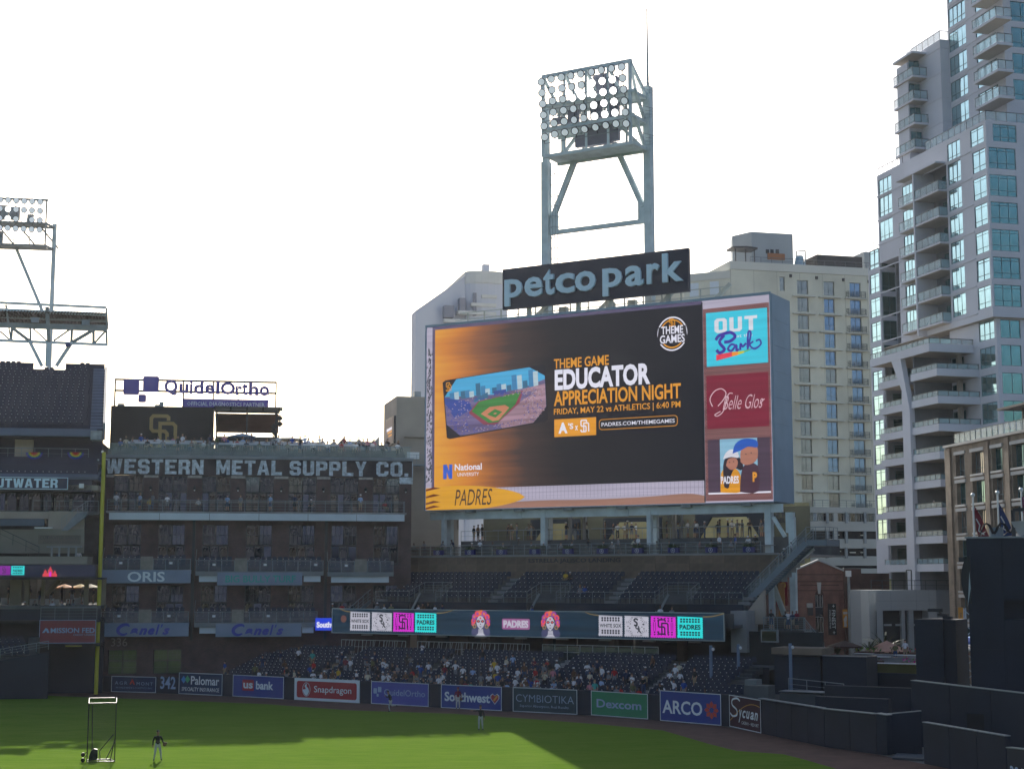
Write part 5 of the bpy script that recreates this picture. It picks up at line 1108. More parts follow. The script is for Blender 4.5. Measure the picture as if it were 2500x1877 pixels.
# dark emblem wall
ey = 12.0; (a, zt2), (b, _) , (_, zb2) = FW.hy(271,990,ey), FW.hy(523,996,ey), FW.hy(271,1100,ey)
EB = empty('emblem_board', FW, label='big dark rooftop board with the gold interlocked team initials', cat='sign')
MB().box(a, b, ey, ey+.5, 23.42, zt2).build('panel', M('near black brown board', (.022,.020,.016), .8, 0, .15), EB)
p, q = FW.hy(365,1010,ey-.1), FW.hy(432,1080,ey-.1); z0 = FW.hy(365,1092,ey-.1)[1]; sd(p[0], q[0], z0, p[1], ey-.05, M('gold emblem paint', (.42,.28,.08), .5, 0, .05), EB)
m = MB()
for u, w_, h in ((295,.7,.25),(384,.55,.2),(394,.45,.5)): x = FW.hy(u,990,ey)[0]; m.box(x-w_/2, x+w_/2, ey, ey+.4, zt2, zt2+h)
m.build('roof_unit', STEELD, EB)
# sponsor frame sign
qy = 13.4; QS = empty('rooftop_frame_sign', FW, label='open steel frame sign with violet squares and violet company name over the brick warehouse roof', cat='sign')
def qp(u, v): return FW.hy(u, v, qy)
PUR = M('violet sign face', (.15,.11,.42), .5, 0, .05); x0q, x1q = qp(280,926)[0], qp(675,940)[0]; zq1, zq0 = qp(280,926)[1], qp(280,953)[1]
m = MB(); m.bar((x0q,qy,zq1),(x1q,qy,zq1),.2); m.bar((x0q,qy,zq0),(x1q,qy,zq0),.2)
for u, zz in ((281,23.4),(448,23.4),(521,23.4),(674,23.4)): x = qp(u,950)[0]; m.bar((x,qy,zz),(x,qy,zq1+.1),.17)
for u in (582,655): x = qp(u,960)[0]; m.bar((x,qy,zq0-1.1),(x,qy,zq0),.1)
m.build('frame', DARK, QS)
for (u0,v0,u1,v1) in ((302,927,340,964.5),(350,918.5,388,957),(338,963,357,983)):
    p, q = qp(u0,v0), qp(u1,v1); fl = flat([rrect(p[0],q[0],q[1],p[1],.18)], qy-.2, PUR, QS, 'square'); MB().box(p[0]+.05,q[0]-.05,qy-.19,qy-.05,q[1]+.05,p[1]-.05).build('square_back', PUR, QS)
xs_ = [402,433.5,438,461,465,471,473.5,497,501.5,524.5,529,534,539,573.5,575.5,591,591.5,605,609,630,634,656.5]
for i, (ch, u0, u1, vt, vb) in enumerate((('Q',402,433.5,927,966),('u',438,460,937,961),('i',464,470,929,962),('d',474,497,930,962),('e',501,524,939,962),('l',528,536,931,963),('O',539,574,933,964),('r',575,591,943,965),('t',591.5,605,934,965),('h',608,631,934,966),('o',634,657,943,967))):
    p, q = qp(u0, vt), qp(u1, vb); txt(ch, p[0], q[0], q[1], p[1], qy-.12, PUR, QS, 'letter', bold=.035, depth=.2)
p, q = qp(448,973), qp(655,1001); H_ = p[1]-q[1]; MB().box(p[0], qp(655,980)[0], qy-.12, qy-.02, q[1], p[1]).build('lower_panel', PUR, QS); txt('OFFICIAL DIAGNOSTICS PARTNER', p[0]+.4, q[0]-.4, q[1]+.30*H_, q[1]+.70*H_, qy-.14, SW_, QS, bold=.01, res=1)
# slatted sun shade
sy = 9.0; SH = empty('roof_pavilion', FW, label='brown slatted sun roof on posts to the right of the dark emblem board', cat='pavilion')
(a, zt2), (b, _) = FW.hy(525,1004,sy), FW.hy(681,1009,sy); zl_ = FW.hy(525,1054,sy+5)[1]
n = 12
for i in range(n): MB().add([(a+(b-a)*t, sy+5*i/n+d, zt2-.2-(zt2-.2-zl_)*i/n - e) for t, d, e in ((0,0,0),(1,0,0),(1,.36,.12),(0,.36,.12),(0,0,.08),(1,0,.08),(1,.36,.2),(0,.36,.2))], [(0,1,2,3),(7,6,5,4),(0,4,5,1),(1,5,6,2),(2,6,7,3),(3,7,4,0)]).build('slat', M('brown slats', (.11,.05,.035), .7, 0, .2), SH)
m = MB(); m.box(a, b+.1, sy-.3, sy-.1, zt2-.15, zt2+.1); m.box(a, b, sy+5, sy+5.3, 23.5, zl_-.5)
for x in (a+.2, (a+b)/2, b-.2): m.bar((x,sy,23.5),(x,sy,zt2),.16)
for k in range(5): m.bar((a+(b-a)*k/4,sy-.2,zt2),(a+(b-a)*k/4,sy-1.4,zt2+.35),.12)
m.build('frame', DARK, SH); m = MB(); m.add([(a,sy-1.4,zt2+.42),(b+.4,sy-1.4,zt2+.42),(b+.4,sy-.1,zt2+.12),(a,sy-.1,zt2+.12)], [(0,1,2,3)]); m.build('canopy_edge', STEELD, SH)
for k, (u, v) in enumerate(((683,1021),(683,1035),(668,1042),(668,1054))):
    x, z = FW.hy(u, v, sy-.4); MB().add([(x-.3,sy-.6,z),(x,sy-.75,z+.36),(x+.38,sy-.6,z-.02),(x,sy-.45,z-.38),(x,sy-.1,z)], [(0,1,2,3),(0,4,1),(1,4,2),(2,4,3),(3,4,0)]).build('floodlight', DARK, SH)
MB().bar((FW.hy(676,1015,sy-.4)[0],sy-.3,zt2),(FW.hy(662,1060,sy-.4)[0],sy-.3,24),.12).build('lamp_post', DARK, SH)
def umbrella(name, loc, r, h, mat, lab, cat='umbrella', tilt=0, grp=None, drop=.35, rz=.3):
    o = empty(name, loc=loc, rz=rz, label=lab, cat=cat, group=grp); m = MB(); n = 8
    for i in range(n):
        a_, b_ = 2*math.pi*i/n, 2*math.pi*(i+1)/n; m.add([(0,0,h),(r*math.cos(a_),r*math.sin(a_),h-drop),(r*math.cos(b_),r*math.sin(b_),h-drop)], [(0,1,2)]); m.add([(r*math.cos(a_),r*math.sin(a_),h-drop),(r*math.cos(b_),r*math.sin(b_),h-drop),(r*math.cos(b_),r*math.sin(b_),h-drop-.12),(r*math.cos(a_),r*math.sin(a_),h-drop-.12)], [(0,1,2,3)])
    m.build('canopy', mat, o); m = MB(); m.tube((0,0,0),(0,0,h+.08),.035,6)
    for i in range(n): a_ = 2*math.pi*i/n; m.bar((0,0,h-drop-.5),(r*.6*math.cos(a_),r*.6*math.sin(a_),h-drop*.62-.04),.02)
    m.build('pole', DARK, o); return o
CRM = M('cream canvas', (.62,.55,.42), .8, 0, .05); PBL = M('pale blue canvas', (.22,.34,.50), .8, 0, .05); 
def atF(fr, u, v, y, z): x = fr.hy(u, v, y)[0]; return tuple(fr.w(x, y, z))
umbrella('roof_umbrella', atF(FW,592,1055,7,24.1), 1.5, 2.35, PBL, 'pale blue open umbrella on the roof deck in front of the slatted pavilion', grp='umbrellas on the roof deck')
umbrella('roof_umbrella', atF(FW,704,1060,8,24.1), 1.75, 2.2, CRM, 'cream open umbrella on the roof deck against the sky, right of the pavilion', grp='umbrellas on the roof deck')
TWIG = M('sparse dark leaves', (.05,.06,.04), .8, 0, .4, 4)
o = empty('roof_shrub', loc=atF(FW,815,1080,9,23.6), label='sparse leafy shrub standing on the roof deck against the white sky', cat='shrub'); rr = random.Random(4); m = MB()
for k in range(7): a_ = rr.uniform(0,6.28); m.tube((0,0,0),(math.cos(a_)*rr.uniform(.2,.9),.3*math.sin(a_),rr.uniform(1.2,2.3)),.03,5,.01)
m.build('stem', TWIG, o); m = MB()
for k in range(9): leaves(m, (rr.uniform(-1.1,.9),0,rr.uniform(.7,1.9)), (.35,.3,.3), 22, .07, rr)
m.build('foliage', TWIG, o)['kind'] = 'stuff'
# ---------------------------------------------------------------- beige block right of the warehouse, low roofs beyond
FB = Frame(P(968,1000,176).x, 176, 14); zt2 = FB.hy(968,967)[1]; xb_ = FB.hy(1120,1250)[0]
BB = empty('beige_block', FB, label='plain beige block between brick warehouse and video board, small screen on its left side', cat='building')
hs = [(FB.hy(986,1100)[0], xb_, FB.hy(986,1100)[1]-9, FB.hy(986,1066)[1])]
m = MB(); facade(m, 0, xb_, 0, zt2, hs, .5); m.quad((0,0,0),(0,9,0),(0,9,zt2),(0,0,zt2)); m.quad((0,0,zt2),(xb_,0,zt2),(xb_,9,zt2),(0,9,zt2)); m.quad((0,9,0),(xb_,9,0),(xb_,9,zt2),(0,9,zt2)); m.quad((xb_,0,0),(xb_,9,0),(xb_,9,zt2),(xb_,0,zt2)); m.box(hs[0][0],hs[0][1],.5,.6,hs[0][2],hs[0][3]); m.build('wall', BEIGE, BB)
p = FB.hy(994,1103,.3); q = FB.hy(1024,1120,.3); MB().box(p[0],q[0],.40,.48,q[1],p[1]).build('door', WHITE, BB)
m = MB(); z = FB.hy(1000,1132,-1)[1]; rail(m, [(FB.hy(990,1130,-1)[0],-1,z),(xb_,-1,z)], 1.05, 1.2, .025, (.25,.5,.75)); m.box(FB.hy(990,1130,-1)[0], xb_, -1.1, 0, z-.2, z); m.build('walkway', STEELD, BB)
p = FB.hx(966,1010,-.1); q = FB.hx(948,1085,-.1); zz1, zz0 = FB.hx(966,1013,-.1)[1], FB.hx(966,1080,-.1)[1]; ya, yb = .4, min(8.5, p[0]+6)
MB().box(-.25, -.02, ya, ya+6, zz0, zz1).build('screen_case', DARK, BB); MB().box(-.28,-.26, ya+.5, ya+5.8, zz0+.2, zz1-.2).build('screen', E_('led side dark', (70,58,62)), BB)
for k, (za, zb2_, mt) in enumerate(((.52,.62,W1),(.42,.5,O1),(.3,.36,O1))): MB().box(-.30,-.285, ya+1, ya+4.6-k*.6, zz0+(zz1-zz0)*za, zz0+(zz1-zz0)*zb2_).build('screen_line', mt, BB)
m = MB(); m.box(FB.hy(1012,950,3)[0], FB.hy(1028,950,3)[0], 3, 4, zt2, zt2+1.0); m.build('roof_unit', STEELD, BB)
fl = Frame(P(620,1090,215).x, 215, 14); LRf = empty('low_roofs', fl, label='low grey roof line with two pointed sails seen beyond the roof deck', cat='building')
zr0 = fl.hy(700,1081)[1]; m = MB(); m.box(0, fl.hy(980,1090)[0], 0, 20, 0, zr0); m.build('wall', M('pale grey roofing', (.20,.22,.26), .8, 0, .1), LRf)
m = MB()
for u0, u1, vt in ((822,841,1065),(906,926,1064)): p = fl.hy(u0,1082,1)[0]; q = fl.hy(u1,1082,1)[0]; m.prism([(p,zr0),(q,zr0),(q,fl.hy(u1,vt,1)[1])], 1, 1.3)
m.box(fl.hy(845,1080,1)[0], fl.hy(925,1080,1)[0], 1, 9, zr0, fl.hy(860,1077,1)[1]); m.build('sail', M('pale roof sail', (.38,.40,.38), .7), LRf)
# ================================================================ LEFT GRANDSTAND
GSN = empty('left_grandstand', FG, label='tall left grandstand with plum-dark upper deck, suites, ribbon strip and steel roof truss', cat='building')
def gp(u, v, y=0): return FG.hy(u, v, y)
XL = -17.0
def gbox(name, u1, vt, vb, y0, y1, mat, u0=None, parent=None):
    """box across the stand, right end at pixel column u1; heights read at its front plane"""
    zt2 = gp(min(u1,200), vt, y0)[1]; zb2 = gp(min(u1,200), vb, y0)[1]; a = XL if u0 is None else gp(u0, (vt+vb)/2, y0)[0]; b = gp(u1, (vt+vb)/2, y0)[0]
    return MB().box(a, b, y0, y1, zb2, zt2).build(name, mat, parent or GSN), a, b, zb2, zt2
PLW = M('plum grey wall', (.035,.035,.065), .8, 0, .15, .5); BFA = M('blue grey fascia', (.10,.13,.21), .6, 0, .1, .5)
yF, zF = 0.6, gp(240,1046,.6)[1]; nR = 19; dz = (gp(255,885,.6+.86*nR)[1]-.9-zF)/nR
xe_ = lambda y: -.5-.105*y
m = MB(); seats = []
for i in range(nR+1):
    y = yF+.86*i; z = zF+dz*i; xr_ = xe_(y)-1.35
    m.box(XL, xe_(y), y-.1, y+.9, z-.9, z-.002*(i % 2))
    x = xr_-.3-rnd.uniform(0,.28)
    while x > XL+.3:
        c = abs(x-gp(121,895,y)[0])
        if not (i > nR-2 and c < 2.9) and not (i == nR-2 and .55 < c < 1.7): seats.append((x, y, z))
        x -= .56
m.build('upper_deck_terrace', PLW, GSN); fill_seats(GSN, seats, SEATPL, [SEATP, GLINT], near_(FG))
m = MB()
for i in range(nR+1): y = yF+.86*i; z = zF+dz*i; m.box(xe_(y)-1.2, xe_(y)-.05, y-.12, y+.35, z-.05, z+.22)
m.build('aisle_steps', M('pale blue grey steps', (.16,.19,.27), .8, 0, .15), GSN)
yz = yF+.86*nR+1; m = MB(); q8 = [(xe_(0)+d,0,zF-1.2) for d in (0,.25)]+[(xe_(yz)+d,yz,zF+dz*nR-1.0) for d in (0,.25)]+[(xe_(0)+d,0,zF+.5) for d in (0,.25)]+[(xe_(yz)+d,yz,zF+dz*nR+.6) for d in (0,.25)]; m.add(q8, [(0,1,3,2),(4,5,7,6),(0,1,5,4),(2,3,7,6),(0,2,6,4),(1,3,7,5)]); m.build('end_wall', M('end wall steel', (.20,.21,.24), .6, 0, .1), GSN)
yT2 = yF+.86*nR+.7; zT2 = zF+dz*nR
for a, b in ((XL, gp(84,880,yT2)[0]), (gp(162,880,yT2)[0], xe_(yT2))):
    MB().box(a, b, yT2-.45, yT2-.35, zT2-1, zT2+.74).build('back_parapet', PLW, GSN); m = MB(); rail(m, [(a,yT2,zT2),(b,yT2,zT2)], 1.6, 1.25, .018, (.55,.8)); m.build('back_railing', STEELD, GSN)
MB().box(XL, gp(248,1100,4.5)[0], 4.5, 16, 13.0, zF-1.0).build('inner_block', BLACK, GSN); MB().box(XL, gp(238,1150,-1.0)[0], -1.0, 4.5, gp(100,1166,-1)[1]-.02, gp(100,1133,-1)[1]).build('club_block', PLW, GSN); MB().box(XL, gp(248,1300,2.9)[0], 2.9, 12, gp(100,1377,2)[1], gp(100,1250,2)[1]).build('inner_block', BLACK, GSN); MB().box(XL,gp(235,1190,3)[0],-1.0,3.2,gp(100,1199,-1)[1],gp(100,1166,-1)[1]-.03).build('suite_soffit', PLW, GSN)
gbox('deck_fascia', 236, 1047, 1065, -.1, .5, BFA)
gbox('concourse_back_wall', 250, 1064, 1134, 4.0, 4.4, PLW)
gbox('concourse_floor', 252, 1116, 1134, -.2, 4.0, PLW)
gbox('beige_column', 80, 1073, 1118, 2.6, 3.2, M('warm beige column', (.45,.38,.28), .8, 0, .1), u0=36)
a_, zc = gp(0,1118,-.15); m = MB(); rail(m, [(XL,-.15,zc),(gp(216,1110,-.15)[0],-.15,zc)], 1.0, 1.3, .022, (.5,)); m.build('concourse_railing', RAILM, GSN)
gbox('stair_landing', 248, 1050, 1073, -.3, 1.2, M('pale stair panel', (.30,.33,.36), .7, 0, .3, 2), u0=221)
m = MB(); m.xprism([(-.2,gp(230,1160,-.2)[1]),(3.5,gp(230,1120,-.2)[1]),(3.5,gp(230,1112,-.2)[1]),(-.2,gp(230,1152,-.2)[1])], gp(218,1150)[0], gp(246,1150)[0]); m.build('stair_flight', M('pale blue grey steps', (.16,.19,.27)), GSN)
seats = []
for i, v in enumerate((1158,1148,1139)):
    y = -.9+.8*i; x = gp(214,1150,y)[0]; z = gp(100,v,y)[1]-.35
    while x > XL: seats.append((x, y, z)); x -= .56
for p in seats: pass
mb_ = MB()
for p in seats: seat_mb(mb_, *p)
mb_.build('club_seats', [SEATP, GLINT], GSN)['kind'] = 'stuff'
gbox('club_floor', 240, 1160, 1170, -1.2, 2, BFA); gbox('club_fascia', 240, 1157, 1165, -1.35, -1.2, BFA)
_, a, b, z0, z1 = gbox('name_panel', 166, 1165.5, 1195, -1.6, -1.36, M('navy name panel', (.022,.028,.07), .5), parent=GSN)
m = MB(); m.box(XL, b, -1.64, -1.61, z1-.07, z1); m.box(XL, b, -1.64, -1.61, z0, z0+.07); m.box(b-.07, b, -1.64, -1.61, z0+.07, z1-.07); m.build('name_panel_border', LBL, GSN)
xL = gp(-29,1180,-1.62)[0]; block('CUTWATER', xL, gp(141,1180,-1.62)[0], z0+.16, z1-.14, -1.65, LBL, GSN, gap=.14)
gbox('soffit_band', 240, 1184, 1196, -1.0, 3, BEIGE, u0=167); gbox('box_light', 204, 1180, 1191, -1.3, -1.05, WHITE, u0=193)
_, a, b, z0, z1 = gbox('suite_back', 238, 1196, 1250, 3.2, 3.4, M('suite interior', (.03,.03,.035), .8, 0, .5, 1.2))
for k, (u, w_) in enumerate(((118,22),(148,22),(170,12),(190,30),(224,20),(90,24),(60,24),(30,24),(4,22),(-24,24))):
    p = gp(u, 1225, 1.2); q = gp(u+w_, 1225, 1.2)[0]-p[0]; window(GSN, p[0]+q/2-.5, 1.2, gp(100,1247,1.2)[1], q, 1.75, 1 if k % 2 else 2, 1, split=(.2,) if k % 3 == 0 else None)
m = MB()
for u, v, w_, h in ((40,1213,40,5),(52,1213,14,6),(10,1222,18,8),(52,1223,14,7),(178,1205,6,10),(120,1226,8,12),(133,1215,5,30),(174,1217,8,28),(163,1218,10,26)):
    p = gp(u,v,2.9); q = gp(u+w_,v+h,2.9); m.box(p[0],q[0],2.85,2.9,q[1],p[1])
m.build('bar_signs', M('pale interior panels', (.55,.55,.5), .6, 0, .4, 6), GSN)
m = MB(); rail(m, [(gp(80,1247,-.3)[0],-.3,gp(100,1247,-.3)[1]),(gp(240,1247,-.3)[0],-.3,gp(100,1247,-.3)[1])], 1.0, 1.3, .02, (.5,)); m.build('suite_railing', RAILM, GSN)
gbox('suite_parapet', 118, 1249, 1266, -.6, -.3, BEIGE); gbox('suite_parapet', 206, 1248, 1292, -.5, -.2, BEIGE, u0=118); gbox('suite_floor', 240, 1248, 1256, -.3, 3.2, CONCD)
gbox('lower_suite_back', 250, 1256, 1350, 2.6, 2.8, M('suite interior', (.03,.03,.035)))
m = MB()
for k in range(9): p = gp(100-k*15,1268,-.9); m.box(p[0]-.33,p[0]+.33,-1.0,-.8,p[1]-.6,p[1]+.05)
m.build('padded_seats', M('blue grey padded seats', (.07,.10,.15), .6), GSN)['kind'] = 'stuff'
p, q = gp(150,1290,-1.3), gp(214,1250,-1.3)
m = MB(); m.prism([(p[0],p[1]-.2),(gp(165,1290,-1.3)[0],p[1]-.2),(q[0]-.2,q[1]-.5),(q[0],q[1]-.2),(q[0],q[1]+.1),(q[0]-1,q[1]-.1)], -1.4, -.9); m.build('stair_flight', M('stair side grey blue', (.16,.19,.22), .6, 0, .3, 1.5), GSN)
rail_m = MB(); rail(rail_m, [(p[0],-1.4,p[1]),(q[0],-1.4,q[1]+.1)], 1.0, .6, .02, (.3,.6)); rail_m.build('stair_railing', RAILM, GSN)
_, a, b, z0, z1 = gbox('sponsor_wall', 205, 1291, 1350, -.9, -.6, M('beige drab stucco', (.20,.19,.16), .85, 0, .15, .4), u0=82)
gbox('sponsor_wall', 82, 1292, 1350, -.3, 0, M('beige drab stucco', (.20,.19,.16)))
gbox('wall_cap', 127, 1286.5, 1289.5, -1.1, -.5, WHITE, u0=84)
BRN = M('bronze dull letters', (.07,.065,.06), .5); _, a2, b2, z02, z12 = gbox('plaque', 197, 1306, 1328, -.96, -.9, M('plaque brown', (.13,.11,.09), .7), u0=93)
txt('CUTWATER SPIRITS', a2+.15, b2-.15, z02+.5*(z12-z02), z12-.08, -.98, BRN, GSN, bold=.03); txt('COCKTAILS & SPIRITS', a2+.5, b2-.5, z02+.08, z02+.4*(z12-z02), -.98, BRN, GSN)
m = MB()
for u in (117,158): p = gp(u,1334,-1.6); m.box(p[0]-.1,p[0]+1.6,-1.9,-1.3,p[1]-.06,p[1]+.04); m.box(p[0]+.3,p[0]+.45,-1.7,-1.55,p[1]-1,p[1]-.06); m.box(p[0]+1.0,p[0]+1.15,-1.7,-1.55,p[1]-1,p[1]-.06)
m.build('counter_table', STEELD, GSN)
m = MB(); p, q = gp(0,1300,-1.2), gp(95,1350,-1.2); rail(m, [(p[0],-1.2,p[1]-.6),(q[0],-1.2,q[1]-.4)], 1.0, 1.2, .03, (.5,)); m.build('stair_railing', DARK, GSN)
gbox('lower_ledge', 213, 1358, 1377, -2.4, 2, M('pale drab ledge', (.24,.22,.19), .8, 0, .1))
_, a, b, z0, z1 = gbox('ribbon_case', 235, 1378, 1409, -2.6, -2.42, DARK)
MB().box(XL, b-.1, -2.66, -2.62, z0+.08, z1-.06).build('ribbon_screen_strip', E_('led dark navy', (18,22,44), 1, .2), GSN)
def gs(u0,u1,v0,v1,mat,dy=0): p = gp(u0,v0,-2.7-dy); q = gp(u1,v1,-2.7-dy); return MB().box(p[0],q[0],-2.70-dy,-2.69-dy,q[1],p[1]).build('paper_banner', mat, GSN), p, q
_, p, q = gs(-6,25,1381,1403,E_('led violet banner', (130,30,150))); sd(p[0]+.45, q[0]-.4, q[1]+.1, p[1]-.1, -2.74, LK, GSN)
_, p, q = gs(28,59,1381,1403,LC); txt('PADRES', p[0]+.15, q[0]-.15, q[1]+.32*(p[1]-q[1]), q[1]+.62*(p[1]-q[1]), -2.74, LK, GSN, bold=.04)
m = MB(); 
for zf in (.12,.78):
    for k in range(6): c = p[0]+.2+k*(q[0]-p[0]-.4)/5; zc = q[1]+zf*(p[1]-q[1]); m.quad((c-.07,-2.74,zc),(c+.05,-2.74,zc),(c+.05,-2.74,zc+.1),(c-.07,-2.74,zc+.1))
m.build('cut_out', LK, GSN)
CST = E_('led castle red', (205,60,70)); P0 = gp(104,1407,-2.7); P1 = gp(140,1381,-2.7); W_ = P1[0]-P0[0]; H_ = P1[1]-P0[1]; f = lambda pl: [(P0[0]+x*W_, P0[1]+z*H_) for x, z in pl]
flat([f([(0,0),(0,.22),(.08,.3),(.08,.45),(.18,.7),(.28,.45),(.28,.3),(.36,.35),(.36,.6),(.42,.68),(.52,1),(.62,.68),(.68,.6),(.68,.35),(.76,.3),(.76,.4),(.84,.6),(.92,.4),(.92,.3),(1,.22),(1,0)])], -2.70, CST, GSN, 'church_picture')
flat([f([(.44,0),(.44,.4),(.52,.5),(.60,.4),(.60,0)])], -2.72, LM, GSN, 'church_door')
# open street level under the ribbon
gbox('street_level_beam', 250, 1409, 1414, -2.2, 3, DARK)
for u, w_ in ((24,26),(60,10),(100,8),(205,10),(243,14)): p = gp(u,1445,1.5); MB().box(p[0],p[0]+w_/24.,1.5,2.0,gp(100,1485,1.5)[1],gp(100,1412,1.5)[1]).build('column', M('tan street column', (.22,.19,.13), .8), GSN)
m = MB(); p, q = gp(112,1452,3.0), gp(146,1416,3.0); m.bar((p[0],3,p[1]),(q[0],3,q[1]),.45); m.build('raking_column', M('tan street column', (.22,.19,.13)), GSN); m = MB(); p, q = gp(72,1450,3.0), gp(60,1414,3.0); m.bar((p[0],3,p[1]),(q[0],3,q[1]),.3); m.build('raking_column', M('tan street column', (.22,.19,.13)), GSN)
_, a, b, z0, z1 = gbox('street_deck', 246, 1478, 1486, -1.8, 22, CONCD)
gbox('deck_fascia_low', 246, 1484, 1514, -1.6, -1.4, NAVYW)
m = MB(); rail(m, [(gp(99,1512,-2.3)[0],-2.3,gp(160,1512,-2.3)[1]),(gp(236,1512,-2.3)[0],-2.3,gp(160,1512,-2.3)[1])], 1.15, 1.2, .022, (.25,.5,.75)); m.build('street_railing', RAILM, GSN)
for k in range(14):
    u = rnd.uniform(0,240); p = gp(u,1476,rnd.uniform(4,8)); w_ = rnd.uniform(.3,.9); MB().box(p[0],p[0]+w_,5,5.5,z1,z1+rnd.uniform(.5,.8)).build('street_table', M('white street furniture', (.6,.6,.58), .5), GSN)
for u, v, mt, lab in ((158,1432,M('orange canvas', (.80,.26,.01), .8), 'bright orange umbrella on the street level beyond the grandstand'), (192,1433,M('yellow cream canvas', (.78,.52,.12), .8), 'yellow cream umbrella just right of the orange one'), (213,1435,CRM, 'small cream umbrella near the foul pole, behind the others')):
    x = FG.hy(u, v, 12)[0]; umbrella('street_umbrella', tuple(FG.w(x, 12+(u-158)*.05, z1)), 1.0, FG.hy(u,1425,12)[1]-z1, mt, lab, grp='umbrellas on the street beyond the grandstand')
MB().box(XL, gp(262,1450,24)[0], 24, 25, z1-2, z1+6).build('street_wall', M('shaded street backdrop', (.10,.09,.07), .8, 0, .5, .6), GSN); m = MB(); m.box(gp(90,1450,16)[0], gp(105,1450,16)[0], 16, 17, z1, z1+3.2); m.build('street_wall', M('pale street wall', (.40,.38,.34), .8, 0, .3), GSN)  # dark wall added in place of the shaded street, pale box as bright spot
# sponsor board, lower corner seats, tunnel
MF = empty('sponsor_board', FG, label='maroon credit union board with white lettering, partly hidden by the yellow pole', cat='sign')
p, q = gp(97,1513,-2.6), gp(233,1569,-2.6); MB().box(p[0],q[0],-2.6,-2.5,q[1],p[1]).build('panel', M('sponsor maroon', (.20,.02,.03), .5, 0, .08), MF); L_, H_ = q[0]-p[0], p[1]-q[1]
m = MB(); m.box(p[0],q[0],-2.64,-2.61,p[1]-.05,p[1]); m.box(p[0],q[0],-2.64,-2.61,q[1],q[1]+.05); m.box(p[0],p[0]+.05,-2.64,-2.61,q[1]+.05,p[1]-.05); m.box(q[0]-.05,q[0],-2.64,-2.61,q[1]+.05,p[1]-.05); m.build('border', SLB, MF)
txt('MISSION FED', p[0]+.20*L_, p[0]+.98*L_, q[1]+.44*H_, q[1]+.66*H_, -2.63, SLB, MF, bold=.02); txt('CREDIT UNION', p[0]+.60*L_, p[0]+.98*L_, q[1]+.32*H_, q[1]+.39*H_, -2.63, SLB, MF)
flat([[(p[0]+x*L_, q[1]+z*H_) for x, z in ((.05,.45),(.11,.66),(.15,.62),(.18,.45),(.14,.45),(.12,.56),(.09,.45))]], -2.63, SLB, MF)
FL = empty('corner_seating', FG, label='small corner block of navy seats and sloping navy wall at the lower left edge', cat='seating stand')
seats = []
for i in range(6):
    y = -4.5+.8*i; z = gp(30,1608,y)[1]+.25*i; x = gp(66-3*i,1560,y)[0]
    while x > -16: seats.append((x,y,z)); x -= .56
    MB().box(-17, gp(70,1560,y)[0], y-.1, y+.75, z-.6, z-.002).build('step', CONCD, FL)
for s_ in seats: part('seat', SEAT, FL, s_)
p, q = gp(-60,1632,-5), gp(118,1590,-5); m = MB(); m.prism([(p[0],0),(q[0]+.1,0),(q[0]+.1,q[1]),(gp(0,1612,-5)[0],gp(0,1612,-5)[1]),(p[0],p[1])], -5.3, -4.9); m.build('front_wall', NAVYW, FL)
m = MB(); rail(m, [(gp(0,1600,-5)[0],-5,gp(0,1600,-5)[1]-.2),(gp(118,1580,-5)[0],-5,gp(118,1580,-5)[1]-.2)], .8, 1.1, .03, (.4,.7)); m.build('railing', RAILM, FL)
MB().box(gp(70,1560,-4)[0], gp(92,1560,-4)[0], -4.2, -2.2, 3.2, gp(80,1556,-4)[1]).build('stair_side', CONCD, FL)
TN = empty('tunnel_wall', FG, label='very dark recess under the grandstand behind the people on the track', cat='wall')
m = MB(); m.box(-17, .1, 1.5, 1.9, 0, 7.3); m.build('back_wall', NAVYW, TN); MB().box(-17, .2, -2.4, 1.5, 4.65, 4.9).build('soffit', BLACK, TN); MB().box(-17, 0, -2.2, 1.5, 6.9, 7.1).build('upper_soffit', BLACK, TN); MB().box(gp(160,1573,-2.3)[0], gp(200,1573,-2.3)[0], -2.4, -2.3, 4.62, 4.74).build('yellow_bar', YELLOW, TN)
# ---------------------------------------------------------------- foul pole
g = G(234,1694); FP = empty('foul_pole', loc=tuple(g), rz=R_(9), label='tall yellow pole at the field corner between grandstand and brick warehouse', cat='pole')
zt2 = P(254,1104,g.y).z; MB().tube((0,0,0),(0,0,zt2),.19,12).build('pole', YELLOW, FP); z0, z1 = P(227,1571,g.y).z, P(227,1485,g.y).z
m = MB(); m.box(-.72,-.46,-.03,.03,z0,z1); m.bar((-.6,0,z1-.03),(0,0,z1-.03),.06); m.bar((-.6,0,z0+.03),(0,0,z0+.03),.06); m.build('wing', YELLOW, FP)
m = MB(); m.blob((-.15,-.1,zt2+.05),.13,6,4); m.blob((-.5,-.1,P(248,1123,g.y).z),.1,6,4); m.build('marker_lamp', WHITE, FP)
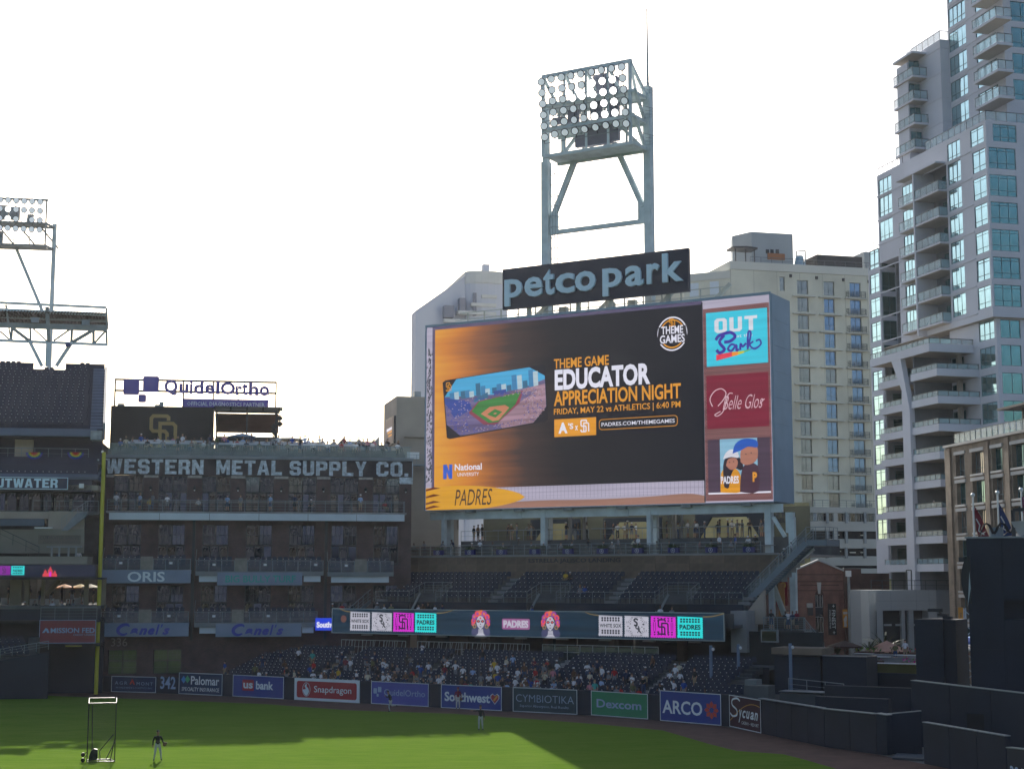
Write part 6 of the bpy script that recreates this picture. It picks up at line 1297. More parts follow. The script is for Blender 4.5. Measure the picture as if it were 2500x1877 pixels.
# ---------------------------------------------------------------- roof truss over the upper deck
RT = empty('roof_truss', FG, label='grey steel canopy truss with raking struts above the plum upper deck', cat='roof')
ty = 17.6
def tp(cx, cy, y=ty): x, z = FG.hy(cx/6.92, 700+cy/6.92, y); return (x, y, z)
TGR = M('truss grey green', (.25,.27,.26), .5, .1, .12)
def ext(p, q, X=-18): # carry a bar on out of view
    t = (X-p[0])/(q[0]-p[0]); return (X, p[1], p[2]+(q[2]-p[2])*t)
top0, top1 = tp(0,270), tp(1795,352); b0, b1 = tp(0,393), tp(1790,468); c0, c1 = tp(0,655), tp(1810,722); d0, d1 = tp(0,908), tp(1820,980)
for nm, p, q, w_ in (('top_rail',top0,top1,.26),('roof_edge_beam',b0,b1,.34),('upper_chord',c0,c1,.42),('lower_chord',d0,d1,.28)): MB().bar((XL,p[1],p[2]+(p[2]-q[2])/(q[0]-p[0])*(p[0]-XL)) if 0 else ext(p,q,XL), q, w_, w_).build(nm, STEEL if nm != 'upper_chord' else TGR, RT)
m = MB(); e0 = ext(b0,b1,XL); e1 = ext(c0,c1,XL); n = 44
for i in range(n):
    x = XL+(b1[0]-XL)*i/n; w_ = (b1[0]-XL)/n
    z1 = e0[2]-.15; z0 = e1[2]+.35; m.add([(x,ty-.6,z1),(x+w_,ty-.6,z1),(x+w_,ty+3.6,z0+.55),(x,ty+3.6,z0+.55),(x+w_*.5,ty-.6,z1-.14),(x+w_*.5,ty+3.6,z0+.41)], [(0,4,5,3),(4,1,2,5)])
m.build('roof_deck', M('brown roof sheet', (.10,.075,.065), .7, 0, .3, 1), RT)
m = MB(); m.bar((XL,ty+1.6,e0[2]-.5),(b1[0],ty+1.6,b1[2]-.5),.25); m.box(XL, c1[0], ty, ty+.2, c1[2]+.1, c1[2]+.5); m.build('purlin', TGR, RT)
for a, b, w_ in (((215,700),(490,910),.34),((510,690),(515,905),.2),((545,690),(790,915),.16),((205,690),(190,890),.24),((0,750),(165,895),.18),((150,680),(180,890),.14),((1190,715),(905,915),.18),((1215,720),(1205,940),.26),((1560,740),(1230,935),.34),((1580,745),(1580,965),.28),((1780,750),(1600,950),.2),((1800,750),(1805,980),.22),((1800,360),(1815,720),.2),((100,305),(150,680),.2),((795,345),(830,940),.4)):
    MB().bar(tp(*a), tp(*b), w_, w_).build('strut', TGR, RT)
for a, b in (((510,940),(710,1340)), ((1200,960),(950,1340))): MB().bar(tp(*a), tp(*b), .36, .36).build('raking_leg', STEEL, RT)
p = tp(828,940); MB().box(p[0]-.3, p[0]+.3, ty-.2, ty+.3, tp(828,1345)[2], p[2]).build('column', STEEL, RT)
for u, v in ((595,565),(1450,610)): p = tp(u,v,ty-.4); MB().box(p[0]-.42,p[0]+.42,ty-.6,ty-.4,p[2]-.28,p[2]+.28).build('speaker_box', STEELD, RT)
p = tp(1150,975,ty-.3); MB().box(p[0]-.25,p[0]+.25,ty-.6,ty-.2,p[2]-.25,p[2]+.15).build('speaker_box', M('violet box', (.12,.12,.25)), RT)
# far left light tower
LT2 = empty('light_tower', loc=(0,0,0), label='partly visible floodlight tower standing behind the left grandstand roof', cat='light tower')
FT = Frame(P(132,600,205).x, 205, 9); LT2.location = FT.w(0,0); LT2.rotation_euler = (0,0,FT.a)
def t2(u, v, y=0): return FT.hy(u, v, y)
zt3 = t2(134,547)[1]; MB().box(-.26,.26,-.3,.3,0,zt3).build('leg', STEEL, LT2); xl2 = -13.2; MB().box(xl2-.26,xl2+.26,-.3,.3,0,zt3).build('leg', STEEL, LT2)
p, q = t2(105,755), t2(38,602); MB().bar((p[0]+.9,0,p[1]-2.5),(q[0],0,q[1]),.42,.42).build('diagonal_brace', STEEL, LT2); MB().bar((xl2,0,p[1]-2.5),(-8.5,0,q[1]),.42,.42).build('diagonal_brace', STEEL, LT2)
hy2 = -2.5; xr2 = t2(113,520,hy2)[0]; z_t, z_m, z_b = t2(113,489,hy2)[1], t2(113,546,hy2)[1], t2(113,600,hy2)[1]
m = MB()
for z in (z_t, z_m, z_b): m.bar((xl2,hy2,z),(xr2+.2,hy2,z),.26)
for k in range(7): m.bar((xr2-2.05*k,hy2,z_b),(xr2-2.05*k,hy2,z_t),.2 if k == 0 else .1)
for z in (z_m, z_b): m.box(xl2, xr2, hy2, 0, z-.05, z+.02); m.bar((xr2,hy2,z),(0,0,z),.26); m.bar((xl2,0,z),(0,0,z),.26)
for k in range(4): m.bar((xr2-.8-2.8*k,0,z_m-.2),(xr2+1.4-2.8*k,0,z_b+.2),.22)
rail(m, [(xl2,-.4,z_b),(xr2,-.4,z_b)], 1.1, 1.2, .02, (.33,.66)); m.build('head_frame', TGR, LT2)
for k in range(8):
    for r, v in enumerate((493,515,538,561)):
        x, z = t2(98-k*19.5+(0 if r < 1 else -.5*r), v-k*1.1, hy2-.3); lamp(LT2, x, hy2-.3, z, R_(rnd.uniform(-6,6)-4), R_(10+rnd.uniform(0,6)), lit=(k == 2 and r == 2 or k == 4 and r in (1,2)))
for u, v, w_, h in ((10,520,1.2,2),(36,522,1.4,1.8),(75,537,.9,1.4),(0,580,.8,1.6)): x, z = t2(u, v, hy2+1.5); MB().box(x-w_/2,x+w_/2,hy2+1.2,hy2+1.6,z-h/2,z+h/2).build('ballast_box', STEELD, LT2)
# rainbow bunting on the concourse rail
for u, lab in ((84,'left rainbow half-round bunting hanging on the concourse railing by a beige column'), (185,'right rainbow half-round bunting hanging on the concourse railing below a fan')):
    x, z = gp(u,1104,-.25); r = empty('rainbow_bunting', FG, (x,-.25,z), label=lab, cat='bunting', group='rainbow fans on the railing')
    for k, (ra, cc) in enumerate(((.80,(.03,.03,.28)),(.62,(.05,.22,.12)),(.52,(.55,.42,.03)),(.38,(.50,.12,.02)),(.24,(.42,.02,.03)))):
        inner = (.62,.52,.38,.24,0)[k]; pts = [(ra*1.0*math.cos(math.pi+t*math.pi/12), ra*.85*math.sin(math.pi+t*math.pi/12)) for t in range(13)]; ii = [(inner*math.cos(math.pi+t*math.pi/12), inner*.85*math.sin(math.pi+t*math.pi/12)) for t in range(12,-1,-1)] if inner else [(0,0)]
        m = MB(); n = 13
        if inner:
            for t in range(12): m.quad((pts[t][0],-.02*(t % 2),pts[t][1]),(pts[t+1][0],-.02*((t+1) % 2),pts[t+1][1]),(ii[11-t][0],-.02*((t+1) % 2),ii[11-t][1]),(ii[12-t][0],-.02*(t % 2),ii[12-t][1]))
        else: m.add([(0,0,0)]+[(a,-.02*(j % 2),b) for j, (a, b) in enumerate(pts)], [(0,j+1,j+2) for j in range(12)])
        m.build('stripe', M('bunting stripe %d' % k, cc, .8, 0, .05), r)
# ================================================================ CITY BEYOND
# ---- far grey tower
FOW = empty('grey_tower', FO, label='distant hazy grey tower with a slanted roof line left of the name sign', cat='building')
GT = M('haze paled concrete', (.60,.61,.68), .8, 0, .06, .05); p0 = FO.hy(1133,674); p1 = FO.hy(1228,662); zc0 = FO.hy(1133,661)[1]  # distance haze is put into this pale bluish colour
MB().prism([(0,0),(p0[0]+.2,0),(p0[0]+.2,p0[1]),(0,FO.hy(1015,758)[1])], 0, 5).build('sloped_wing', GT, FOW)
m = MB(); cx, cr = (p0[0]+p1[0])/2+.6, (p1[0]-p0[0])/2+.4; pl = [(cx+cr*math.cos(t), -1.8*math.sin(-t)*-1) for t in [math.pi+i*math.pi/10 for i in range(11)]]
pl = [(cx+cr*math.cos(math.pi+i*math.pi/10), 2.2*math.sin(math.pi+i*math.pi/10)) for i in range(11)]
m.zprism(pl+[(cx+cr,20),(cx-cr,20)], 0, zc0-3); m.build('round_bay', GT, FOW); m = MB(); pl2 = [(cx+(cr+.05)*math.cos(math.pi+i*math.pi/10), 2.5*math.sin(math.pi+i*math.pi/10)) for i in range(11)]; m.zprism(pl2+[(cx+cr,20),(cx-cr,20)], zc0-3, zc0-.3); m.build('crown', M('warm grey crown', (.66,.65,.62), .8, 0, .05), FOW)
m = MB(); a, z = FO.hy(1180,648,3); m.box(a, a+1.4, 3, 5, zc0-.5, z+.3); m.build('roof_unit', GT, FOW)
for k, (ua, ub, v) in enumerate(((1176,1213,723),(1150,1211,743),(1118,1211,762),(1085,1211,782),(1085,1211,802),(1085,1211,822))):
    (a, z), (b, _) = FO.hy(ua, v, -2.4), FO.hy(ub, v, -2.4); m = MB(); m.box(a, b, -2.6, -.5, z-.35, z+.35); m.build('balcony_band', M('warm grey crown', (.5,.49,.46)), FOW)
for (ua, ub, va, vb) in ((1156,1163,715,770),(1122,1136,727,760),(1085,1108,745,775)): (a, z1), (b, z0) = FO.hy(ua, va, -2.3), FO.hy(ub, vb, -2.3); MB().box(a, b, -2.42, -.3, z0, z1).build('window_strip', M('lilac glass', (.22,.22,.27), .4), FOW)
# ---- cream hotel
CRS = M('cream stucco', (.68,.66,.54), .9, 0, .18, .12, .05); HT = empty('cream_hotel', FH, label='cream stucco hotel with columns of square windows and small curved balconies right of the board', cat='building')
ztp = 63.2; wz0 = lambda r: 58.2-2.967*r
HB = glass_mat('hotel blue glass', (.16,.24,.36), .08, None, 1.6, .6); HD = glass_mat('hotel grey glass', (.24,.24,.24), .10, None, 1.6, .6)
holes = []; cl = ((7.08,9.08),(11.89,13.83),(16.67,18.7))
for r in range(14):
    for (a, b) in cl: holes.append((a, b, wz0(r), wz0(r)+2.4))
holes.append((3.93,4.88,58.6,61.0))
m = MB(); facade(m, -4.8, 24, 17, 61.8, holes, .35); m.quad((-4.8,.1,61.8),(24,.1,61.8),(24,.1,61.9),(-4.8,.1,61.9)); m.build('front_wall', CRS, HT)
m = MB(); m.box(-4.8, 24, .36, 20, 0, 61.85); m.zprism([(-4.8,0.001),(-11.0,5.2),(-11,20),(-4.85,20)], 0, 60.3); m.build('side_walls', CRS, HT)
MB().box(-4.9, 24, -.12, 20, 61.85, ztp).build('parapet', M('pale parapet', (.66,.65,.58), .9, 0, .08, .1), HT); MB().zprism([(-4.9,-.12),(-11.1,5.1),(-11.1,20),(-4.9,20)], 60.3, 61.6).build('parapet', M('pale parapet', (.5,.49,.44)), HT)
FRH = M('hotel frame', (.12,.13,.13), .5)
for r in range(14):
    for c, (a, b) in enumerate(cl):
        window(HT, (a+b)/2, .3, wz0(r), b-a, 2.4, 2, 1, fm=FRH, gm=(HD if c == 0 or rnd.random() < .15 else HB), fw=.07, split=(.36,) if c < 2 else (.1,))
_sl = MB().box(-2.05, 2.05, -.65, 0, 0, .16).mesh('window_ledge', M('pale parapet', (.5,.49,.44)))
_jb = MB()
for z in (0,.28,.52,.76,1.0): _jb.bar((-1.6,-.62,z+.16),(1.6,-.62,z+.16),.06); _jb.bar((-1.6,-.62,z+.16),(-1.75,0,z+.16),.06); _jb.bar((1.6,-.62,z+.16),(1.75,0,z+.16),.06)
for x in (-1.6,-.8,0,.8,1.6): _jb.bar((x,-.62,.1),(x,-.62,1.2),.05)
_jbm = _jb.mesh('juliet_railing', M('hotel railing', (.10,.11,.11), .5))
for r in range(14):
    for c, (a, b) in enumerate(cl):
        part('window_ledge', _sl, HT, ((a+b)/2, 0, wz0(r)-.45))
        if c == 2: part('juliet_railing', _jbm, HT, ((a+b)/2, 0, wz0(r)-.40))
window(HT, 4.4, .3, 58.6, .95, 2.4, 1, 1, fm=FRH, gm=HD)
for k in range(7): MB().box(-4.81+4.12*k, -4.77+4.12*k, -.012, -.001, 20, 61.8).build('wall_joint', M('stucco joint', (.33,.32,.26), .9), HT)
for k, (x, z) in enumerate(((5.9,61.2),(10.6,61.1),(15.5,61.0),(20.2,60.9))): MB().box(x-.2,x+.2,-.2,-.01,z-.25,z+.25).build('vent', DARK, HT)
for v0 in (-9.6,-6.9):  # wing windows
    m = MB(); y = (-4.8-v0)*.84; m.add([(v0-.7,y+.5,57.6),(v0+.5,y-.5,57.6),(v0+.5,y-.5,60),(v0-.7,y+.5,60)], [(0,1,2,3)]); m.build('window', SW_, HT)
ph0 = FH.hy(1834,566,8); ph1 = FH.hy(1935,569,8)[0]; m = MB(); m.zprism([(ph0[0],8),(ph1,8),(ph1,16),(ph0[0]-.6,16),(ph0[0]-1.9,12)], ztp-1, ph0[1]); m.build('penthouse', M('blue grey stucco', (.33,.36,.38), .9, 0, .08, .2), HT)
for u in (1874,1885,1898): a, z = FH.hy(u,614,7.9); MB().box(a-.3,a+.3,7.9,7.99,z-.35,z+.35).build('penthouse_window', DARK, HT)
a, z = FH.hy(1895,626,7.9); MB().box(a-1.6,a+1.6,7.85,7.99,z-.6,z+.5).build('wooden_panel', M('orange wood', (.35,.13,.05), .7), HT)
a, z = FH.hy(1817,610,3); m = MB(); m.zprism([(a-2.4,2),(a,1.4),(a+2,2),(a+2,5),(a-2.4,5)], z, z+.3); 
for q in (-1.8,0,1.6): m.bar((a+q,2.5,ztp),(a+q,2.5,z),.15)
m.build('roof_canopy', DARK, HT)
m = MB(); rail(m, [(-1,.6,ztp),(24,.6,ztp)], 1.05, 1.9, .035, (.5,)); m.build('roof_railing', FRH, HT)
a, z = FH.hy(1995,648,3); b, z2 = FH.hy(2105,636,3); MB().box(a, b, 3, 8, ztp, z2+.6).build('plant_screen', M('dark brown louvre', (.05,.045,.045), .7, 0, .2), HT)
a = FH.hy(1952,640,4)[0]; m = MB(); m.tube((a,4,ztp),(a,4,ztp+2.4),1.1,10,.6); m.build('roof_tank', M('pale blue tank', (.3,.42,.5), .5), HT)
a = FH.hy(2110,630,10)[0]; MB().box(a, a+9, 10, 18, ztp, ztp+5.2).build('roof_block', M('blue grey stucco', (.33,.36,.38)), HT)
m = MB()
for q in (0,.9,2.4,3.1): m.bar((a+q,11,ztp+5),(a+q,11,ztp+7.4),.08)
m.bar((a,11,ztp+7.4),(a+.9,11,ztp+7.4),.08); x1_ = FH.hy(1945,630,4)[0]; m.bar((x1_,4,ztp),(x1_,4,ztp+3.2),.15); m.bar((x1_,4,ztp+3.2),(x1_+1.6,4,ztp+3.4),.15); m.bar((x1_+1.6,4,ztp+3.4),(x1_+1.6,4,ztp),.15); m.build('roof_pipe', STEELD, HT)
# podium with parking decks
yq = -6; PG = M('garage white band', (.46,.47,.44), .85, 0, .08, .2); 
def hz(u, v): return FH.hy(u, v, yq)
bands = [(1238,1252),(1273,1296),(1315,1338),(1357,1380),(1387,1400)]
a, b = hz(1973,1300)[0], hz(2165,1300)[0]
for v0, v1 in bands: MB().box(a, b, yq, -.05, hz(2060,v1)[1], hz(2060,v0)[1]).build('deck_band', PG, HT)
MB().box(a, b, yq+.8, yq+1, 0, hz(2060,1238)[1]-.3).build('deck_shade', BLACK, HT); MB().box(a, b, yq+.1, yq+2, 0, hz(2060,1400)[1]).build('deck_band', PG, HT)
MB().box(hz(1937,1300)[0], a, yq-.6, 0, 0, hz(1960,1227)[1]).build('khaki_block', M('khaki stucco', (.34,.30,.15), .9, 0, .1, .2), HT)
MB().box(b, b+3.2, yq-.2, 0, 0, hz(2060,1280)[1]).build('khaki_block', M('khaki stucco', (.34,.30,.15)), HT)
for u in (2018,2064.5,2110):
    for v0, v1 in ((1250,1277),(1296,1326),(1336,1362)): p, q = hz(u,v0), hz(u,v1); MB().box(p[0]-.2,p[0]+.2,yq-.35,yq-.02,q[1],p[1]).build('pylon', STEELD, HT)
for u in (2040,): 
    for v0, v1 in ((1252,1273),(1296,1315),(1338,1357)): p, q = hz(u,v0), hz(u,v1); MB().box(p[0]-.35,p[0]+.35,yq+.05,yq+.5,q[1],p[1]).build('pier', PG, HT)
for u, v in ((2046,1305),(2086,1348),(2050,1345),(2112,1306),(2112,1348)): p = hz(u,v); MB().box(p[0]-.5,p[0]+.5,yq+.5,yq+.7,p[1]-.08,p[1]+.08).build('tube_light', M('tube light', (.8,.8,.7), .5), HT)
for u0, u1 in ((1973,2036),(2047,2165)):
    n = 5 if u0 < 2000 else 8; A_, B_ = hz(u0,1262)[0], hz(u1,1262)[0]
    for k in range(n): window(HT, A_+(B_-A_)*(k+.5)/n, yq+.35, hz(2060,1273)[1], (B_-A_)/n-.1, hz(2060,1252)[1]-hz(2060,1273)[1], 1, 1, fm=PG, gm=DGLASS)
m = MB(); z = hz(2060,1238)[1]; rail(m, [(a,yq+.2,z),(b,yq+.2,z)], 1.1, 1.4, .03, (.3,.6)); m.build('terrace_railing', FRH, HT)
# ---- condo tower
CT = empty('condo_tower', FC, label='tall grey glass condominium tower with stacked glass balconies at the right edge', cat='building')
CW_ = M('condo pale grey panel', (.55,.56,.62), .7, 0, .07, .15); CWD = M('condo soffit', (.42,.38,.33), .8, 0, .08, .3)
TG_ = glass_mat('teal tower glass', (.50,.72,.74), .05, None, 1.6, .85); TG2 = glass_mat('teal glass dim reflection', (.12,.27,.285), .06, None, 1.6, .8); FRC = M('condo frame', (.13,.19,.21), .45, .2)  # bright and dim sky reflections of the two faces are put into these tints
BG_ = glass_mat('balcony glass', (.42,.58,.62), .06, .42, 1.45); RLC = M('balcony rail dark', (.04,.055,.06), .45)
z0k = lambda k: 57.48-3.19*k
def cbalc(xo, xi, y0, y1, z, name='balcony', fas=.22, hgt=1.1, mat=CW_, rails=True, down=0.0, lab=None):
    """slab from the face (xi) out to xo, ends y0 (near) and y1 (far); z slab top"""
    B = part(name, MB().box(xo, xi-.003, y0, y1, z-fas, z).mesh('slab', [mat]), CT)
    MB().box(xo+.05, xi-.01, y0+.05, y1-.02, z-fas-.012, z-fas-.003).build('soffit', CWD, B)
    if rails:
        m = MB(); r = .035
        nx = max(1, round((xi-xo)/1.3)); ny = max(1, round((y1-y0)/1.25))
        for i in range(nx+1): x = xo+.06+(xi-xo-.1)*i/nx; m.bar((x,y0+.06,z),(x,y0+.06,z+hgt),.05)
        for i in range(ny+1): y = y0+.06+(y1-y0-.1)*i/ny; m.bar((xo+.06,y,z),(xo+.06,y,z+hgt),.05)
        m.bar((xo+.06,y0+.06,z+hgt),(xi,y0+.06,z+hgt),.07); m.bar((xo+.06,y0+.06,z+hgt),(xo+.06,y1,z+hgt),.07); m.build('railing', RLC, B)
        for i in range(nx): x = xo+.06+(xi-xo-.1)*i/nx; MB().box(x+.05, x+(xi-xo-.1)/nx-.05, y0+.05, y0+.07, z+.08, z+hgt-.05).build('glass_panel', BG_, B)
        for i in range(ny): y = y0+.06+(y1-y0-.1)*i/ny; MB().box(xo+.05, xo+.07, y+.05, y+(y1-y0-.1)/ny-.05, z+.08, z+hgt-.05).build('glass_panel', BG_, B)
    return B
# main block: front face y=0 and street face x=0
zA = 63.1; rows = range(-1, 6)
hf = [(.25,3.75,z0k(k),z0k(k)+2.5) for k in range(0,6)] + [(.9,4.0,60.7,62.75)] + [(6.2,10.2,z0k(k),z0k(k)+2.5) for k in range(0,6)]
m = MB(); facade(m, 0, 16, 40.3, zA, hf, .12); 
hl = []
for k in range(0, 6):
    z = z0k(k); hl += [(.3,3.0,z,z+2.5),(5.5,8.35,z,z+2.55),(16.7,19.2,z,z+2.55)]
    hl += [(8.7,16.5,z-.25,z+2.75)]
    if k < 2: hl.append((21.8,25.2,z,z+2.55))
hl += [(.5,3.3,60.7,62.75),(5.5,8.35,60.3,62.5),(21.8,25.2,60.3,62.4)] 
facade(m, 0, 20.6, 40.3, zA, [h for h in hl if h[0] < 20], .12, 0, 'x'); facade(m, 20.6, 25.5, 51.5, zA, [h for h in hl if h[0] > 20], .12, 0, 'x'); m.quad((0,20.6,40.3),(2.2,20.6,40.3),(2.2,20.6,51.5),(0,20.6,51.5)); m.quad((0,20.6,51.5),(2.2,20.6,51.5),(2.2,25.5,51.5),(0,25.5,51.5))
m.build('street_wall', CW_, CT)
MB().box(.13, 16, .13, 25.5, zA-.25, zA+.02).build('roof', CW_, CT); MB().box(2.2, 15.8, 1.0, 25.3, 30, zA-.3).build('core', M('condo inner wall', (.20,.21,.23), .8, 0, .1), CT)
MB().box(.14, 15.9, .14, 25.4, 40.28, 40.4).build('bay_soffit', CWD, CT)
for h in hf: window(CT, (h[0]+h[1])/2, .1, h[2], h[1]-h[0], h[3]-h[2], 3, 1, fm=FRC, gm=TG2, fw=.06, split=(.27,.84)); 
for h in hl:
    if h[0] == 8.7: continue
    window(CT, (h[0]+h[1])/2, .1, h[2], h[1]-h[0], h[3]-h[2], 2 if h[0] < 5 else 3, 1, axis='x', fm=FRC, gm=TG_, fw=.06, split=(.25,.85) if h[0] < 5 else (.22,))
for k in range(0, 7): # thin ledges at each floor
    z = z0k(k)+2.85; MB().box(-.10, -.002, 3.1, 8.6, z-.10, z+.05).build('floor_ledge', CW_, CT); MB().box(-.10, -.002, 16.6, 25.6, z-.10, z+.05).build('floor_ledge', CW_, CT)
for k in range(0, 6):
    z = z0k(k)-.35
    cbalc(-1.15, 1.6, 8.75, 14.3, z); cbalc(-1.15, 1.6, 14.65, 18.3, z)
    MB().box(1.6, 1.7, 8.7, 16.5, z, z+3.1).build('recess_wall', M('condo inner wall', (.2,.21,.23)), CT)
    window(CT, 10.6, 1.5, z+.1, 3.2, 2.4, 3, 1, axis='x', fm=FRC, gm=TG2); 
MB().box(-1.2, 1.6, 14.32, 14.6, 40.2, 60.6).build('fin_wall', CW_, CT)
cbalc(-1.3, .5, 8.9, 18.5, 60.6, rails=False)
m = MB(); rail(m, [(.1,.1,zA),(.1,13.5,zA)], 1.15, 1.3, .03, ()); rail(m, [(.1,.1,zA),(15,.1,zA)], 1.15, 1.3, .03, ()); rail(m, [(.1,19,zA-.2),(.1,25.3,zA-.2)], 1.15, 1.3, .03, ()); m.build('roof_railing', RLC, CT)
for i in range(10): MB().box(.08,.11,.15+1.32*i,1.35+1.32*i,zA+.1,zA+1.1).build('roof_glass_panel', BG_, CT)
for i in range(11): MB().box(.15+1.35*i,1.4+1.35*i,.08,.11,zA+.1,zA+1.1).build('roof_glass_panel', BG_, CT)
# lower-left bay (starts below z 51.5)
m = MB(); hb = [(25.75,28.3,z0k(k)-3.2*0,z0k(k)+2.5) for k in range(2, 14)]; facade(m, 25.5, 28.6, 11, 51.6, [(a,b,c-.0,d) for a,b,c,d in hb if c > 11], .12, 0, 'x'); m.quad((0,25.5,11),(2.4,25.5,11),(2.4,25.5,51.6),(0,25.5,51.6)); m.quad((0,25.5,51.6),(3,25.5,51.6),(3,28.6,51.6),(0,28.6,51.6)); m.build('bay_wall', CW_, CT)
for h in hb:
    if h[2] > 11: window(CT, 27.0, .1, h[2], 2.5, 2.5, 2, 1, axis='x', fm=FRC, gm=TG_, split=(.25,.85)); window(CT, 1.2, 25.46, h[2], 1.9, 2.5, 2, 1, fm=FRC, gm=glass_mat('green shaded glass', (.06,.15,.14), .1, None, 1.6, .6), split=(.25,))
m = MB(); m.box(2.2, 2.4, 19.3, 25.5, 11, 51.4); m.build('recess_wall', CW_, CT)
# lower front part, set back under the bay
m = MB(); hq = [(1.3,3.9,38.05-3.18*k,40.15-3.18*k if k == 0 else 40.5-3.18*k-.05) for k in range(9)]; hr = [(.75+.4,4.3,38.05-3.18*k,40.4-3.18*k-.0) for k in range(9)]
facade(m, .8, 16, 9, 40.28, hq, .12, .7); facade(m, .7, 10.6, 9, 40.28, hr, .12, .8, 'x'); m.build('lower_wall', CW_, CT)
for h in hq: window(CT, (h[0]+h[1])/2, .8, h[2], h[1]-h[0], h[3]-h[2], 2, 1, fm=FRC, gm=TG2)
for h in hr: window(CT, (h[0]+h[1])/2, .9, h[2], h[1]-h[0], h[3]-h[2], 3, 1, axis='x', fm=FRC, gm=TG_, split=(.28,))
for k in range(9): z = 40.5-3.18*k+.25; MB().box(.70, .799, 4.4, 7.0, z-.08, z+.06).build('floor_ledge', CW_, CT)
# big terrace and solid-front balconies
FAS = CW_
def fascia(xo, y0, y1, zt2, h=.85, xi=.8, lab='balcony', seg=True):
    B = empty(lab); B.parent = CT; m = MB(); m.box(xo, xi-.003, y0, y0+.18, zt2-h, zt2); m.box(xo, xo+.18, y0+.18, y1, zt2-h, zt2); m.build('fascia', FAS, B)
    MB().box(xo+.18, xi-.003, y0+.18, y1, zt2-h+.02, zt2-h+.22).build('floor', CWD, B)
    m = MB(); ny = max(2, round((y1-y0)/1.25)); nx = max(2, round((xi-xo)/1.4))
    for i in range(ny+1): y = y0+.09+(y1-y0-.15)*i/ny; m.bar((xo+.09,y,zt2),(xo+.09,y,zt2+.62),.05)
    for i in range(nx+1): x = xo+.09+(xi-xo-.15)*i/nx; m.bar((x,y0+.09,zt2),(x,y0+.09,zt2+.62),.05)
    m.bar((xo+.09,y0+.09,zt2+.62),(xo+.09,y1,zt2+.62),.07); m.bar((xo+.09,y0+.09,zt2+.62),(xi,y0+.09,zt2+.62),.07); m.build('railing', RLC, B)
    for i in range(ny): y = y0+.09+(y1-y0-.15)*i/ny; MB().box(xo+.08, xo+.10, y+.06, y+(y1-y0-.15)/ny-.06, zt2+.05, zt2+.57).build('glass_panel', BG_, B)
    for i in range(nx): x = xo+.09+(xi-xo-.15)*i/nx; MB().box(x+.06, x+(xi-xo-.15)/nx-.06, y0+.08, y0+.10, zt2+.05, zt2+.57).build('glass_panel', BG_, B)
fascia(-5.0, 5.5, 19.6, 37.9, .95, lab='terrace')
for k in range(8):
    zt2 = 34.87-3.17*k; fascia(-4.7, 4.5, 10.4, zt2); fascia(-4.5, 12.2, 18.4, zt2-.02)
    MB().box(-.2, .25, 7.2, 7.8, zt2-.6, zt2+2.3).build('balcony_column', M('warm condo column', (.36,.32,.28), .8), CT)
    window(CT, 8.9, .75, zt2-.6, 2.6, 2.6, 3, 1, axis='x', fm=FRC, gm=TG2); window(CT, 5.6, .75, zt2-.6, 2.2, 2.6, 2, 1, axis='x', fm=FRC, gm=TG2) if 0 else None
    window(CT, -1.2, 18.9, zt2-.6, 2.4, 2.6, 2, 1, fm=FRC, gm=glass_mat('green shaded glass', (.02,.07,.06)), split=(.9,))
m = MB(); m.box(-4.2, .8, 10.45, 10.65, 9, 37.0); m.box(.8, 1.0, 10.6, 19, 9, 37); m.box(-3.2, 2.4, 19.0, 19.2, 9, 37); m.build('cross_wall', M('condo inner wall', (.2,.21,.23)), CT)
m = MB(); m.xprism([(10.4,9),(12.15,9),(12.15,33.2),(14.4,37.0),(12.2,37.0),(10.4,30.6)], -4.95, -4.3); m.build('raking_column', CW_, CT)
# upper tower and its balconies
zT1 = 92; yf = 2.0; xt = 4.2; m = MB(); hu = []; hv = []
zu = lambda k: FC.hx(2430, 43+66*k, 2.4)[1]
zz0 = [zu(k) for k in range(4)]; dz_ = (zz0[0]-zz0[3])/3; zs = [zz0[0]+dz_*3 - dz_*k for k in range(7)]
for z in zs: hu += [(10.0,13.9,z+.3,z+2.75),(9.0-.7,9.6,z+.3,z+2.75) if 0 else (3.6,7.9,z+.1,z+2.6)]; hv.append((5.2,9.5,z+.3,z+2.75))
facade(m, yf, 14, zA, zT1, hu, .12, xt, 'x'); facade(m, xt, 16, zA, zT1, hv, .12, yf); m.build('upper_wall', CW_, CT); MB().box(xt+.13, 16, yf+.13, 13.9, zT1-.2, zT1).build('upper_roof', CW_, CT)
MB().box(xt+1.2, 15.8, yf+1, 13.8, zA, zT1-.3).build('core', M('condo inner wall', (.2,.21,.23)), CT)
for h in hu: window(CT, (h[0]+h[1])/2, xt+.1, h[2], h[1]-h[0], h[3]-h[2], 4 if h[0] > 9 else 3, 1, axis='x', fm=FRC, gm=TG_, split=(.3,))
for h in hv: window(CT, (h[0]+h[1])/2, yf+.1, h[2], h[1]-h[0], h[3]-h[2], 3, 1, fm=FRC, gm=TG2, split=(.27,))
yA = FC.hx(2475,150,xt)[0]; xo = FC.hy(2436,150,yA)[0]; yB = FC.hx(2377,190,xo)[0]
for z in zs: cbalc(xo, xt, yA, yB, z, fas=.3)
for z in zs: MB().box(xt-.08, xt-.002, yB+.1, 13.9, z-.15, z+.0).build('floor_ledge', CW_, CT)
yS = 14.0; xS = FC.hy(2298,200,yS)[0]; yS2 = FC.hx(2264,200,xS)[0]; zS = FC.hy(2300,97,yS)[1]
m = MB(); m.box(xS, 14, yS, yS2+6, zA-2, zS); m.build('side_tower', CW_, CT)
for k in range(5): z = zS-1.0-3.18*k; MB().box(xS-.06, xt, yS-.06, yS-.001, z-.12, z).build('floor_ledge', CW_, CT); MB().box(xS-.06, xS-.001, yS, yS2, z-.12, z).build('floor_ledge', CW_, CT)
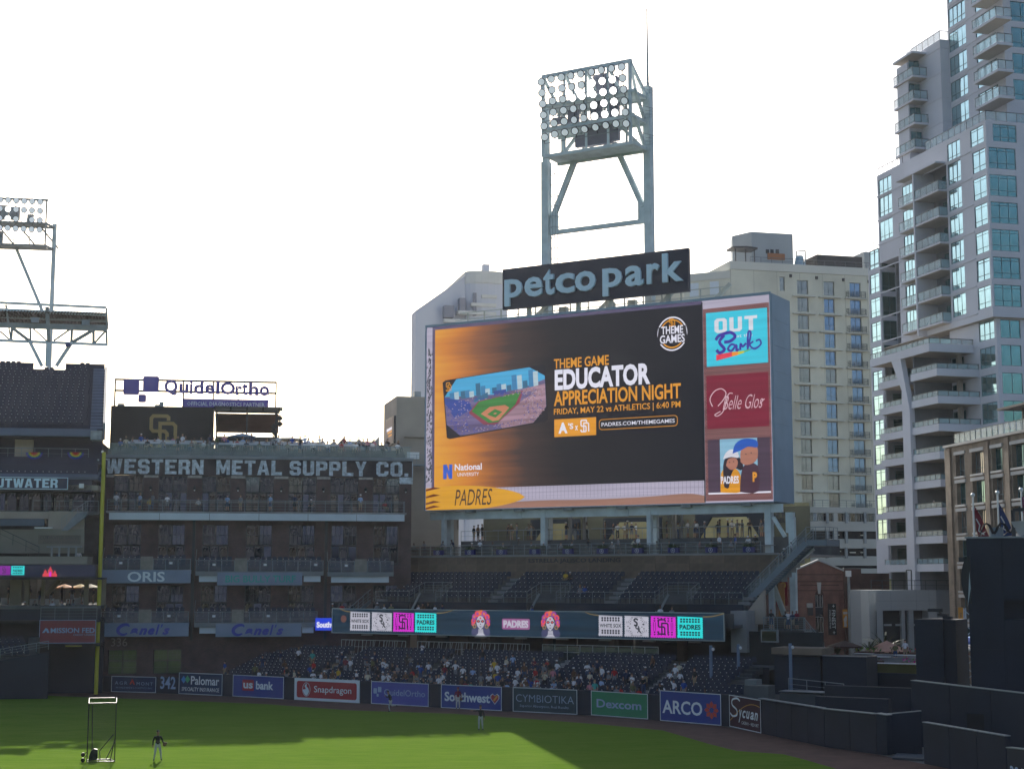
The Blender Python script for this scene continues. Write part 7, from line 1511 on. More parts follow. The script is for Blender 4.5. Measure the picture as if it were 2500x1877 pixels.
xo2 = FC.hy(2228,183,yS2)[0]; yE = FC.hx(2181,214,xo2)[0]; zsl = [FC.hy(2228,v,yS2)[1] for v in (125,183,239.6,297.5,357.7)]
for k, z in enumerate(zsl): cbalc(xo2, xS, yS2, yE, z, fas=.25, rails=k > 0)
for k, z in enumerate(zsl[1:]): window(CT, xS-.9, yS2+1.6, z+.05, 1.5, 2.4, 2, 1, fm=FRC, gm=TG2)
MB().box(xS-1.8, xS, yS2+1.7, yE-.5, zA-4, zS-1.5).build('side_tower', CW_, CT)
m = MB(); rail(m, [(xS+.1,yS+.1,zS),(xS+.1,yE-1,zS)], 1.15, 1.3, .03, ()); rail(m, [(xS+.1,yS+.1,zS),(xt,yS+.1,zS)], 1.15, 1.3, .03, ()); m.build('roof_railing', RLC, CT)
for i in range(6): MB().box(xS+.08,xS+.11,yS+.15+1.4*i,yS+1.4+1.4*i,zS+.1,zS+1.1).build('roof_glass_panel', BG_, CT)
# podium of the condo
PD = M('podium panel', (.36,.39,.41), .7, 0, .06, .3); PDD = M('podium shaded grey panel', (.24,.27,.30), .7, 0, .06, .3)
xa_, zt2 = FC.hy(2138,1440,3.0); xb_ = FC.hy(2285,1440,3.0)[0]; o1, oz = FC.hy(2155,1490,3.0); o2 = FC.hy(2267,1490,3.0)[0]
m = MB(); facade(m, xa_, xb_, 0, zt2, [(o1,o2,0,oz)], 1.5, 3.0); m.box(xa_, xb_, 4.6, 9, 0, zt2-.01); m.build('podium_wall', PD, CT)
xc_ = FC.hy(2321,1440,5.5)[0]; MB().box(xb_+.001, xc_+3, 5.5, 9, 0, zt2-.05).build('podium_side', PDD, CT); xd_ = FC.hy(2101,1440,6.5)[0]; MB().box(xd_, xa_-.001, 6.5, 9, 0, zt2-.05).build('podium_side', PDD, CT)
z = FC.hy(2200,1466,3)[1]; m = MB(); m.box(xa_+.1,xb_-.1,2.985,2.999,z-.02,z+.02)
m.build('panel_joint', PDD, CT)
for u in (2175,2237,2268): xx = FC.hy(u,1460,3)[0]; MB().box(xx-.015,xx+.015,2.985,2.999,oz,zt2).build('panel_joint', PDD, CT)
MB().box(o1, o2, 4.4, 4.55, 0, oz).build('doorway_shade', M('dark lobby', (.05,.055,.06), .4), CT)
for ua, ub in ((2200,2208),(2217,2229)): a, b = FC.hy(ua,1540,3.4)[0], FC.hy(ub,1540,3.4)[0]; MB().box(a, b, 3.2, 3.6, 0, oz).build('podium_column', PD, CT)
for ua, ub in ((2158,2176),(2186,2206),(2217,2234)): (a, z), b = FC.hy(ua,1525,3.1), FC.hy(ub,1525,3.1)[0]; MB().box(a, b, 3.0, 3.15, z-.1, z+.1).build('canopy_beam', PD, CT)
for i in range(16): (a, z), b = FC.hy(2105,1465+4.2*i,6.4), FC.hy(2121,1465,6.4)[0]; MB().box(a, b, 6.40, 6.49, z-.07, z+.03).build('louvre', M('louvre grey', (.10,.12,.13), .6), CT)
m = MB(); rail(m, [(xd_,4,zt2),(xc_,4,zt2)], 1.05, 1.4, .03, (.5,)); m.build('podium_railing', RLC, CT)
m = MB(); a = FC.hy(2214,1430,5)[0]; m.bar((a,5,zt2),(a,5,zt2+2.2),.1); m.bar((a+.6,5,zt2),(a+.6,5,zt2+2.2),.1); m.bar((a,5,zt2+2.2),(a+.6,5,zt2+2.2),.1); m.build('gate_frame', RLC, CT)
# ---- tan brick block
TB = brick_mat('tan brick', (.26,.20,.15), (.22,.165,.12), (.24,.20,.16)); KB = empty('tan_brick_block', FK, label='tan brick apartment block with white lintels and a glass roof rail at the lower right', cat='building')
cs = [(-4.48,-2.3),(-9.0,-6.2),(-13.2,-10.9),(-18.1,-15.3),(-22.6,-20)]; rz = [21.75-3.0*k for k in range(7)]
hk = [(a,b,z,z+2.3) for a, b in cs for z in rz]; m = MB(); facade(m, -30, 0, 0, 25, hk, .55, 0, 'x'); m.box(.6, 14, -30, 0, 0, 24.9); m.quad((0,0,0),(.7,0,0),(.7,0,25),(0,0,25)); m.build('wall', TB, KB)
for y0, y1 in ((-1.3,0),(-10.5,-9.6),(-15.0,-14.1)): MB().box(-.22, -.002, y0, y1+.02, 0, 24.9).build('pilaster', TB, KB)
MB().box(-.35, .4, -30, .1, 25.0, 25.25).build('coping', M('pale coping', (.48,.45,.42), .8), KB)
LNT = M('white lintel', (.52,.50,.48), .8, 0, .05); l1 = {}
for a, b in cs:
    k = round(b-a, 2)
    if k not in l1: l1[k] = (MB().box(-.14, -.002, -k/2-.2, k/2+.2, 0, .34).mesh('lintel', LNT), MB().box(-.2, -.002, -k/2-.12, k/2+.12, 0, .2).mesh('sill', LNT))
    for z in rz: part('lintel', l1[k][0], KB, (0,(a+b)/2,z+2.3)); part('sill', l1[k][1], KB, (0,(a+b)/2,z-.2)); window(KB, (a+b)/2, .5, z, b-a, 2.3, 2, 1, axis='x', fm=FRC, gm=TG2 if rnd.random() < .7 else HD, split=(.28,))
m = MB(); rail(m, [(.1,-30,25.25),(.1,-2.0,25.25)], 1.1, 1.25, .03, ()); m.build('roof_railing', RLC, KB)
for i in range(21): MB().box(.08,.11,-3.2-1.3*i,-2.08-1.3*i,25.35,26.3).build('roof_glass_panel', BG_, KB)
m = MB(); m.box(-.5, 3, -30, -13.5, 27.6, 27.8); m.bar((.8,-16.5,25),(.8,-16.5,27.6),.25); m.build('roof_canopy', DARK, KB)
# ---- red brick hall with pediment
FRB = Frame(P(1925,1500,182).x, 182, 14); RH = empty('red_brick_hall', FRB, label='small red brick hall with white-edged pediment and arched window behind the stairs', cat='building')
def rp(u, v, y=0): return FRB.hy(u, v, y)
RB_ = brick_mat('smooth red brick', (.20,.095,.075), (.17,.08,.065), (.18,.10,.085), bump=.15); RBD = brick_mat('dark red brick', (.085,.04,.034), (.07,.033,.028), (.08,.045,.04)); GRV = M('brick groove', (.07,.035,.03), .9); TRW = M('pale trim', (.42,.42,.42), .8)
xa_ = rp(1905,1500)[0]; xb_ = rp(2061,1500)[0]; ztr = rp(1960,1388)[1]; zpk = rp(1997,1369)[1]; x1_, x2_, xp_ = rp(1948,1388)[0], rp(2047,1388)[0], rp(1997,1388)[0]
awl, awr = rp(1991,1500)[0], rp(2012,1500)[0]; wz1, wz0_ = rp(2000,1452)[1], rp(2000,1550)[1]; arc_ = [((awl+awr)/2+(awr-awl)/2*math.cos(math.pi*i/8), wz1+(awr-awl)/2*math.sin(math.pi*i/8)) for i in range(9)]
m = MB(); facade(m, xa_, xb_, 0, ztr, [(awl,awr,wz0_,wz1)], .4); m.prism([(x1_,ztr),(x2_,ztr),(xp_,zpk)], 0, .4); m.build('front_wall', RB_, RH)
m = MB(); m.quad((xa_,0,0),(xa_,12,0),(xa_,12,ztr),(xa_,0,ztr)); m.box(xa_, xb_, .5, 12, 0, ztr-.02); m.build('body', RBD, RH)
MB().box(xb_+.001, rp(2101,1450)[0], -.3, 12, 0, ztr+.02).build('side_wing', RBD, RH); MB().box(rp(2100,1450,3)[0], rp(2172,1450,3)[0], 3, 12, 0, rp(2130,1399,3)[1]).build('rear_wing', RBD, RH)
for p, q in (((x1_-.6,ztr-.2),(xp_,zpk+.12)),((xp_,zpk+.12),(x2_+.6,ztr-.2)),((x2_+.6,ztr+.05),(xb_,ztr+.05))): MB().bar((p[0],-.1,p[1]),(q[0],-.1,q[1]),.32,.18).build('cornice', TRW, RH)
for z_ in (1402,1419,1428,1441): z = rp(1960,z_)[1]; MB().box(xa_+.1 if z_ != 1428 else rp(1953,1430)[0], xb_-.1 if z_ != 1428 else rp(2048,1430)[0], -.03, -.002, z-.05, z+.05).build('string_course', GRV, RH)
for s in range(9):
    z = rp(1960,1447+9.5*s)[1]
    for a, b in ((1942,1952),(2050,2061)): MB().box(rp(a,1500)[0], rp(b,1500)[0], -.06, -.002, z-.16, z+.16).build('quoin', RB_, RH)
m = MB(); m.prism(arc_, -.02, .05); m.build('arch_panel', GRV, RH); m = MB(); m.box(awl,awr,.3,.36,wz0_,wz1); m.build('window_shade', DGLASS, RH)
for z in (wz0_+.3, (wz0_+wz1)/2+.9): window(RH, (awl+awr)/2, .2, z, awr-awl-.05, (wz1-wz0_)/2-.5, 3, 1, fm=TRW, gm=DGLASS)
a, z = rp(1999,1432); MB().prism([(a-.12,rp(1999,1445)[1]-.2),(a+.12,rp(1999,1445)[1]-.2),(a+.25,rp(1999,1421)[1]),(a-.25,rp(1999,1421)[1])], -.15, -.002).build('keystone', TRW, RH)
p, q = rp(1969,1472), rp(1983,1493); MB().box(p[0],q[0],-.2,-.002,q[1]+.5,p[1]).build('wall_box', TRW, RH); MB().box(p[0]+.1,q[0],-.25,-.01,q[1]-.4,q[1]+.49).build('wall_vent', DARK, RH)
def banner_sign(u0, v0, u1, v1, mat, lab, fr=FRB, y=-.35):
    (a, z1), (b, z0) = fr.hy(u0, v0, y), fr.hy(u1, v1, y); r = empty('banner', fr, (a, y, z0), label=lab, cat='banner'); MB().box(0, b-a, 0, .04, 0, z1-z0).build('cloth', mat, r); return r, b-a, z1-z0
r, L, h = banner_sign(2021,1473,2043,1549, BLACK, 'tall black vertical banner with white serif word and small plus signs on the brick hall')
o = txt('+ FINEST +', .1, h-.1, -.55*L, -.12*L, 0, SW_, r, bold=.0); me = o.data
for v_ in me.vertices: x, y, z = v_.co; v_.co = (L+z, -.012, h-x)
o = txt('COLLECTIVE', h*.2, h*.8, -.85*L, -.68*L, 0, SW_, r, bold=.0)
for v_ in o.data.vertices: x, y, z = v_.co; v_.co = (L+z*1.0+.0, -.012, h-x)
for v_ in o.data.vertices: v_.co.x = v_.co.x*1.0
r, L, h = banner_sign(2057,1487,2070,1531, M('amber banner', (.50,.22,.03), .7), 'amber street banner with a pale figure panel left of the lamp post', y=-1.2)
MB().box(.1*L,.95*L,-.02,-.005,.74*h,.86*h).build('picture_block', TRW, r); flat([spline([(.2*L,.05*h),(.25*L,.3*h),(.15*L,.45*h),(.5*L,.6*h),(.7*L,.66*h),(.85*L,.5*h),(.7*L,.3*h),(.75*L,.05*h),(.2*L,.05*h)],4)[:-1]], -.02, TRW, r, 'figure_picture')
r, L, h = banner_sign(2078,1487,2092,1531, M('amber banner', (.5,.22,.03)), 'amber street banner with dark markings right of the lamp post', y=-1.2); txt('SD', .25*L,.75*L,.45*h,.62*h,-.02,DARK,r); MB().box(0,.4*L,-.03,-.01,0,.4*h).build('dark_patch', DARK, r)
a, z = rp(2073.5,1580,-1.2); zt2 = rp(2073,1405,-1.2)[1]; LPp = empty('lamp_post', FRB, (rp(2074,1500,-1.2)[0],-1.2,0), label='tall grey post in front of the red brick hall, small white box on top', cat='pole'); MB().tube((0,0,0),(0,0,zt2),.2,10,.17).build('pole', STEELD, LPp); MB().box(-.25,.25,-.25,.25,zt2-.1,zt2+.6).build('lamp_head', WHITE, LPp)
# ---- far street horizon blocks, so that the city goes on behind
FX = Frame(0, 420, 14)
for k, (x, w_, h_) in enumerate(((-190,60,22),(-120,40,15),(-70,55,18),(-5,40,34),(40,50,40),(110,70,60))):
    r = empty('distant_block', FX, (x,0,0), label='%s distant office block on the hazy street beyond the stadium' % ('wide low','small low','long low','mid-height narrow','mid-height broad','tallest broad')[k], cat='building'); MB().box(0, w_, 0, 30, 0, h_).build('wall', GT, r)
    if k == 0: pass
# ================================================================ RIGHT-HAND STAIRS, DARK BLOCKS, TERRACES
ST = empty('outdoor_stairs', FR, label='long grey steel staircase climbing right beside the upper outfield seats', cat='stairs'); ysA, ysB = 6.2, 8.2
p, q = FR.hy(1812,1478,ysA), FR.hy(1968,1322,ysA); n = 30; ww = ysB-ysA
for i in range(n):
    x = p[0]+(q[0]-p[0])*i/n; z = p[1]+(q[1]-p[1])*i/n; MB().box(x, x+(q[0]-p[0])/n+.05, ysA+.1, ysB-.1, z-.04, z+.02).build('tread', STEELD, ST)
for y in (ysA, ysB): MB().bar((p[0],y,p[1]-.1),(q[0],y,q[1]-.1),.1,.55).build('stringer', M('stair steel blue grey', (.17,.21,.25), .5, .1, .1), ST)
for y in (ysA, ysB): m = MB(); rail(m, [(p[0],y,p[1]+.1),(q[0],y,q[1]+.1)], 1.1, 1.2, .03, (.25,.5,.75)); m.build('railing', RAILM, ST)
for i in range(9): 
    t0, t1 = i/9, (i+1)/9; X = lambda t: p[0]+(q[0]-p[0])*t; Z = lambda t: p[1]+(q[1]-p[1])*t+.15
    MB().quad((X(t0)+.05,ysA-.02,Z(t0)),(X(t1)-.05,ysA-.02,Z(t1)),(X(t1)-.05,ysA-.02,Z(t1)+.9),(X(t0)+.05,ysA-.02,Z(t0)+.9)).build('mesh_panel', glass_mat('stair mesh infill', (.10,.14,.17), .5, .45), ST)
L0 = FR.hy(1968,1318,ysA); L1 = FR.hy(2005,1318,ysA); MB().box(L0[0], L1[0]+.5, ysA, ysB+1.5, L0[1]-.5, L0[1]).build('landing', M('stair steel blue grey', (.17,.21,.25)), ST)
m = MB(); rail(m, [(L0[0],ysA,L0[1]),(L1[0]+.4,ysA,L0[1]),(L1[0]+.4,ysB+1.4,L0[1])], 1.15, 1.0, .03, (.25,.5,.75)); m.build('landing_railing', RAILM, ST)
for i in range(7): x = L0[0]-.6-.42*i; z = L0[1]-.75-.42*i; MB().box(x-.42, x, ysB+.1, ysB+1.6, z-.42, z).build('tread', STEELD, ST)
MB().bar((FR.hy(1925,1385,8.4)[0],8.4,FR.hy(1925,1385,8.4)[1]),(FR.hy(1985,1338,8.4)[0],8.4,FR.hy(1985,1338,8.4)[1]),.5,.4).build('brace', STEEL, ST)
def cpost(u, v0, v1, w_, y, name='steel_column', mat=STEEL, parent=None): x, z1 = FR.hy(u, v0, y); z0 = FR.hy(u, v1, y)[1]; return MB().box(x-w_/2, x+w_/2, y, y+w_, z0, z1).build(name, mat, parent or ST)
cpost(1931,1262,1600,.55,10.5); cpost(1882,1425,1600,.5,9.0); cpost(1926,1250,1300,.7,12.8)
p, q = FR.hy(1889,1430,9.4), FR.hy(1915,1500,9.4); MB().bar((p[0],9.4,p[1]),(q[0],9.4,q[1]),.42,.4).build('diagonal_brace', M('cream steel', (.42,.43,.38)), ST); p, q = FR.hy(1888,1262,13), FR.hy(1917,1310,13); MB().bar((p[0],13,p[1]),(q[0],13,q[1]),.4,.3).build('diagonal_brace', STEEL, ST)
EWL = empty('end_wall', FR, label='beige stucco end wall of the upper seats beneath the steel stairs', cat='wall')
a, z1 = FR.hy(1812,1488,4.5); b = FR.hy(1866,1488,4.5)[0]; z0 = FR.hy(1840,1523,4.5)[1]; zz = FR.hy(1866,1440,4.5)[1]
MB().prism([(a,z0),(b,z0),(b,zz),(a+.6,z1)], 4.5, 5.0).build('wall', BEIGE, EWL); MB().box(FR.hy(1866,1450,6)[0], FR.hy(1880,1450,6)[0], 9.6, 9.8, 5, 10.6).build('orange_wall', M('ochre wall', (.40,.17,.05), .8), EWL)
m = MB(); m.box(FR.hy(1800,1500,4)[0], a+1.2, 2.4, 5.2, 4.6, 8.2); m.build('grey_pier', CONC, EWL)
(a, z1), (b, z0) = FR.hy(1893,1392,11.5), FR.hy(1923,1478,11.5); r = empty('shop_banner', FR, (a,11.5,z0), label='red vertical shop banner with pale lettering at its top, behind the stair brace', cat='banner'); MB().box(0,b-a,0,.05,0,z1-z0).build('cloth', M('banner red', (.30,.02,.03), .7), r); txt('STORE', .3*(b-a), .95*(b-a), .80*(z1-z0), .90*(z1-z0), -.02, TRW, r)
m = MB(); m.disc((.65*(b-a),-.02,.58*(z1-z0)),.3,8); m.build('emblem', SGD, r)
# lower landing with people, stairs down
LL2 = empty('lower_landing', FR, label='lower steel landing with pipe railing and stairs going down to the right', cat='stairs'); yl = 4.0
p, q = FR.hy(1864,1538,yl), FR.hy(1952,1538,yl); MB().box(p[0], q[0], yl, yl+5, p[1]-.9, p[1]).build('deck', M('dark landing edge', (.05,.055,.055), .7), LL2); zl2 = p[1]
m = MB(); rail(m, [(p[0],yl+.05,zl2),(q[0]+.5,yl+.05,zl2)], 1.15, 1.3, .03, (.15,.3,.45,.6,.75,.9)); m.build('railing', RAILM, LL2)
p2 = FR.hy(2012,1600,yl); m = MB(); X0, Z0, X1_, Z1_ = q[0]+.4, zl2, p2[0], p2[1]; MB().bar((X0,yl,Z0-.2),(X1_,yl,Z1_-.2),.1,.5).build('stringer', M('stair steel blue grey', (.17,.21,.25)), LL2); rail(m, [(X0,yl,Z0),(X1_,yl,Z1_)], 1.15, 1.0, .03, (.2,.4,.6,.8)); m.build('stair_railing', RAILM, LL2)
for i in range(14): t = i/14; MB().box(X0+(X1_-X0)*t, X0+(X1_-X0)*(t+1/14), yl+.1, yl+1.8, Z0+(Z1_-Z0)*t-.1, Z0+(Z1_-Z0)*t-.02).build('tread', STEELD, LL2)
(a, z1), (b, z0) = FR.hy(1857,1536,2.5), FR.hy(1899,1568,2.5); r = empty('hanging_monitor', FR, label='grey-framed dark monitor hanging below the lower landing', cat='screen'); MB().box(a,b,2.5,2.8,z0,z1).build('case', STEELD, r); MB().box(a+.12,b-.12,2.46,2.49,z0+.12,z1-.12).build('glass', M('switched-off screen', (.008,.014,.012), .2), r)
DB = empty('bullpen_sheds', FR, label='dark navy sheds and beige canopy right of the lower seats', cat='building')
def fbx(nm, u0, v0, u1, v1, y, d, mat, parent=DB, z0=None): (a, zt2), (b, zb2) = FR.hy(u0, v0, y), FR.hy(u1, v1, y); return MB().box(a, b, y, y+d, zb2 if z0 is None else z0, zt2).build(nm, mat, parent)
fbx('beige_canopy',1883,1580,2007,1599,-4,3,M('tan canvas', (.20,.15,.11), .8)); fbx('shed',1890,1600,2004,1656,-3.6,3,NAVYW,z0=0); fbx('shed',2008,1601,2116,1657,-4,3,NAVYW,z0=0); fbx('white_edge',2008,1600,2116,1602,-4.1,.1,TRW)
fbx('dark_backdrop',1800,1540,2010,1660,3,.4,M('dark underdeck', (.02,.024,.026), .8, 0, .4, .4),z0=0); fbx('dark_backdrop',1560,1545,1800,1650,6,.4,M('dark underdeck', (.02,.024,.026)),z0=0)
for u, v0, v1, y in ((1735,1575,1690,-6),(1802,1572,1632,-3),(1929,1570,1655,-6.5)): x, z1 = FR.hy(u, v0, y); z0 = FR.hy(u, v1, y)[1]; o = empty('net_post', FR, (x,y,0), label='x', cat='pole'); o['label'] = {1735:'slender blue-grey post standing in the lower seats above the orange star sign',1802:'short blue-grey post beside the dark underdeck, above the maroon sign',1929:'slender blue-grey post standing before the tan canopy'}[u]; MB().tube((0,0,z0-1),(0,0,z1),.14,8).build('shaft', M('post blue grey', (.14,.20,.30), .5), o); MB().blob((.2,0,z1-.3),.14,6,4).build('lamp', WHITE, o)
fbx('counter_front',1903,1690,2008,1716,-14,1.2,M('grey brown cabinet', (.06,.07,.075), .8),z0=.2); fbx('counter_top',1900,1686,2013,1691,-14.2,1.6,M('pale counter', (.20,.22,.23), .6)); fbx('equipment_box',1818,1658,1847,1672,-10,1.2,M('grey utility box', (.16,.18,.18), .7)); fbx('equipment_box',1816,1672,1876,1700,-11,1.5,M('dim utility box', (.09,.10,.10), .7),z0=.3)
m = MB(); a, z = FR.hy(1925,1658,-8); b, z2 = FR.hy(2060,1672,-8); rail(m, [(a,-8,z-1),(b,-8,z2-1)], 1.1, 1.3, .03, (.3,.6)); m.build('ramp_railing', RAILM, DB); MB().prism([(a-6,z-1.7),(b,z2-1.4),(b,z2-.9),(a-6,z-1.2)], -8.1, -7.9).build('ramp_wall', CONCD, DB)
fbx('padded_block',2013,1672,2225,1710,-20,.6,NAVYW,z0=0); fbx('padded_block',1990,1699,2170,1745,-22.5,.6,NAVYW,z0=0)
m = MB(); 
# higher navy wall at far right with dark opening
wa, wb = P(2224,1661,104), P(2640,1710,91); wa.z = wb.z = 0; navy_wall('bullpen_wall', 'high navy wall with pale coping running to the right edge, dark opening near its end', [wa, wb], [4.24, 3.95], .4, True, panels=4)
p, q = P(2363,1740,98.9), P(2426,1788,98.9); r = empty('wall_opening', loc=(p.x,98.9,0), rz=-.55, label='black rectangular opening in the high navy wall', cat='window'); MB().box(0,(q.x-p.x)*1.15,-.3,.1,q.z,p.z).build('opening', BLACK, r); MB().box(-.05,(q.x-p.x)*1.15+.05,-.33,-.31,p.z,p.z+.05).build('frame', NAVYW, r)
# batter's eye block: round sign seen edge on, flags above
Be = Frame(P(2362,1400,112).x, 112, -25); BE = empty('dark_block', Be, label='very large dark navy block at the lower right with a black opening and rooftop cables', cat='building')
def bq(u, v, y=0): return Be.hy(u, v, y)
zt2 = bq(2362,1314)[1]; hs = [(bq(2395,1465)[0],16,bq(2400,1510)[1],bq(2400,1465)[1])]; m = MB(); facade(m, 0, 16, 2.0, zt2, hs, .8); m.quad((0,0,2),(0,6,2),(0,6,zt2),(0,0,zt2)); m.box(0.01,16,.85,6,2,zt2-.01); m.build('wall', NAVYW, BE); MB().box(-.1, 16, -.12, 6, zt2, zt2+.12).build('coping', RAILM, BE)
for i in range(4):
    for j in range(3):
        if not (j == 1 and i > 0): MB().box(.12+2.4*i, 2.44+2.4*i, -.05, -.003, 2.1+3.95*j, 5.98+3.95*j-(.12 if j == 2 else 0)).build('cladding_panel', NAVYW, BE)
c = bq(2372,1415); m = MB(); R1 = (bq(2372,1365)[1]-bq(2372,1480)[1])/2
pl = [(c[0]+.1-R1*.38*math.sin(math.pi*t/14), c[1]+R1*math.cos(math.pi*t/14)) for t in range(15)]; m.prism(pl, -1.2, -.9); m.build('round_sign', M('near black sign', (.012,.015,.017), .6), BE)
m = MB(); m.prism([(c[0]+.05,c[1]+.6),(c[0]+.1,c[1]-.6),(c[0]-.15,c[1]-1.9)], -1.24, -1.21); m.build('sign_streak', M('pale streak', (.3,.4,.42), .5), BE)
m = MB(); rr = random.Random(6)
for k in range(7):
    x = .9+.35*k; z = zt2+.2; pts = [(x+.9*t, .5, z+.9*abs(math.sin(t*3+k))) for t in [i/6 for i in range(7)]]
    for a, b in zip(pts[:-1], pts[1:]): m.tube(a, b, .05, 5)
m.build('cable_coil', BLACK, BE)
for k, (x, s) in enumerate(((2.0,.5),(4.2,.5),(5.4,.35))): MB().tube((x,1,zt2+.1),(x,1,zt2+.8),s,10).build('roof_drum', M('grey drum', (.16,.2,.23), .5), BE)
m = MB(); p = bq(2475,1283,.3); m.add([(p[0]-.2,.2,p[1]+.3),(p[0]+1.6,.2,p[1]+.4),(p[0]+1.9,.6,p[1]-.6),(p[0]+.3,.6,p[1]-.7)], [(0,1,2,3)]); m.build('floodlight', TRW, BE)
m = MB(); p = bq(2473,1245,.5); m.bar((p[0],.5,zt2),(p[0],.5,p[1]),.25); m.bar((p[0],.5,p[1]),(p[0]+4,.5,p[1]+.2),.25); m.build('portal_frame', DARK, BE)
MB().box(bq(2356,1365)[0]-.3, bq(2356,1365)[0]+.1, -1, -.6, bq(2360,1366)[1]-.15, bq(2360,1360)[1]).build('camera', DARK, BE)
for k, (u, vt, vb, cc, lab) in enumerate(((2375,1212,1310,(.14,.01,.02),'dark red flag hanging from a pole with silver ball, leftmost of the flags'),(2435,1206,1290,(.012,.03,.10),'dark blue flag hanging from a silver-ball pole, middle of the flags'),(2493,1199,1240,(.12,.02,.06),'narrow furled flag on the silver-ball pole at the right edge'))):
    x, z1 = bq(u, vt, 3); r = empty('flagpole', Be, (x,3,zt2), label=lab, cat='flag'); m = MB(); m.tube((0,0,0),(0,0,z1-zt2),.07,8); m.build('pole', M('silver pole', (.6,.62,.63), .3, .5), r); MB().blob((0,0,z1-zt2+.12),.16,8,6).build('ball', M('silver pole', (.6,.62,.63)), r, True)
    if k < 2:
        h0 = (z1-zt2)-.65; m = MB(); g = [(0,0),(.35,-.55),(.75,-1.2),(1.05,-1.9),(1.25,-2.4)]
        for i in range(4):
            a, b = g[i], g[i+1]; m.add([(.08+a[0]*.8,.1*math.sin(i*2),h0+a[1]),(.08+b[0]*.8,.1*math.sin(i*2+2),h0+b[1]),(.08+b[0]*.15,.12*math.sin(i*2+3),max(h0+b[1]-.75,.3)),(.08+a[0]*.15,.12*math.sin(i*2+1),h0+a[1]-.6)], [(0,1,2,3)])
        m.build('cloth', M('flag cloth %d' % k, cc, .8, 0, .2, 2), r); stroke([(.2,h0-1.0),(.45,h0-1.5),(.35,h0-1.9),(.75,h0-2.2)], .09, -.16, TRW, r, 'flag_emblem')
    else: MB().bar((.1,0,z1-zt2-.4),(.12,0,z1-zt2-1.6),.14).build('cloth', M('flag cloth 2', cc), r)
# narrower navy block left of it
x, z1 = FR.hy(2233,1511,-8); x2 = FR.hy(2330,1511,-8)[0]; r = empty('camera_block', FR, label='narrower navy block with a camera on its top, left of the very large one', cat='building'); MB().box(x, x2-.9, -8, -4, 1.5, z1).build('wall', NAVYW, r); MB().box(x2-.899, x2, -7.7, -4, 1.5, z1-.02).build('side', NAVY, r)
m = MB(); a, z = FR.hy(2283,1489,-6); m.box(a-.5,a+.55,-6.3,-5.9,z-.12,z+.12); m.box(a+.2,a+1.0,-6.2,-5.8,z-.45,z-.25); m.bar((a+.8,-6,z1),(a+.3,-6,z-.1),.12); m.box(a+.6,a+1.3,-6.2,-5.8,z1,z1+.2); m.build('camera', DARK, r)
# terraces with flowers and parasols in the sun beyond
TE = empty('garden_terrace', FR, label='sunlit planted terrace walls with a yellow-green band right of the sheds', cat='wall'); yt = 2
fbx2 = lambda nm, u0, v0, u1, v1, y, d, mat: fbx(nm, u0, v0, u1, v1, y, d, mat, TE, 0)
fbx2('retaining_wall',2110,1619,2245,1640,yt,.4,M('olive band', (.10,.09,.02), .8)); fbx2('retaining_wall',2080,1594,2245,1602,yt+8,.4,CONC); fbx2('retaining_wall',2110,1603,2245,1612,yt+5,.4,CONC); fbx2('retaining_wall',2090,1640,2250,1700,yt-1,.4,NAVYW)
for u0, v0, u1, y in ((2116,1618,2236,yt-.1),(2138,1602,2170,yt+4.8),(2180,1598,2235,yt+4.8),(2085,1594,2130,yt+7.8)): fbx('coping',u0,v0,u1,v0+2,y,.6,WHITE,TE)
def bed(name, u0, u1, v, y, hue, lab):
    a, z = FR.hy(u0, v, y); b = FR.hy(u1, v, y)[0]; m = MB(); rr = random.Random(int(u0)); 
    for k in range(int((b-a)*14)): q = (rr.uniform(a,b), y+rr.uniform(0,1.2), z+rr.uniform(0,.35)); s = rr.uniform(.06,.13); d = Vector((rr.gauss(0,1),rr.gauss(0,1),rr.gauss(0,1))).normalized()*s; e = d.orthogonal().normalized()*s; m.add([Vector(q)-d,Vector(q)+e,Vector(q)+d,Vector(q)-e], [(0,1,2,3)], rr.randrange(2))
    r = empty(name, FR, label=lab, cat='flower bed'); m.build('blossom', [M(name+' colour', hue, .8, 0, .2), M('bed leaves', (.06,.10,.02), .8)], r)['kind'] = 'stuff'; MB().box(a,b,y,y+1.2,z-.5,z).build('soil', TRACK, r)
bed('grass_bed',2085,2150,1590,yt+9,(.14,.22,.03),'bright green planted strip on the upper terrace'); bed('pink_bed',2170,2236,1591,yt+9,(.55,.06,.12),'coral pink flower bed on the upper terrace beside the navy block'); bed('magenta_bed',2195,2240,1617,yt+2,(.45,.02,.28),'magenta flower bed on the lower terrace beside the navy block'); bed('magenta_strip',2117,2150,1612,yt+4,(.35,.03,.2),'thin magenta flower strip left of the lower terrace')
umbrella('terrace_parasol', tuple(FR.w(FR.hy(2165,1580,yt+14)[0], yt+14, FR.hy(2165,1595,yt+14)[1]-1)), 2.0, 2.2, M('salmon canvas', (.50,.27,.20), .8), 'salmon pink slanted parasol on the planted terrace', cat='parasol', grp='parasols on the terraces', drop=.9)
umbrella('terrace_parasol', tuple(FR.w(FR.hy(2062,1575,yt+10)[0], yt+10, FR.hy(2062,1590,yt+10)[1]-1)), 1.6, 2.0, M('dark brown canvas', (.06,.03,.025), .8), 'dark brown parasol at the foot of the lamp post', cat='parasol', grp='parasols on the terraces', drop=.5)
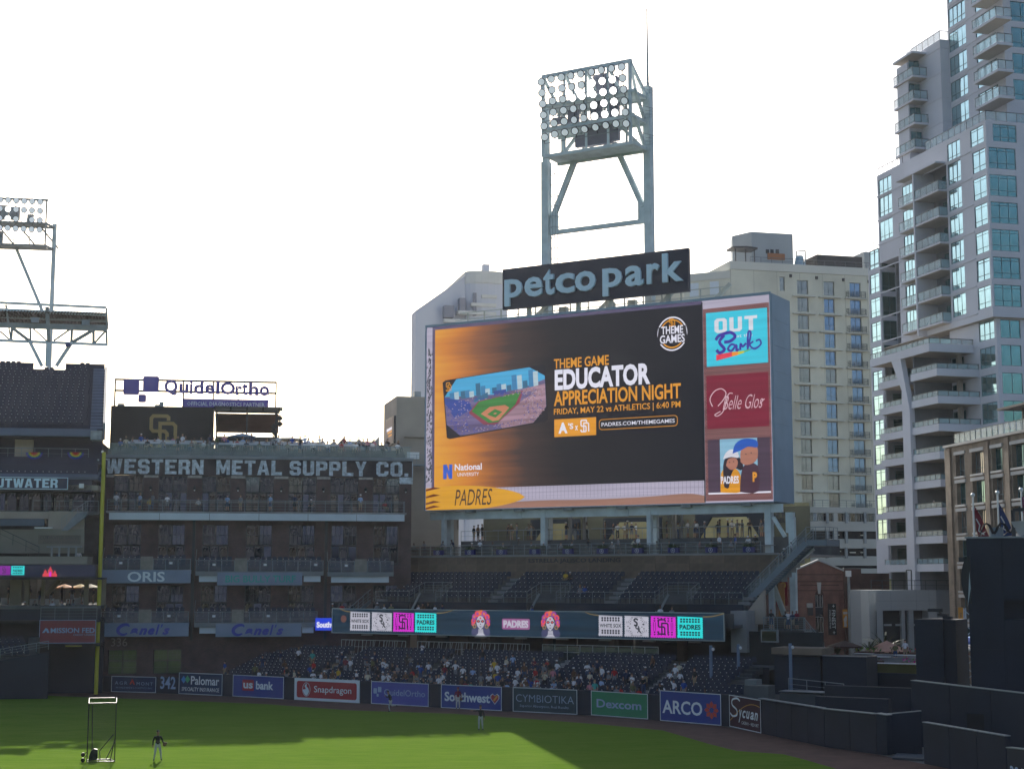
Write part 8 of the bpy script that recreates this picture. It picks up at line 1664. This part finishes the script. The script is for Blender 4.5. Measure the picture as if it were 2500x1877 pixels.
for k, (u, v, mt, nm) in enumerate(((2345,1562,M('royal blue canvas', (.02,.08,.38), .7),'royal blue'),(2365,1566,M('light blue canvas', (.18,.38,.75), .7),'light blue'),(2362,1580,M('white canvas', (.75,.75,.8), .8),'white'))):
    umbrella('plaza_parasol', tuple(FR.w(FR.hy(u, v, 6+k)[0], 6+k*2, FR.hy(u, v+12, 6+k)[1]-1)), 1.5, 1.9, mt, nm+' parasol in the gap between the two navy blocks', cat='parasol', grp='parasols on the terraces', drop=.6)
PALM = M('palm fronds', (.035,.055,.025), .7, 0, .3, 3)
def fronds(u, v, y, s, lab, name='cycad_shrub'):
    x, z = FR.hy(u, v, y); r = empty(name, FR, (x,y,z-.6*s), label=lab, cat='shrub', group='spiky palms on the terrace'); m = MB(); rr = random.Random(int(u))
    for k in range(34):
        a = rr.uniform(0,6.28); l = s*rr.uniform(.8,1.3); el = rr.uniform(.25,1.3); pv = Vector((0,0,.3*s)); 
        for j in range(4):
            t = j/4; d = Vector((math.cos(a)*math.cos(el-t*.9), math.sin(a)*math.cos(el-t*.9), math.sin(el-t*.9)))*l/4; nn = Vector((-math.sin(a),math.cos(a),0))*.09*s*(1-t*.7); m.add([pv-nn,pv+nn,pv+d+nn*.7,pv+d-nn*.7], [(0,1,2,3)]); pv = pv+d
    m.build('frond', PALM, r)['kind'] = 'stuff'; MB().tube((0,0,-.6*s),(0,0,.35*s),.16*s,8).build('trunk', M('palm trunk', (.08,.06,.04), .9), r)
fronds(2160,1573,yt+16,2.1,'large spiky palm shrub in front of the grey podium'); fronds(2122,1583,yt+13,1.3,'small spiky palm shrub just left of the large one'); fronds(2095,1585,yt+12,1.2,'spiky palm shrub by the round lamp near the grey post'); fronds(2045,1588,yt+9,1.0,'low spiky shrub at the foot of the red brick hall')
r = empty('truss_mast', FR, (FR.hy(2365,1520,9)[0],9,0), label='thin silver lattice mast seen in the gap between the navy blocks', cat='mast'); zt3 = FR.hy(2365,1484,9)[1]; m = MB()
for dx, dy in ((-.3,-.3),(.3,-.3),(.3,.3),(-.3,.3)): m.bar((dx,dy,0),(dx,dy,zt3),.08)
z = 0
while z < zt3-.6: m.bar((-.3,-.3,z),(.3,-.3,z+.6),.05); m.bar((.3,-.3,z+.6),(-.3,-.3,z+1.2),.05); z += 1.2
m.build('lattice', M('bright lattice steel', (.4,.45,.5), .4, .3), r)
r, L, h = banner_sign(2339,1482,2353,1532, M('amber banner', (.5,.22,.03)), 'amber banner with dark number in the gap between the navy blocks', fr=FR, y=14); txt('50', .3*L,.7*L,.5*h,.75*h,-.02,DARK,r)
# ================================================================ FIELD SCREEN on wheels
FS = empty('practice_screen', loc=tuple(G(212,1860)), rz=R_(14), label='tall black wheeled practice screen frame with net on the sunlit grass', cat='practice screen')
h = 3.75; W_ = 1.62; BK = M('black tube', (.012,.012,.014), .35, .3, 0); m = MB(); T_ = lambda p, q, r=.03: m.tube(p, q, r, 7)
for x in (0, W_): T_((x,0,0),(x,0,h-.25)); T_((x,.12,.0),(x+.0,.75,h))
T_((0,0,h-.25),(W_,0,h-.25)); T_((0,.75,h),(W_-.1,.75,h),.03); T_((0,0,h-.25),(0,.75,h),.03); T_((W_,0,h-.25),(W_,.75,h)); T_((0,0,.03),(W_,0,.03)); T_((0,1.1,.03),(W_-.25,1.1,.03)); T_((0,0,.03),(0,1.1,.03)); T_((W_,0,.03),(W_-.25,1.1,.03)); T_((.28,.5,.5),(.2,.7,h-.4)); T_((W_-.25,1.1,.05),(W_-.02,.3,1.35)); T_((W_,0,.1),(W_-.55,-.35,.05)); T_((W_-.55,-.35,.05),(W_,-.35,.05)); T_((W_,0,1.2),(W_-.5,-.3,.2)); T_((.75,1.1,.05),(.72,.6,.6)); T_((.72,.6,.6),(W_-.1,.3,1.6))
T_((0,0,h*.62),(-.02,.5,.3)); m.build('frame', BK, FS)
m = MB(); N_ = 26
for i in range(N_): x = .05+(W_-.1)*i/N_; m.bar((x,.03,.05),(x,.03,h-.27),.006)
for i in range(60): z = .05+(h-.3)*i/60; m.bar((.03,.03,z),(W_-.03,.03,z),.006)
m.build('net', M('dark net cord', (.03,.035,.03), .9), FS)['kind'] = 'stuff'
m = MB(); m.prism([(.10,.05),(.55,.08),(.62,.25),(.60,.72),(.40,.78),(.22,.66),(.10,.30)], .15, .45); m.build('ball_bag', M('black bag', (.012,.014,.018), .5, 0, .2, 4, .2), FS)
for zz in (.13,.45): MB().tube((-.24,.02,zz),(-.24,.16,zz),.125,14).build('wheel', BK, FS)
m = MB(); m.bar((-.24,.1,.13),(0,.1,.45),.04); m.bar((-.24,.1,.45),(0,.1,.62),.04); m.build('axle', BK, FS)
# ================================================================ PEOPLE
SKINS = [M('skin light', (.42,.25,.18), .6, 0, .05), M('skin tan', (.28,.15,.10), .6, 0, .05), M('skin brown', (.12,.065,.045), .6, 0, .05)]
def CL(n, c): return M('cloth ' + n, c, .85, 0, .12, 6)
TOPS = {'white': CL('white', (.75,.75,.78)), 'navy': CL('navy', (.02,.03,.08)), 'black': CL('black', (.02,.02,.022)), 'grey': CL('grey', (.22,.23,.25)), 'red': CL('red', (.45,.03,.03)), 'yellow': CL('yellow', (.60,.40,.04)), 'teal': CL('teal', (.06,.40,.36)), 'brown': CL('brown', (.13,.07,.04)), 'pale blue': CL('pale blue', (.35,.48,.70)), 'cream': CL('cream', (.60,.55,.42)), 'maroon': CL('maroon', (.20,.02,.04)), 'blue': CL('blue', (.04,.09,.35)), 'olive': CL('olive', (.14,.14,.06)), 'pink': CL('pink', (.60,.25,.30))}
PANTS = [CL('denim', (.05,.08,.16)), CL('khaki', (.30,.24,.16)), TOPS['black'], TOPS['grey']]; SHOE = CL('shoe', (.05,.05,.05)); HAIRM = [M('hair dark', (.015,.012,.010), .6, 0, .1), M('hair brown', (.06,.035,.02), .6, 0, .1), M('hair fair', (.30,.20,.10), .6, 0, .1)]
# joints: name -> (x, y, z, radius); bodies face -y
BASE = {'pel':(0,0,.95,.145),'che':(0,0,1.28,.155),'nec':(0,0,1.48,.06),'hea':(0,-.015,1.60,.085),'top':(0,-.01,1.70,.085),
 'ls':(.18,0,1.40,.07),'le':(.25,.03,1.13,.05),'lw':(.25,-.06,.89,.036),'lh':(.245,-.09,.80,.042),'rs':(-.18,0,1.40,.07),'re':(-.25,.03,1.13,.05),'rw':(-.25,-.06,.89,.036),'rh':(-.245,-.09,.80,.042),
 'lq':(.10,0,.88,.095),'lk':(.11,-.02,.50,.068),'la':(.12,.02,.09,.045),'lt':(.13,-.13,.045,.045),'rq':(-.10,0,.88,.095),'rk':(-.11,-.02,.50,.068),'ra':(-.12,.02,.09,.045),'rt':(-.13,-.13,.045,.045)}
ED = [('pel','che',1),('che','nec',1),('nec','hea',0),('hea','top',0),('che','ls',1),('ls','le',1),('le','lw',0),('lw','lh',0),('che','rs',1),('rs','re',1),('re','rw',0),('rw','rh',0),('pel','lq',2),('lq','lk',2),('lk','la',2),('la','lt',3),('pel','rq',2),('rq','rk',2),('rk','ra',2),('ra','rt',3)]
def pose(**k):
    d = dict(BASE)
    for a, b in k.items(): d[a] = (*b, d[a][3])
    return d
arms = {
 'stand': {}, 
 'crossed': dict(le=(.25,-.02,1.14),lw=(.02,-.22,1.17),lh=(-.08,-.22,1.18),re=(-.25,-.02,1.14),rw=(-.02,-.20,1.12),rh=(.08,-.22,1.12)),
 'phone': dict(re=(-.23,-.10,1.18),rw=(-.10,-.28,1.36),rh=(-.06,-.32,1.43),le=(.23,-.08,1.15),lw=(.08,-.27,1.25),lh=(.04,-.30,1.32)),
 'hips': dict(le=(.36,.05,1.17),lw=(.20,-.02,.98),lh=(.15,-.05,.95),re=(-.36,.05,1.17),rw=(-.20,-.02,.98),rh=(-.15,-.05,.95)),
 'wave': dict(re=(-.30,-.05,1.62),rw=(-.26,-.10,1.86),rh=(-.25,-.12,1.95)),
 'lean': dict(che=(0,-.18,1.22),nec=(0,-.28,1.38),hea=(0,-.34,1.48),top=(0,-.35,1.58),ls=(.18,-.22,1.32),rs=(-.18,-.22,1.32),le=(.22,-.36,1.12),lw=(.14,-.50,1.05),lh=(.08,-.54,1.05),re=(-.22,-.36,1.12),rw=(-.14,-.50,1.05),rh=(-.08,-.54,1.05))}
POSES = {k: pose(**v) for k, v in arms.items()}
sit = {}
for n_, t in BASE.items(): sit[n_] = (t[0], t[1], t[2]-.45, t[3])
sit.update({'lk':(.13,-.45,.50,.068),'la':(.13,-.45,.10,.045),'lt':(.13,-.60,.05,.045),'rk':(-.13,-.45,.50,.068),'ra':(-.13,-.45,.10,.045),'rt':(-.13,-.60,.05,.045),'lw':(.16,-.30,.60,.036),'lh':(.13,-.38,.58,.042),'rw':(-.16,-.30,.60,.036),'rh':(-.13,-.38,.58,.042),'lq':(.1,-.05,.5,.1),'rq':(-.1,-.05,.5,.1)})
POSES['sit'] = sit
POSES['ready'] = pose(lk=(.17,-.05,.50),la=(.22,.02,.09),lt=(.25,-.12,.045),rk=(-.14,-.04,.50),ra=(-.20,.03,.09),rt=(-.22,-.11,.045),re=(-.27,.02,1.14),rw=(-.29,-.05,.90),rh=(-.29,-.08,.82),le=(.27,-.02,1.15),lw=(.33,-.20,1.0),lh=(.37,-.26,.97))
POSES['point'] = pose(re=(-.42,-.12,1.36),rw=(-.62,-.22,1.40),rh=(-.72,-.25,1.42),lk=(.13,0,.50),la=(.16,.06,.09),lt=(.2,-.08,.045))
POSES['run'] = pose(che=(-.08,-.05,1.26),nec=(-.16,-.06,1.45),hea=(-.20,-.08,1.56),top=(-.22,-.08,1.66),ls=(-.08,.16,1.38),rs=(-.10,-.18,1.38),le=(.10,.26,1.16),lw=(.02,.2,.98),lh=(-.05,.16,.93),re=(-.28,-.26,1.18),rw=(-.40,-.16,1.28),rh=(-.46,-.12,1.34),lk=(-.12,.08,.52),la=(-.04,.08,.10),lt=(-.17,.06,.05),rk=(.12,-.10,.55),ra=(.46,-.1,.58),rt=(.52,-.1,.46))
def body_mesh(name, jt, pants_skin=False, sub=1, face=False, long_sleeve=False):
    me = bpy.data.meshes.new('person'); ks = list(jt); ix = {k: i for i, k in enumerate(ks)}
    me.from_pydata([jt[k][:3] for k in ks], [(ix[a], ix[b]) for a, b, _ in ED], [])
    o = bpy.data.objects.new('person', me); COL.objects.link(o); sk = o.modifiers.new('s', 'SKIN'); sk.branch_smoothing = .4
    lay = me.skin_vertices[0] if len(me.skin_vertices) else None
    if lay is None:
        bpy.context.view_layer.objects.active = o; bm = bmesh.new(); bm.from_mesh(me); bm.verts.layers.skin.verify(); bm.to_mesh(me); bm.free(); lay = me.skin_vertices[0]
    for k in ks:
        r = jt[k][3]; f = (1.0, .72) if k in ('pel','che') else (1, 1); lay.data[ix[k]].radius = (r*f[0], r*f[1]) if k not in ('pel','che') else (r, r*.85); lay.data[ix[k]].use_root = (k == 'pel')
    sm = o.modifiers.new('u', 'SUBSURF'); sm.levels = sub; sm.render_levels = sub
    out = bpy.data.meshes.new_from_object(o.evaluated_get(bpy.context.evaluated_depsgraph_get())); bpy.data.objects.remove(o); bpy.data.meshes.remove(me); out.name = 'person'
    segs = [(Vector(jt[a][:3]), Vector(jt[b][:3]), m, a, b) for a, b, m in ED]
    def near(p):
        best = (9, 0)
        for a, b, m, na, nb in segs:
            d = b-a; t = max(0, min(1, (p-a).dot(d)/max(d.length_squared, 1e-9))); q = (p-(a+d*t)).length
            if na in ('pel','che') or nb in ('pel','che'): q -= .09
            if m == 0 and long_sleeve and na in ('le','re'): m = 1
            if pants_skin and m == 2 and na in ('lk','rk'): m = 0
            if na == 'che' and nb == 'nec' and t > .85: m = 0
            if q < best[0]: best = (q, m)
        return best[1]
    mi = [near(Vector(p.center)) for p in out.polygons]; bm = bmesh.new(); bm.from_mesh(out)
    for f, m in zip(bm.faces, mi): f.material_index = m
    hd = Vector(jt['hea'][:3]); 
    def addbox(c, s, m):
        r = bmesh.ops.create_cube(bm, size=1, matrix=Matrix.Translation(c) @ Matrix.Diagonal((*s, 1)))
        for v in r['verts']:
            for f in v.link_faces: f.material_index = m
    addbox(hd+Vector((0,-.095,.03)), (.022,.03,.035), 0)
    for s in (-1, 1): addbox(hd+Vector((s*.09,0,.03)), (.018,.03,.05), 0)
    if face:
        for s in (-1, 1): addbox(hd+Vector((s*.032,-.082,.055)), (.02,.012,.012), 3)
        addbox(hd+Vector((0,-.08,-.02)), (.045,.01,.01), 3)
        for sd_ in ('l','r'): # palm, four bent fingers of different length, thumb off the side
            h = Vector(jt[sd_+'h'][:3]); wv = Vector(jt[sd_+'w'][:3]); d = (h-wv).normalized(); sx = 1 if sd_ == 'l' else -1; side = d.cross(Vector((0,0,1)))
            side = side.normalized() if side.length > .1 else Vector((1,0,0))
            for i, L in enumerate((.055,.068,.064,.048)):
                b0 = h+d*.02+side*(-.027+.018*i); b1 = b0+d*L*.55; b2 = b1+(d*.6+Vector((0,-.5,-.2))).normalized()*L*.5
                for p, q, r in ((b0,b1,.0095),(b1,b2,.008)):
                    dd = q-p; rot = dd.to_track_quat('Z','Y').to_matrix().to_4x4(); rr = bmesh.ops.create_cone(bm, segments=5, radius1=r, radius2=r*.8, depth=dd.length, cap_ends=True, matrix=Matrix.Translation((p+q)/2) @ rot)
                    for v in rr['verts']:
                        for f in v.link_faces: f.material_index = 0
            b0 = h-d*.01+side*.03*-1; b1 = b0-side*.035+d*.02+Vector((0,-.01,0)); rot = (b1-b0).to_track_quat('Z','Y').to_matrix().to_4x4(); rr = bmesh.ops.create_cone(bm, segments=5, radius1=.011, radius2=.009, depth=(b1-b0).length, cap_ends=True, matrix=Matrix.Translation((b0+b1)/2) @ rot)
            for v in rr['verts']:
                for f in v.link_faces: f.material_index = 0
    mi = [f.material_index for f in bm.faces]; bm.to_mesh(out); bm.free(); out.materials.clear()
    for m in (SKINS[0], TOPS['white'], PANTS[0], SHOE): out.materials.append(m)
    out.polygons.foreach_set('material_index', mi)
    for p in out.polygons: p.use_smooth = True
    return out
BM = {k: body_mesh(k, v, pants_skin=(k in ('stand','hips')), sub=1) for k, v in POSES.items() if k not in ('ready','point','run')}
def cap_mesh(brim=True):
    m = MB(); m.blob((0,0,0), .10, 10, 6, 0, (1,1.05,.72)); 
    if brim: m.add([(-.07,-.08,.0),(.07,-.08,.0),(.05,-.19,-.015),(-.05,-.19,-.015),(-.07,-.08,.012),(.07,-.08,.012),(.05,-.19,-.003),(-.05,-.19,-.003)], [(0,3,2,1),(4,5,6,7),(0,1,5,4),(1,2,6,5),(2,3,7,6),(3,0,4,7)])
    return m.mesh('cap' if brim else 'hair', [TOPS['white']])
CAPM, HAIR = cap_mesh(), cap_mesh(False)
crowd = []
def person(ps, loc, rz, top, pants, skin, head, lab, scale=1.0, grp=None, me=None, jt=None):
    """head: cap colour name or hair number"""
    jt = jt or POSES[ps]; o = bpy.data.objects.new('person', me or BM[ps]); COL.objects.link(o); o.location = loc; o.rotation_euler = (0,0,rz); o.scale = (scale,)*3
    for i, m in enumerate((skin, TOPS[top] if isinstance(top, str) else top, pants, SHOE)): o.material_slots[i].link = 'OBJECT'; o.material_slots[i].material = m
    tp_ = Vector(jt['top'][:3])
    if isinstance(head, str): c = part('cap', CAPM, o, tp_+Vector((0,-.0,.02))); mt = TOPS[head]
    else: c = part('hair', HAIR, o, tp_+Vector((0,.022,.012))); mt = HAIRM[head]; c.scale = (.98,1.0,1.15)
    c.material_slots[0].link = 'OBJECT'; c.material_slots[0].material = mt
    tag(o, lab, 'person', grp); crowd.append(o); return o
pr = random.Random(21); tops_ = list(TOPS); wts = {'white': 9, 'navy': 6, 'black': 7, 'grey': 5, 'red': 1.3, 'yellow': 1.2, 'brown': 3, 'pale blue': 2, 'teal': .7, 'cream': 2, 'maroon': 1, 'blue': 2, 'olive': 1, 'pink': 1}
def rt(): return pr.choices(tops_, [wts[t] for t in tops_])[0]
def rhead(): return pr.choice(['white','white','navy','brown','black',0,0,1,2])
def hw(h): return '' if not isinstance(h, str) else h+' cap, '
def crowd_p(fr, x, y, z, ps, where, grp, rz=0, t=None, h=None, sc_=None):
    t = t or rt(); h = h if h is not None else rhead(); verb = {'stand':'standing','crossed':'arms crossed','phone':'holding a phone','hips':'hands on hips','wave':'arm raised','lean':'leaning forward','sit':'seated'}[ps]
    return person(ps, tuple(fr.w(x,y,z)), fr.a+rz, t, pr.choice(PANTS), pr.choice(SKINS), h, '%s top, %s%s %s' % (t, hw(h), verb, where), sc_ or pr.uniform(.93,1.05), grp)
# lower seats: the photo's crowd, densest in the middle and right of centre
marks = [(640,4,'stand'),(684,6,'stand'),(728,7,'stand'),(762,6,'stand'),(765,3,'stand'),(764,0,'crossed'),(696,3,'lean'),(700,1,'stand'),(718,0,'stand'),(733,0,'lean'),(834,6,'stand'),(855,4,'stand'),(812,0,'stand'),(826,1,'stand'),(832,2,'phone'),(897,1,'stand'),(920,0,'sit'),(935,0,'stand'),(948,0,'phone'),(962,0,'sit'),(892,6,'crossed'),(909,4,'stand'),(934,4,'phone'),(1030,10,'phone'),(1046,4,'stand'),(1027,3,'stand'),(1023,0,'lean'),(1034,0,'sit'),(1112,4,'hips'),(1130,3,'stand'),(1085,3,'stand'),(1092,5,'phone'),(1084,0,'sit'),(1174,1,'stand'),(1199,0,'sit'),(1207,5,'stand'),(1214,4,'stand'),(1236,6,'stand'),(1252,7,'stand'),(1258,0,'stand'),(1271,0,'sit'),(1281,0,'stand'),(1296,0,'phone'),(1310,0,'stand'),(1280,4,'stand'),(1304,6,'phone'),(1311,0,'crossed'),(1307,3,'stand'),(1328,4,'stand'),(1342,5,'stand'),(1360,5,'hips'),(1347,0,'sit'),(1354,0,'lean'),(1376,0,'sit'),(1392,0,'lean'),(1401,3,'stand'),(1414,3,'sit'),(1434,5,'crossed'),(1452,0,'stand'),(1458,6,'stand'),(1470,4,'stand'),(1483,0,'sit'),(1495,0,'sit'),(1505,0,'sit'),(1516,0,'sit'),(1500,4,'stand'),(1529,3,'stand'),(1543,2,'phone'),(1576,4,'stand'),(1616,1,'sit'),(1636,5,'sit'),(1645,1,'wave'),(1669,1,'stand'),(1696,4,'stand'),(1721,0,'sit'),(1617,0,'lean'),(1649,5,'stand'),(1594,8,'stand'),(1178,8,'stand'),(650,0,'sit'),(632,1,'sit'),(548,2,'stand'),(556,0,'sit'),(622,1,'stand'),(1150,0,'sit'),(1136,0,'sit'),(990,2,'sit'),(970,4,'sit'),(1065,1,'sit'),(1440,1,'sit'),(1560,0,'sit'),(870,2,'sit'),(785,1,'sit'),(800,4,'sit'),(1240,2,'sit'),(1330,2,'phone'),(1384,2,'sit')]
seats_h = (('navy sign with diamonds',560),('navy bank sign',706),('red sign',893),('violet sign',1062),('airline sign',1240),('teal sign',1428),('green sign',1598),('orange-star sign',1775))
rown = ['front row','second row','third row','fourth row','fifth row','sixth row','seventh row','eighth row','ninth row','tenth row','top row']
for q in range(58): marks.append((int(pr.gauss(1190,290)), pr.choice((0,1,1,2,2,3,4,5,6)), pr.choice(('sit','sit','stand','lean'))))
marks = [m_ for m_ in marks if 620 < m_[0] < 1740 or m_[0] in (548,556)]
for u, r, ps in marks:
    y = rowsy[r]-.12; z = fz(r); x = FR.hy(u, 1660, y)[0]; where = next(s for s, lim in seats_h if u < lim); t = {764:'white',855:'white',948:'white',935:'white',1030:'white',1112:'white',1258:'white',1281:'white',1311:'white',1307:'red',1310:'red',762:'teal',765:'red',826:'yellow',1207:'yellow',1434:'white',1452:'teal',1543:'white',1645:'white',1669:'blue',1500:'red',1236:'cream',1252:'pale blue',718:'cream',684:'navy',728:'white'}.get(u)
    crowd_p(FR, x, y, z, ps, rown[r]+' behind '+where, 'fans in the lower outfield seats', pr.uniform(-.6,.6), t)
# walkway behind the ribbon screen, upper rows, landing decks
for u, ps, t in ((921,'stand','grey'),(938,'stand','white'),(955,'stand','olive'),(1022,'stand','white'),(1032,'stand','brown'),(1045,'stand','black'),(1062,'stand','white'),(1080,'stand','navy'),(1299,'stand','blue'),(1612,'stand','white'),(1640,'stand','grey'),(812,'stand','black'),(835,'stand','red')):
    y = 1.4; x = FR.hy(u, 1475, y)[0]; crowd_p(FR, x, y, 7.0-.15, ps, 'just above the ribbon screen edge', 'people on the walkway behind the ribbon screen', pr.uniform(-1,1), t)
for u, v, i in ((1352,1404,1),(1363,1408,1),(1447,1434,4),(1458,1437,4)): x = FR.hy(u, v, uy(i))[0]; crowd_p(FR, x, uy(5-i)-.1, uz(5-i), 'sit', 'in the upper outfield seats', 'people in the upper outfield seats', 0)
k = 0
for u in list(range(1010, 1870, 24)):
    if pr.random() < .18: continue
    x = FR.hy(u+pr.uniform(-8,8), 1322, 11.6)[0]; crowd_p(FR, x, 11.5+pr.uniform(-.1,.3), 13.4, pr.choice(['sit','sit','sit','stand','lean']), 'at the front counter of the landing deck', 'people at the landing counter', pr.uniform(-.5,3.4))
for u in (1090,1100,1152,1160,1174,1236,1247,1258,1281,1292,1298,1479,1490,1503,1520,1533,1542,1551,1630,1648,1676,1692,1702,1712,1745,1758,1776,1782,1802,1812,1824,1853,1862,1383,1396,1410,1424):
    x = FR.hy(u, 1300, 15.8)[0]; crowd_p(FR, x, 15.5+pr.uniform(0,1.2), 15.0, pr.choice(['stand','hips','crossed','phone','stand']), 'on the raised deck', 'people on the raised deck under the video board', pr.uniform(-3,3), pr.choice(['black','navy','white','grey','cream','black','brown']))
# roof deck of the warehouse
for k in range(62):
    x = .8+29.2*(k+.5+pr.uniform(-.4,.4))/62; row = k % 3; y = (1.5,3.2,5.2)[row]; z = (23.92,24.24,24.56)[row]; crowd_p(FW, x, y, z-.02, 'sit' if row < 2 and pr.random() < .75 else 'stand' if row < 2 else 'sit', 'on the roof deck, '+('front','middle','rear')[row]+' terrace', 'people on the warehouse roof deck', pr.uniform(-.8,.8))
# top balcony
for u in (283,341,365,372,408,484,555,587,660,720,760,880,940): x = FW.hy(u, 1230, -1.1)[0]; crowd_p(FW, x, -.95, zt2*0+17.78, pr.choice(['stand','sit','stand']), 'on the long white-fronted balcony', 'people on the long balcony', pr.uniform(-1,1), 'pale blue' if u == 555 else None)
# left stand
crowd_p(FG, gp(74,1100,.5)[0], .5, zc, 'hips', 'silhouetted by the beige column of the grandstand', 'people on the grandstand concourse', 0, 'black', 0)
crowd_p(FG, gp(201,1100,.6)[0], .6, zc, 'stand', 'behind the right rainbow bunting', 'people on the grandstand concourse', 0, 'white', 'white')
crowd_p(FG, gp(135,1100,1.6)[0], 1.6, zc, 'stand', 'in the dark between the two buntings', 'people on the grandstand concourse', 0, 'black', 0); crowd_p(FG, gp(152,1100,1.8)[0], 1.8, zc, 'stand', 'in the dark, left of the right bunting', 'people on the grandstand concourse', 0, 'navy', 0)
crowd_p(FG, gp(108,1275,-.2)[0], -.1, gp(100,1290,-.2)[1], 'stand', 'beside the beige parapet of the suites', 'people on the grandstand suites', 0, 'grey', 0)
for u in (127,165,178,150,60,84,200): crowd_p(FG, gp(u,1490,-1.0)[0], -.9, gp(100,1511,-1)[1], 'stand', 'at the rail above the maroon sponsor board', 'people at the rail above the sponsor board', pr.uniform(-1,1), 'white' if u == 127 else pr.choice(['black','navy','grey']))
for k in range(9): crowd_p(FG, gp(20+26*k,1460,4+k % 3)[0], 4+k % 3, z1*0+bpy.data.objects['street_deck'].data.vertices[4].co.z, 'stand', 'on the street deck', 'people on the street deck', pr.uniform(-3,3), 'black')
for (u, v, t) in ((33,1691,'black'),(51,1687,'navy'),(64,1693,'black'),(86,1686,'maroon'),(103,1689,'black'),(127,1686,'black'),(157,1686,'navy'),(165,1685,'black'),(184,1682,'grey'),(197,1684,'black'),(218,1681,'black'),(232,1683,'brown'),(246,1685,'maroon')):
    g = G(u, v, -.02); o = person(pr.choice(['stand','hips','phone','crossed']), tuple(g), pr.uniform(-.7,.7), t, pr.choice([TOPS['white'],PANTS[1],TOPS['grey']]), pr.choice(SKINS), rhead(), '%s top, light shorts, on the track left of the yellow pole' % t, pr.uniform(.9,1.02), 'visitors standing on the warning track')
# right stairs and lower landing
for u, v, t in ((1893,1348,'black'),(1905,1340,'black'),(1914,1330,'navy'),(1932,1325,'white')):
    x, z = FR.hy(u, v, 7.2); tt = (x-FR.hy(1812,1478,ysA)[0])/(FR.hy(1968,1322,ysA)[0]-FR.hy(1812,1478,ysA)[0]); zs_ = FR.hy(1812,1478,ysA)[1]+tt*(FR.hy(1968,1322,ysA)[1]-FR.hy(1812,1478,ysA)[1]); crowd_p(FR, x, 7.2, zs_+.02, 'stand', 'walking up the long steel stairs', 'people on the long stairs', -1.5, t)
for u, ps, t in ((1884,'stand','black'),(1919,'crossed','black'),(1925,'stand','white'),(1936,'stand','navy'),(1946,'stand','maroon')): crowd_p(FR, FR.hy(u,1510,yl+1)[0], yl+.9, zl2, ps, 'on the lower steel landing', 'people on the lower landing', pr.uniform(-.6,.6), t)
crowd_p(FC, FC.hx(2263,1235,-3.9)[0]*0-3.6, 7.6, 34.87-3.17*5-.65, 'lean', 'on a condominium balcony', None, -1.2, 'cream', 'white')
for u, v in ((1998,1582),(2186,1590),(2210,1585),(2350,1600),(2358,1604)): x, z = FR.hy(u, v, 10); crowd_p(FR, x, 10, z-.9, 'stand', 'on the sunny terraces beyond the sheds', 'people on the sunny terraces', 0)
# field players
GRY = CL('grey trousers', (.40,.42,.44)); WTR = CL('off white trousers', (.55,.54,.52)); BLK = TOPS['black']; GLV = M('brown leather glove', (.12,.06,.03), .6, 0, .1)
def player(ps, u, v, rz, top, lab, glove='lh', H_=1.85, pn=None, head='black', ls=True):
    me = body_mesh(ps, POSES[ps], sub=2, face=True, long_sleeve=ls); g = G(u, v); o = person(ps, (g.x, g.y, 0), rz, top, pn or GRY, SKINS[1], head, lab, H_/1.79, 'ball players on the outfield grass', me)
    if glove: m = MB(); m.blob((0,0,0), .13, 8, 5, 0, (.9,.5,1)); m.blob((.09,-.02,.06), .05, 6, 4, 0); c = m.build('glove', GLV, o); c.location = POSES[ps][glove][:3]
    t = MB(); t.box(-.06,.06,-.146,-.142,1.24,1.36); 
    return o
player('ready', 384, 1856, .35, 'black', 'player in black top and grey trousers, gloved, alone on sunlit grass near the screen frame')
player('point', 1173, 1782, .2, 'black', 'player in dark top and pale trousers pointing left at the edge of the shadow', glove=None)
player('run', 953, 1738, .15, 'black', 'player in dark top running left in front of the violet sign', glove=None, head='black')
player('stand', 1118, 1730, .1, 'maroon', 'player in dark red top standing before the blue airline sign', pn=WTR, head='maroon')
# every label must single out one person: number off the look-alikes from the left
_by = {}
for o in crowd: _by.setdefault(o['label'], []).append(o)
def sx(o): l = o.location; return l.x/max(l.y, 1)
onum = ['leftmost','second from left','third from left','fourth from left','fifth from left','sixth from left','seventh from left','eighth from left','ninth from left']
for lab, L_ in _by.items():
    if len(L_) > 1:
        L_.sort(key=sx)
        for i, o in enumerate(L_): o['label'] = lab + ', ' + (onum[i] if i < len(onum) else 'near right end')
# ================================================================ AIR
hz_ = MB().box(-905, 905, -255, 1205, -1.2, 125).build('haze', M('haze air', (.8,.85,.9), var=0))
hz_['kind'] = 'stuff'; hz_['label'] = 'pale backlit haze filling the air over the ballpark and streets'
_m = hz_.data.materials[0]; _n = _m.node_tree; _n.nodes.clear(); _o = _n.nodes.new('ShaderNodeOutputMaterial'); _v = _n.nodes.new('ShaderNodeVolumePrincipled')
_v.inputs['Color'].default_value = (.86,.90,1,1); _v.inputs['Density'].default_value = HAZE; _v.inputs['Anisotropy'].default_value = .55
_n.links.new(_v.outputs[0], _o.inputs['Volume'])
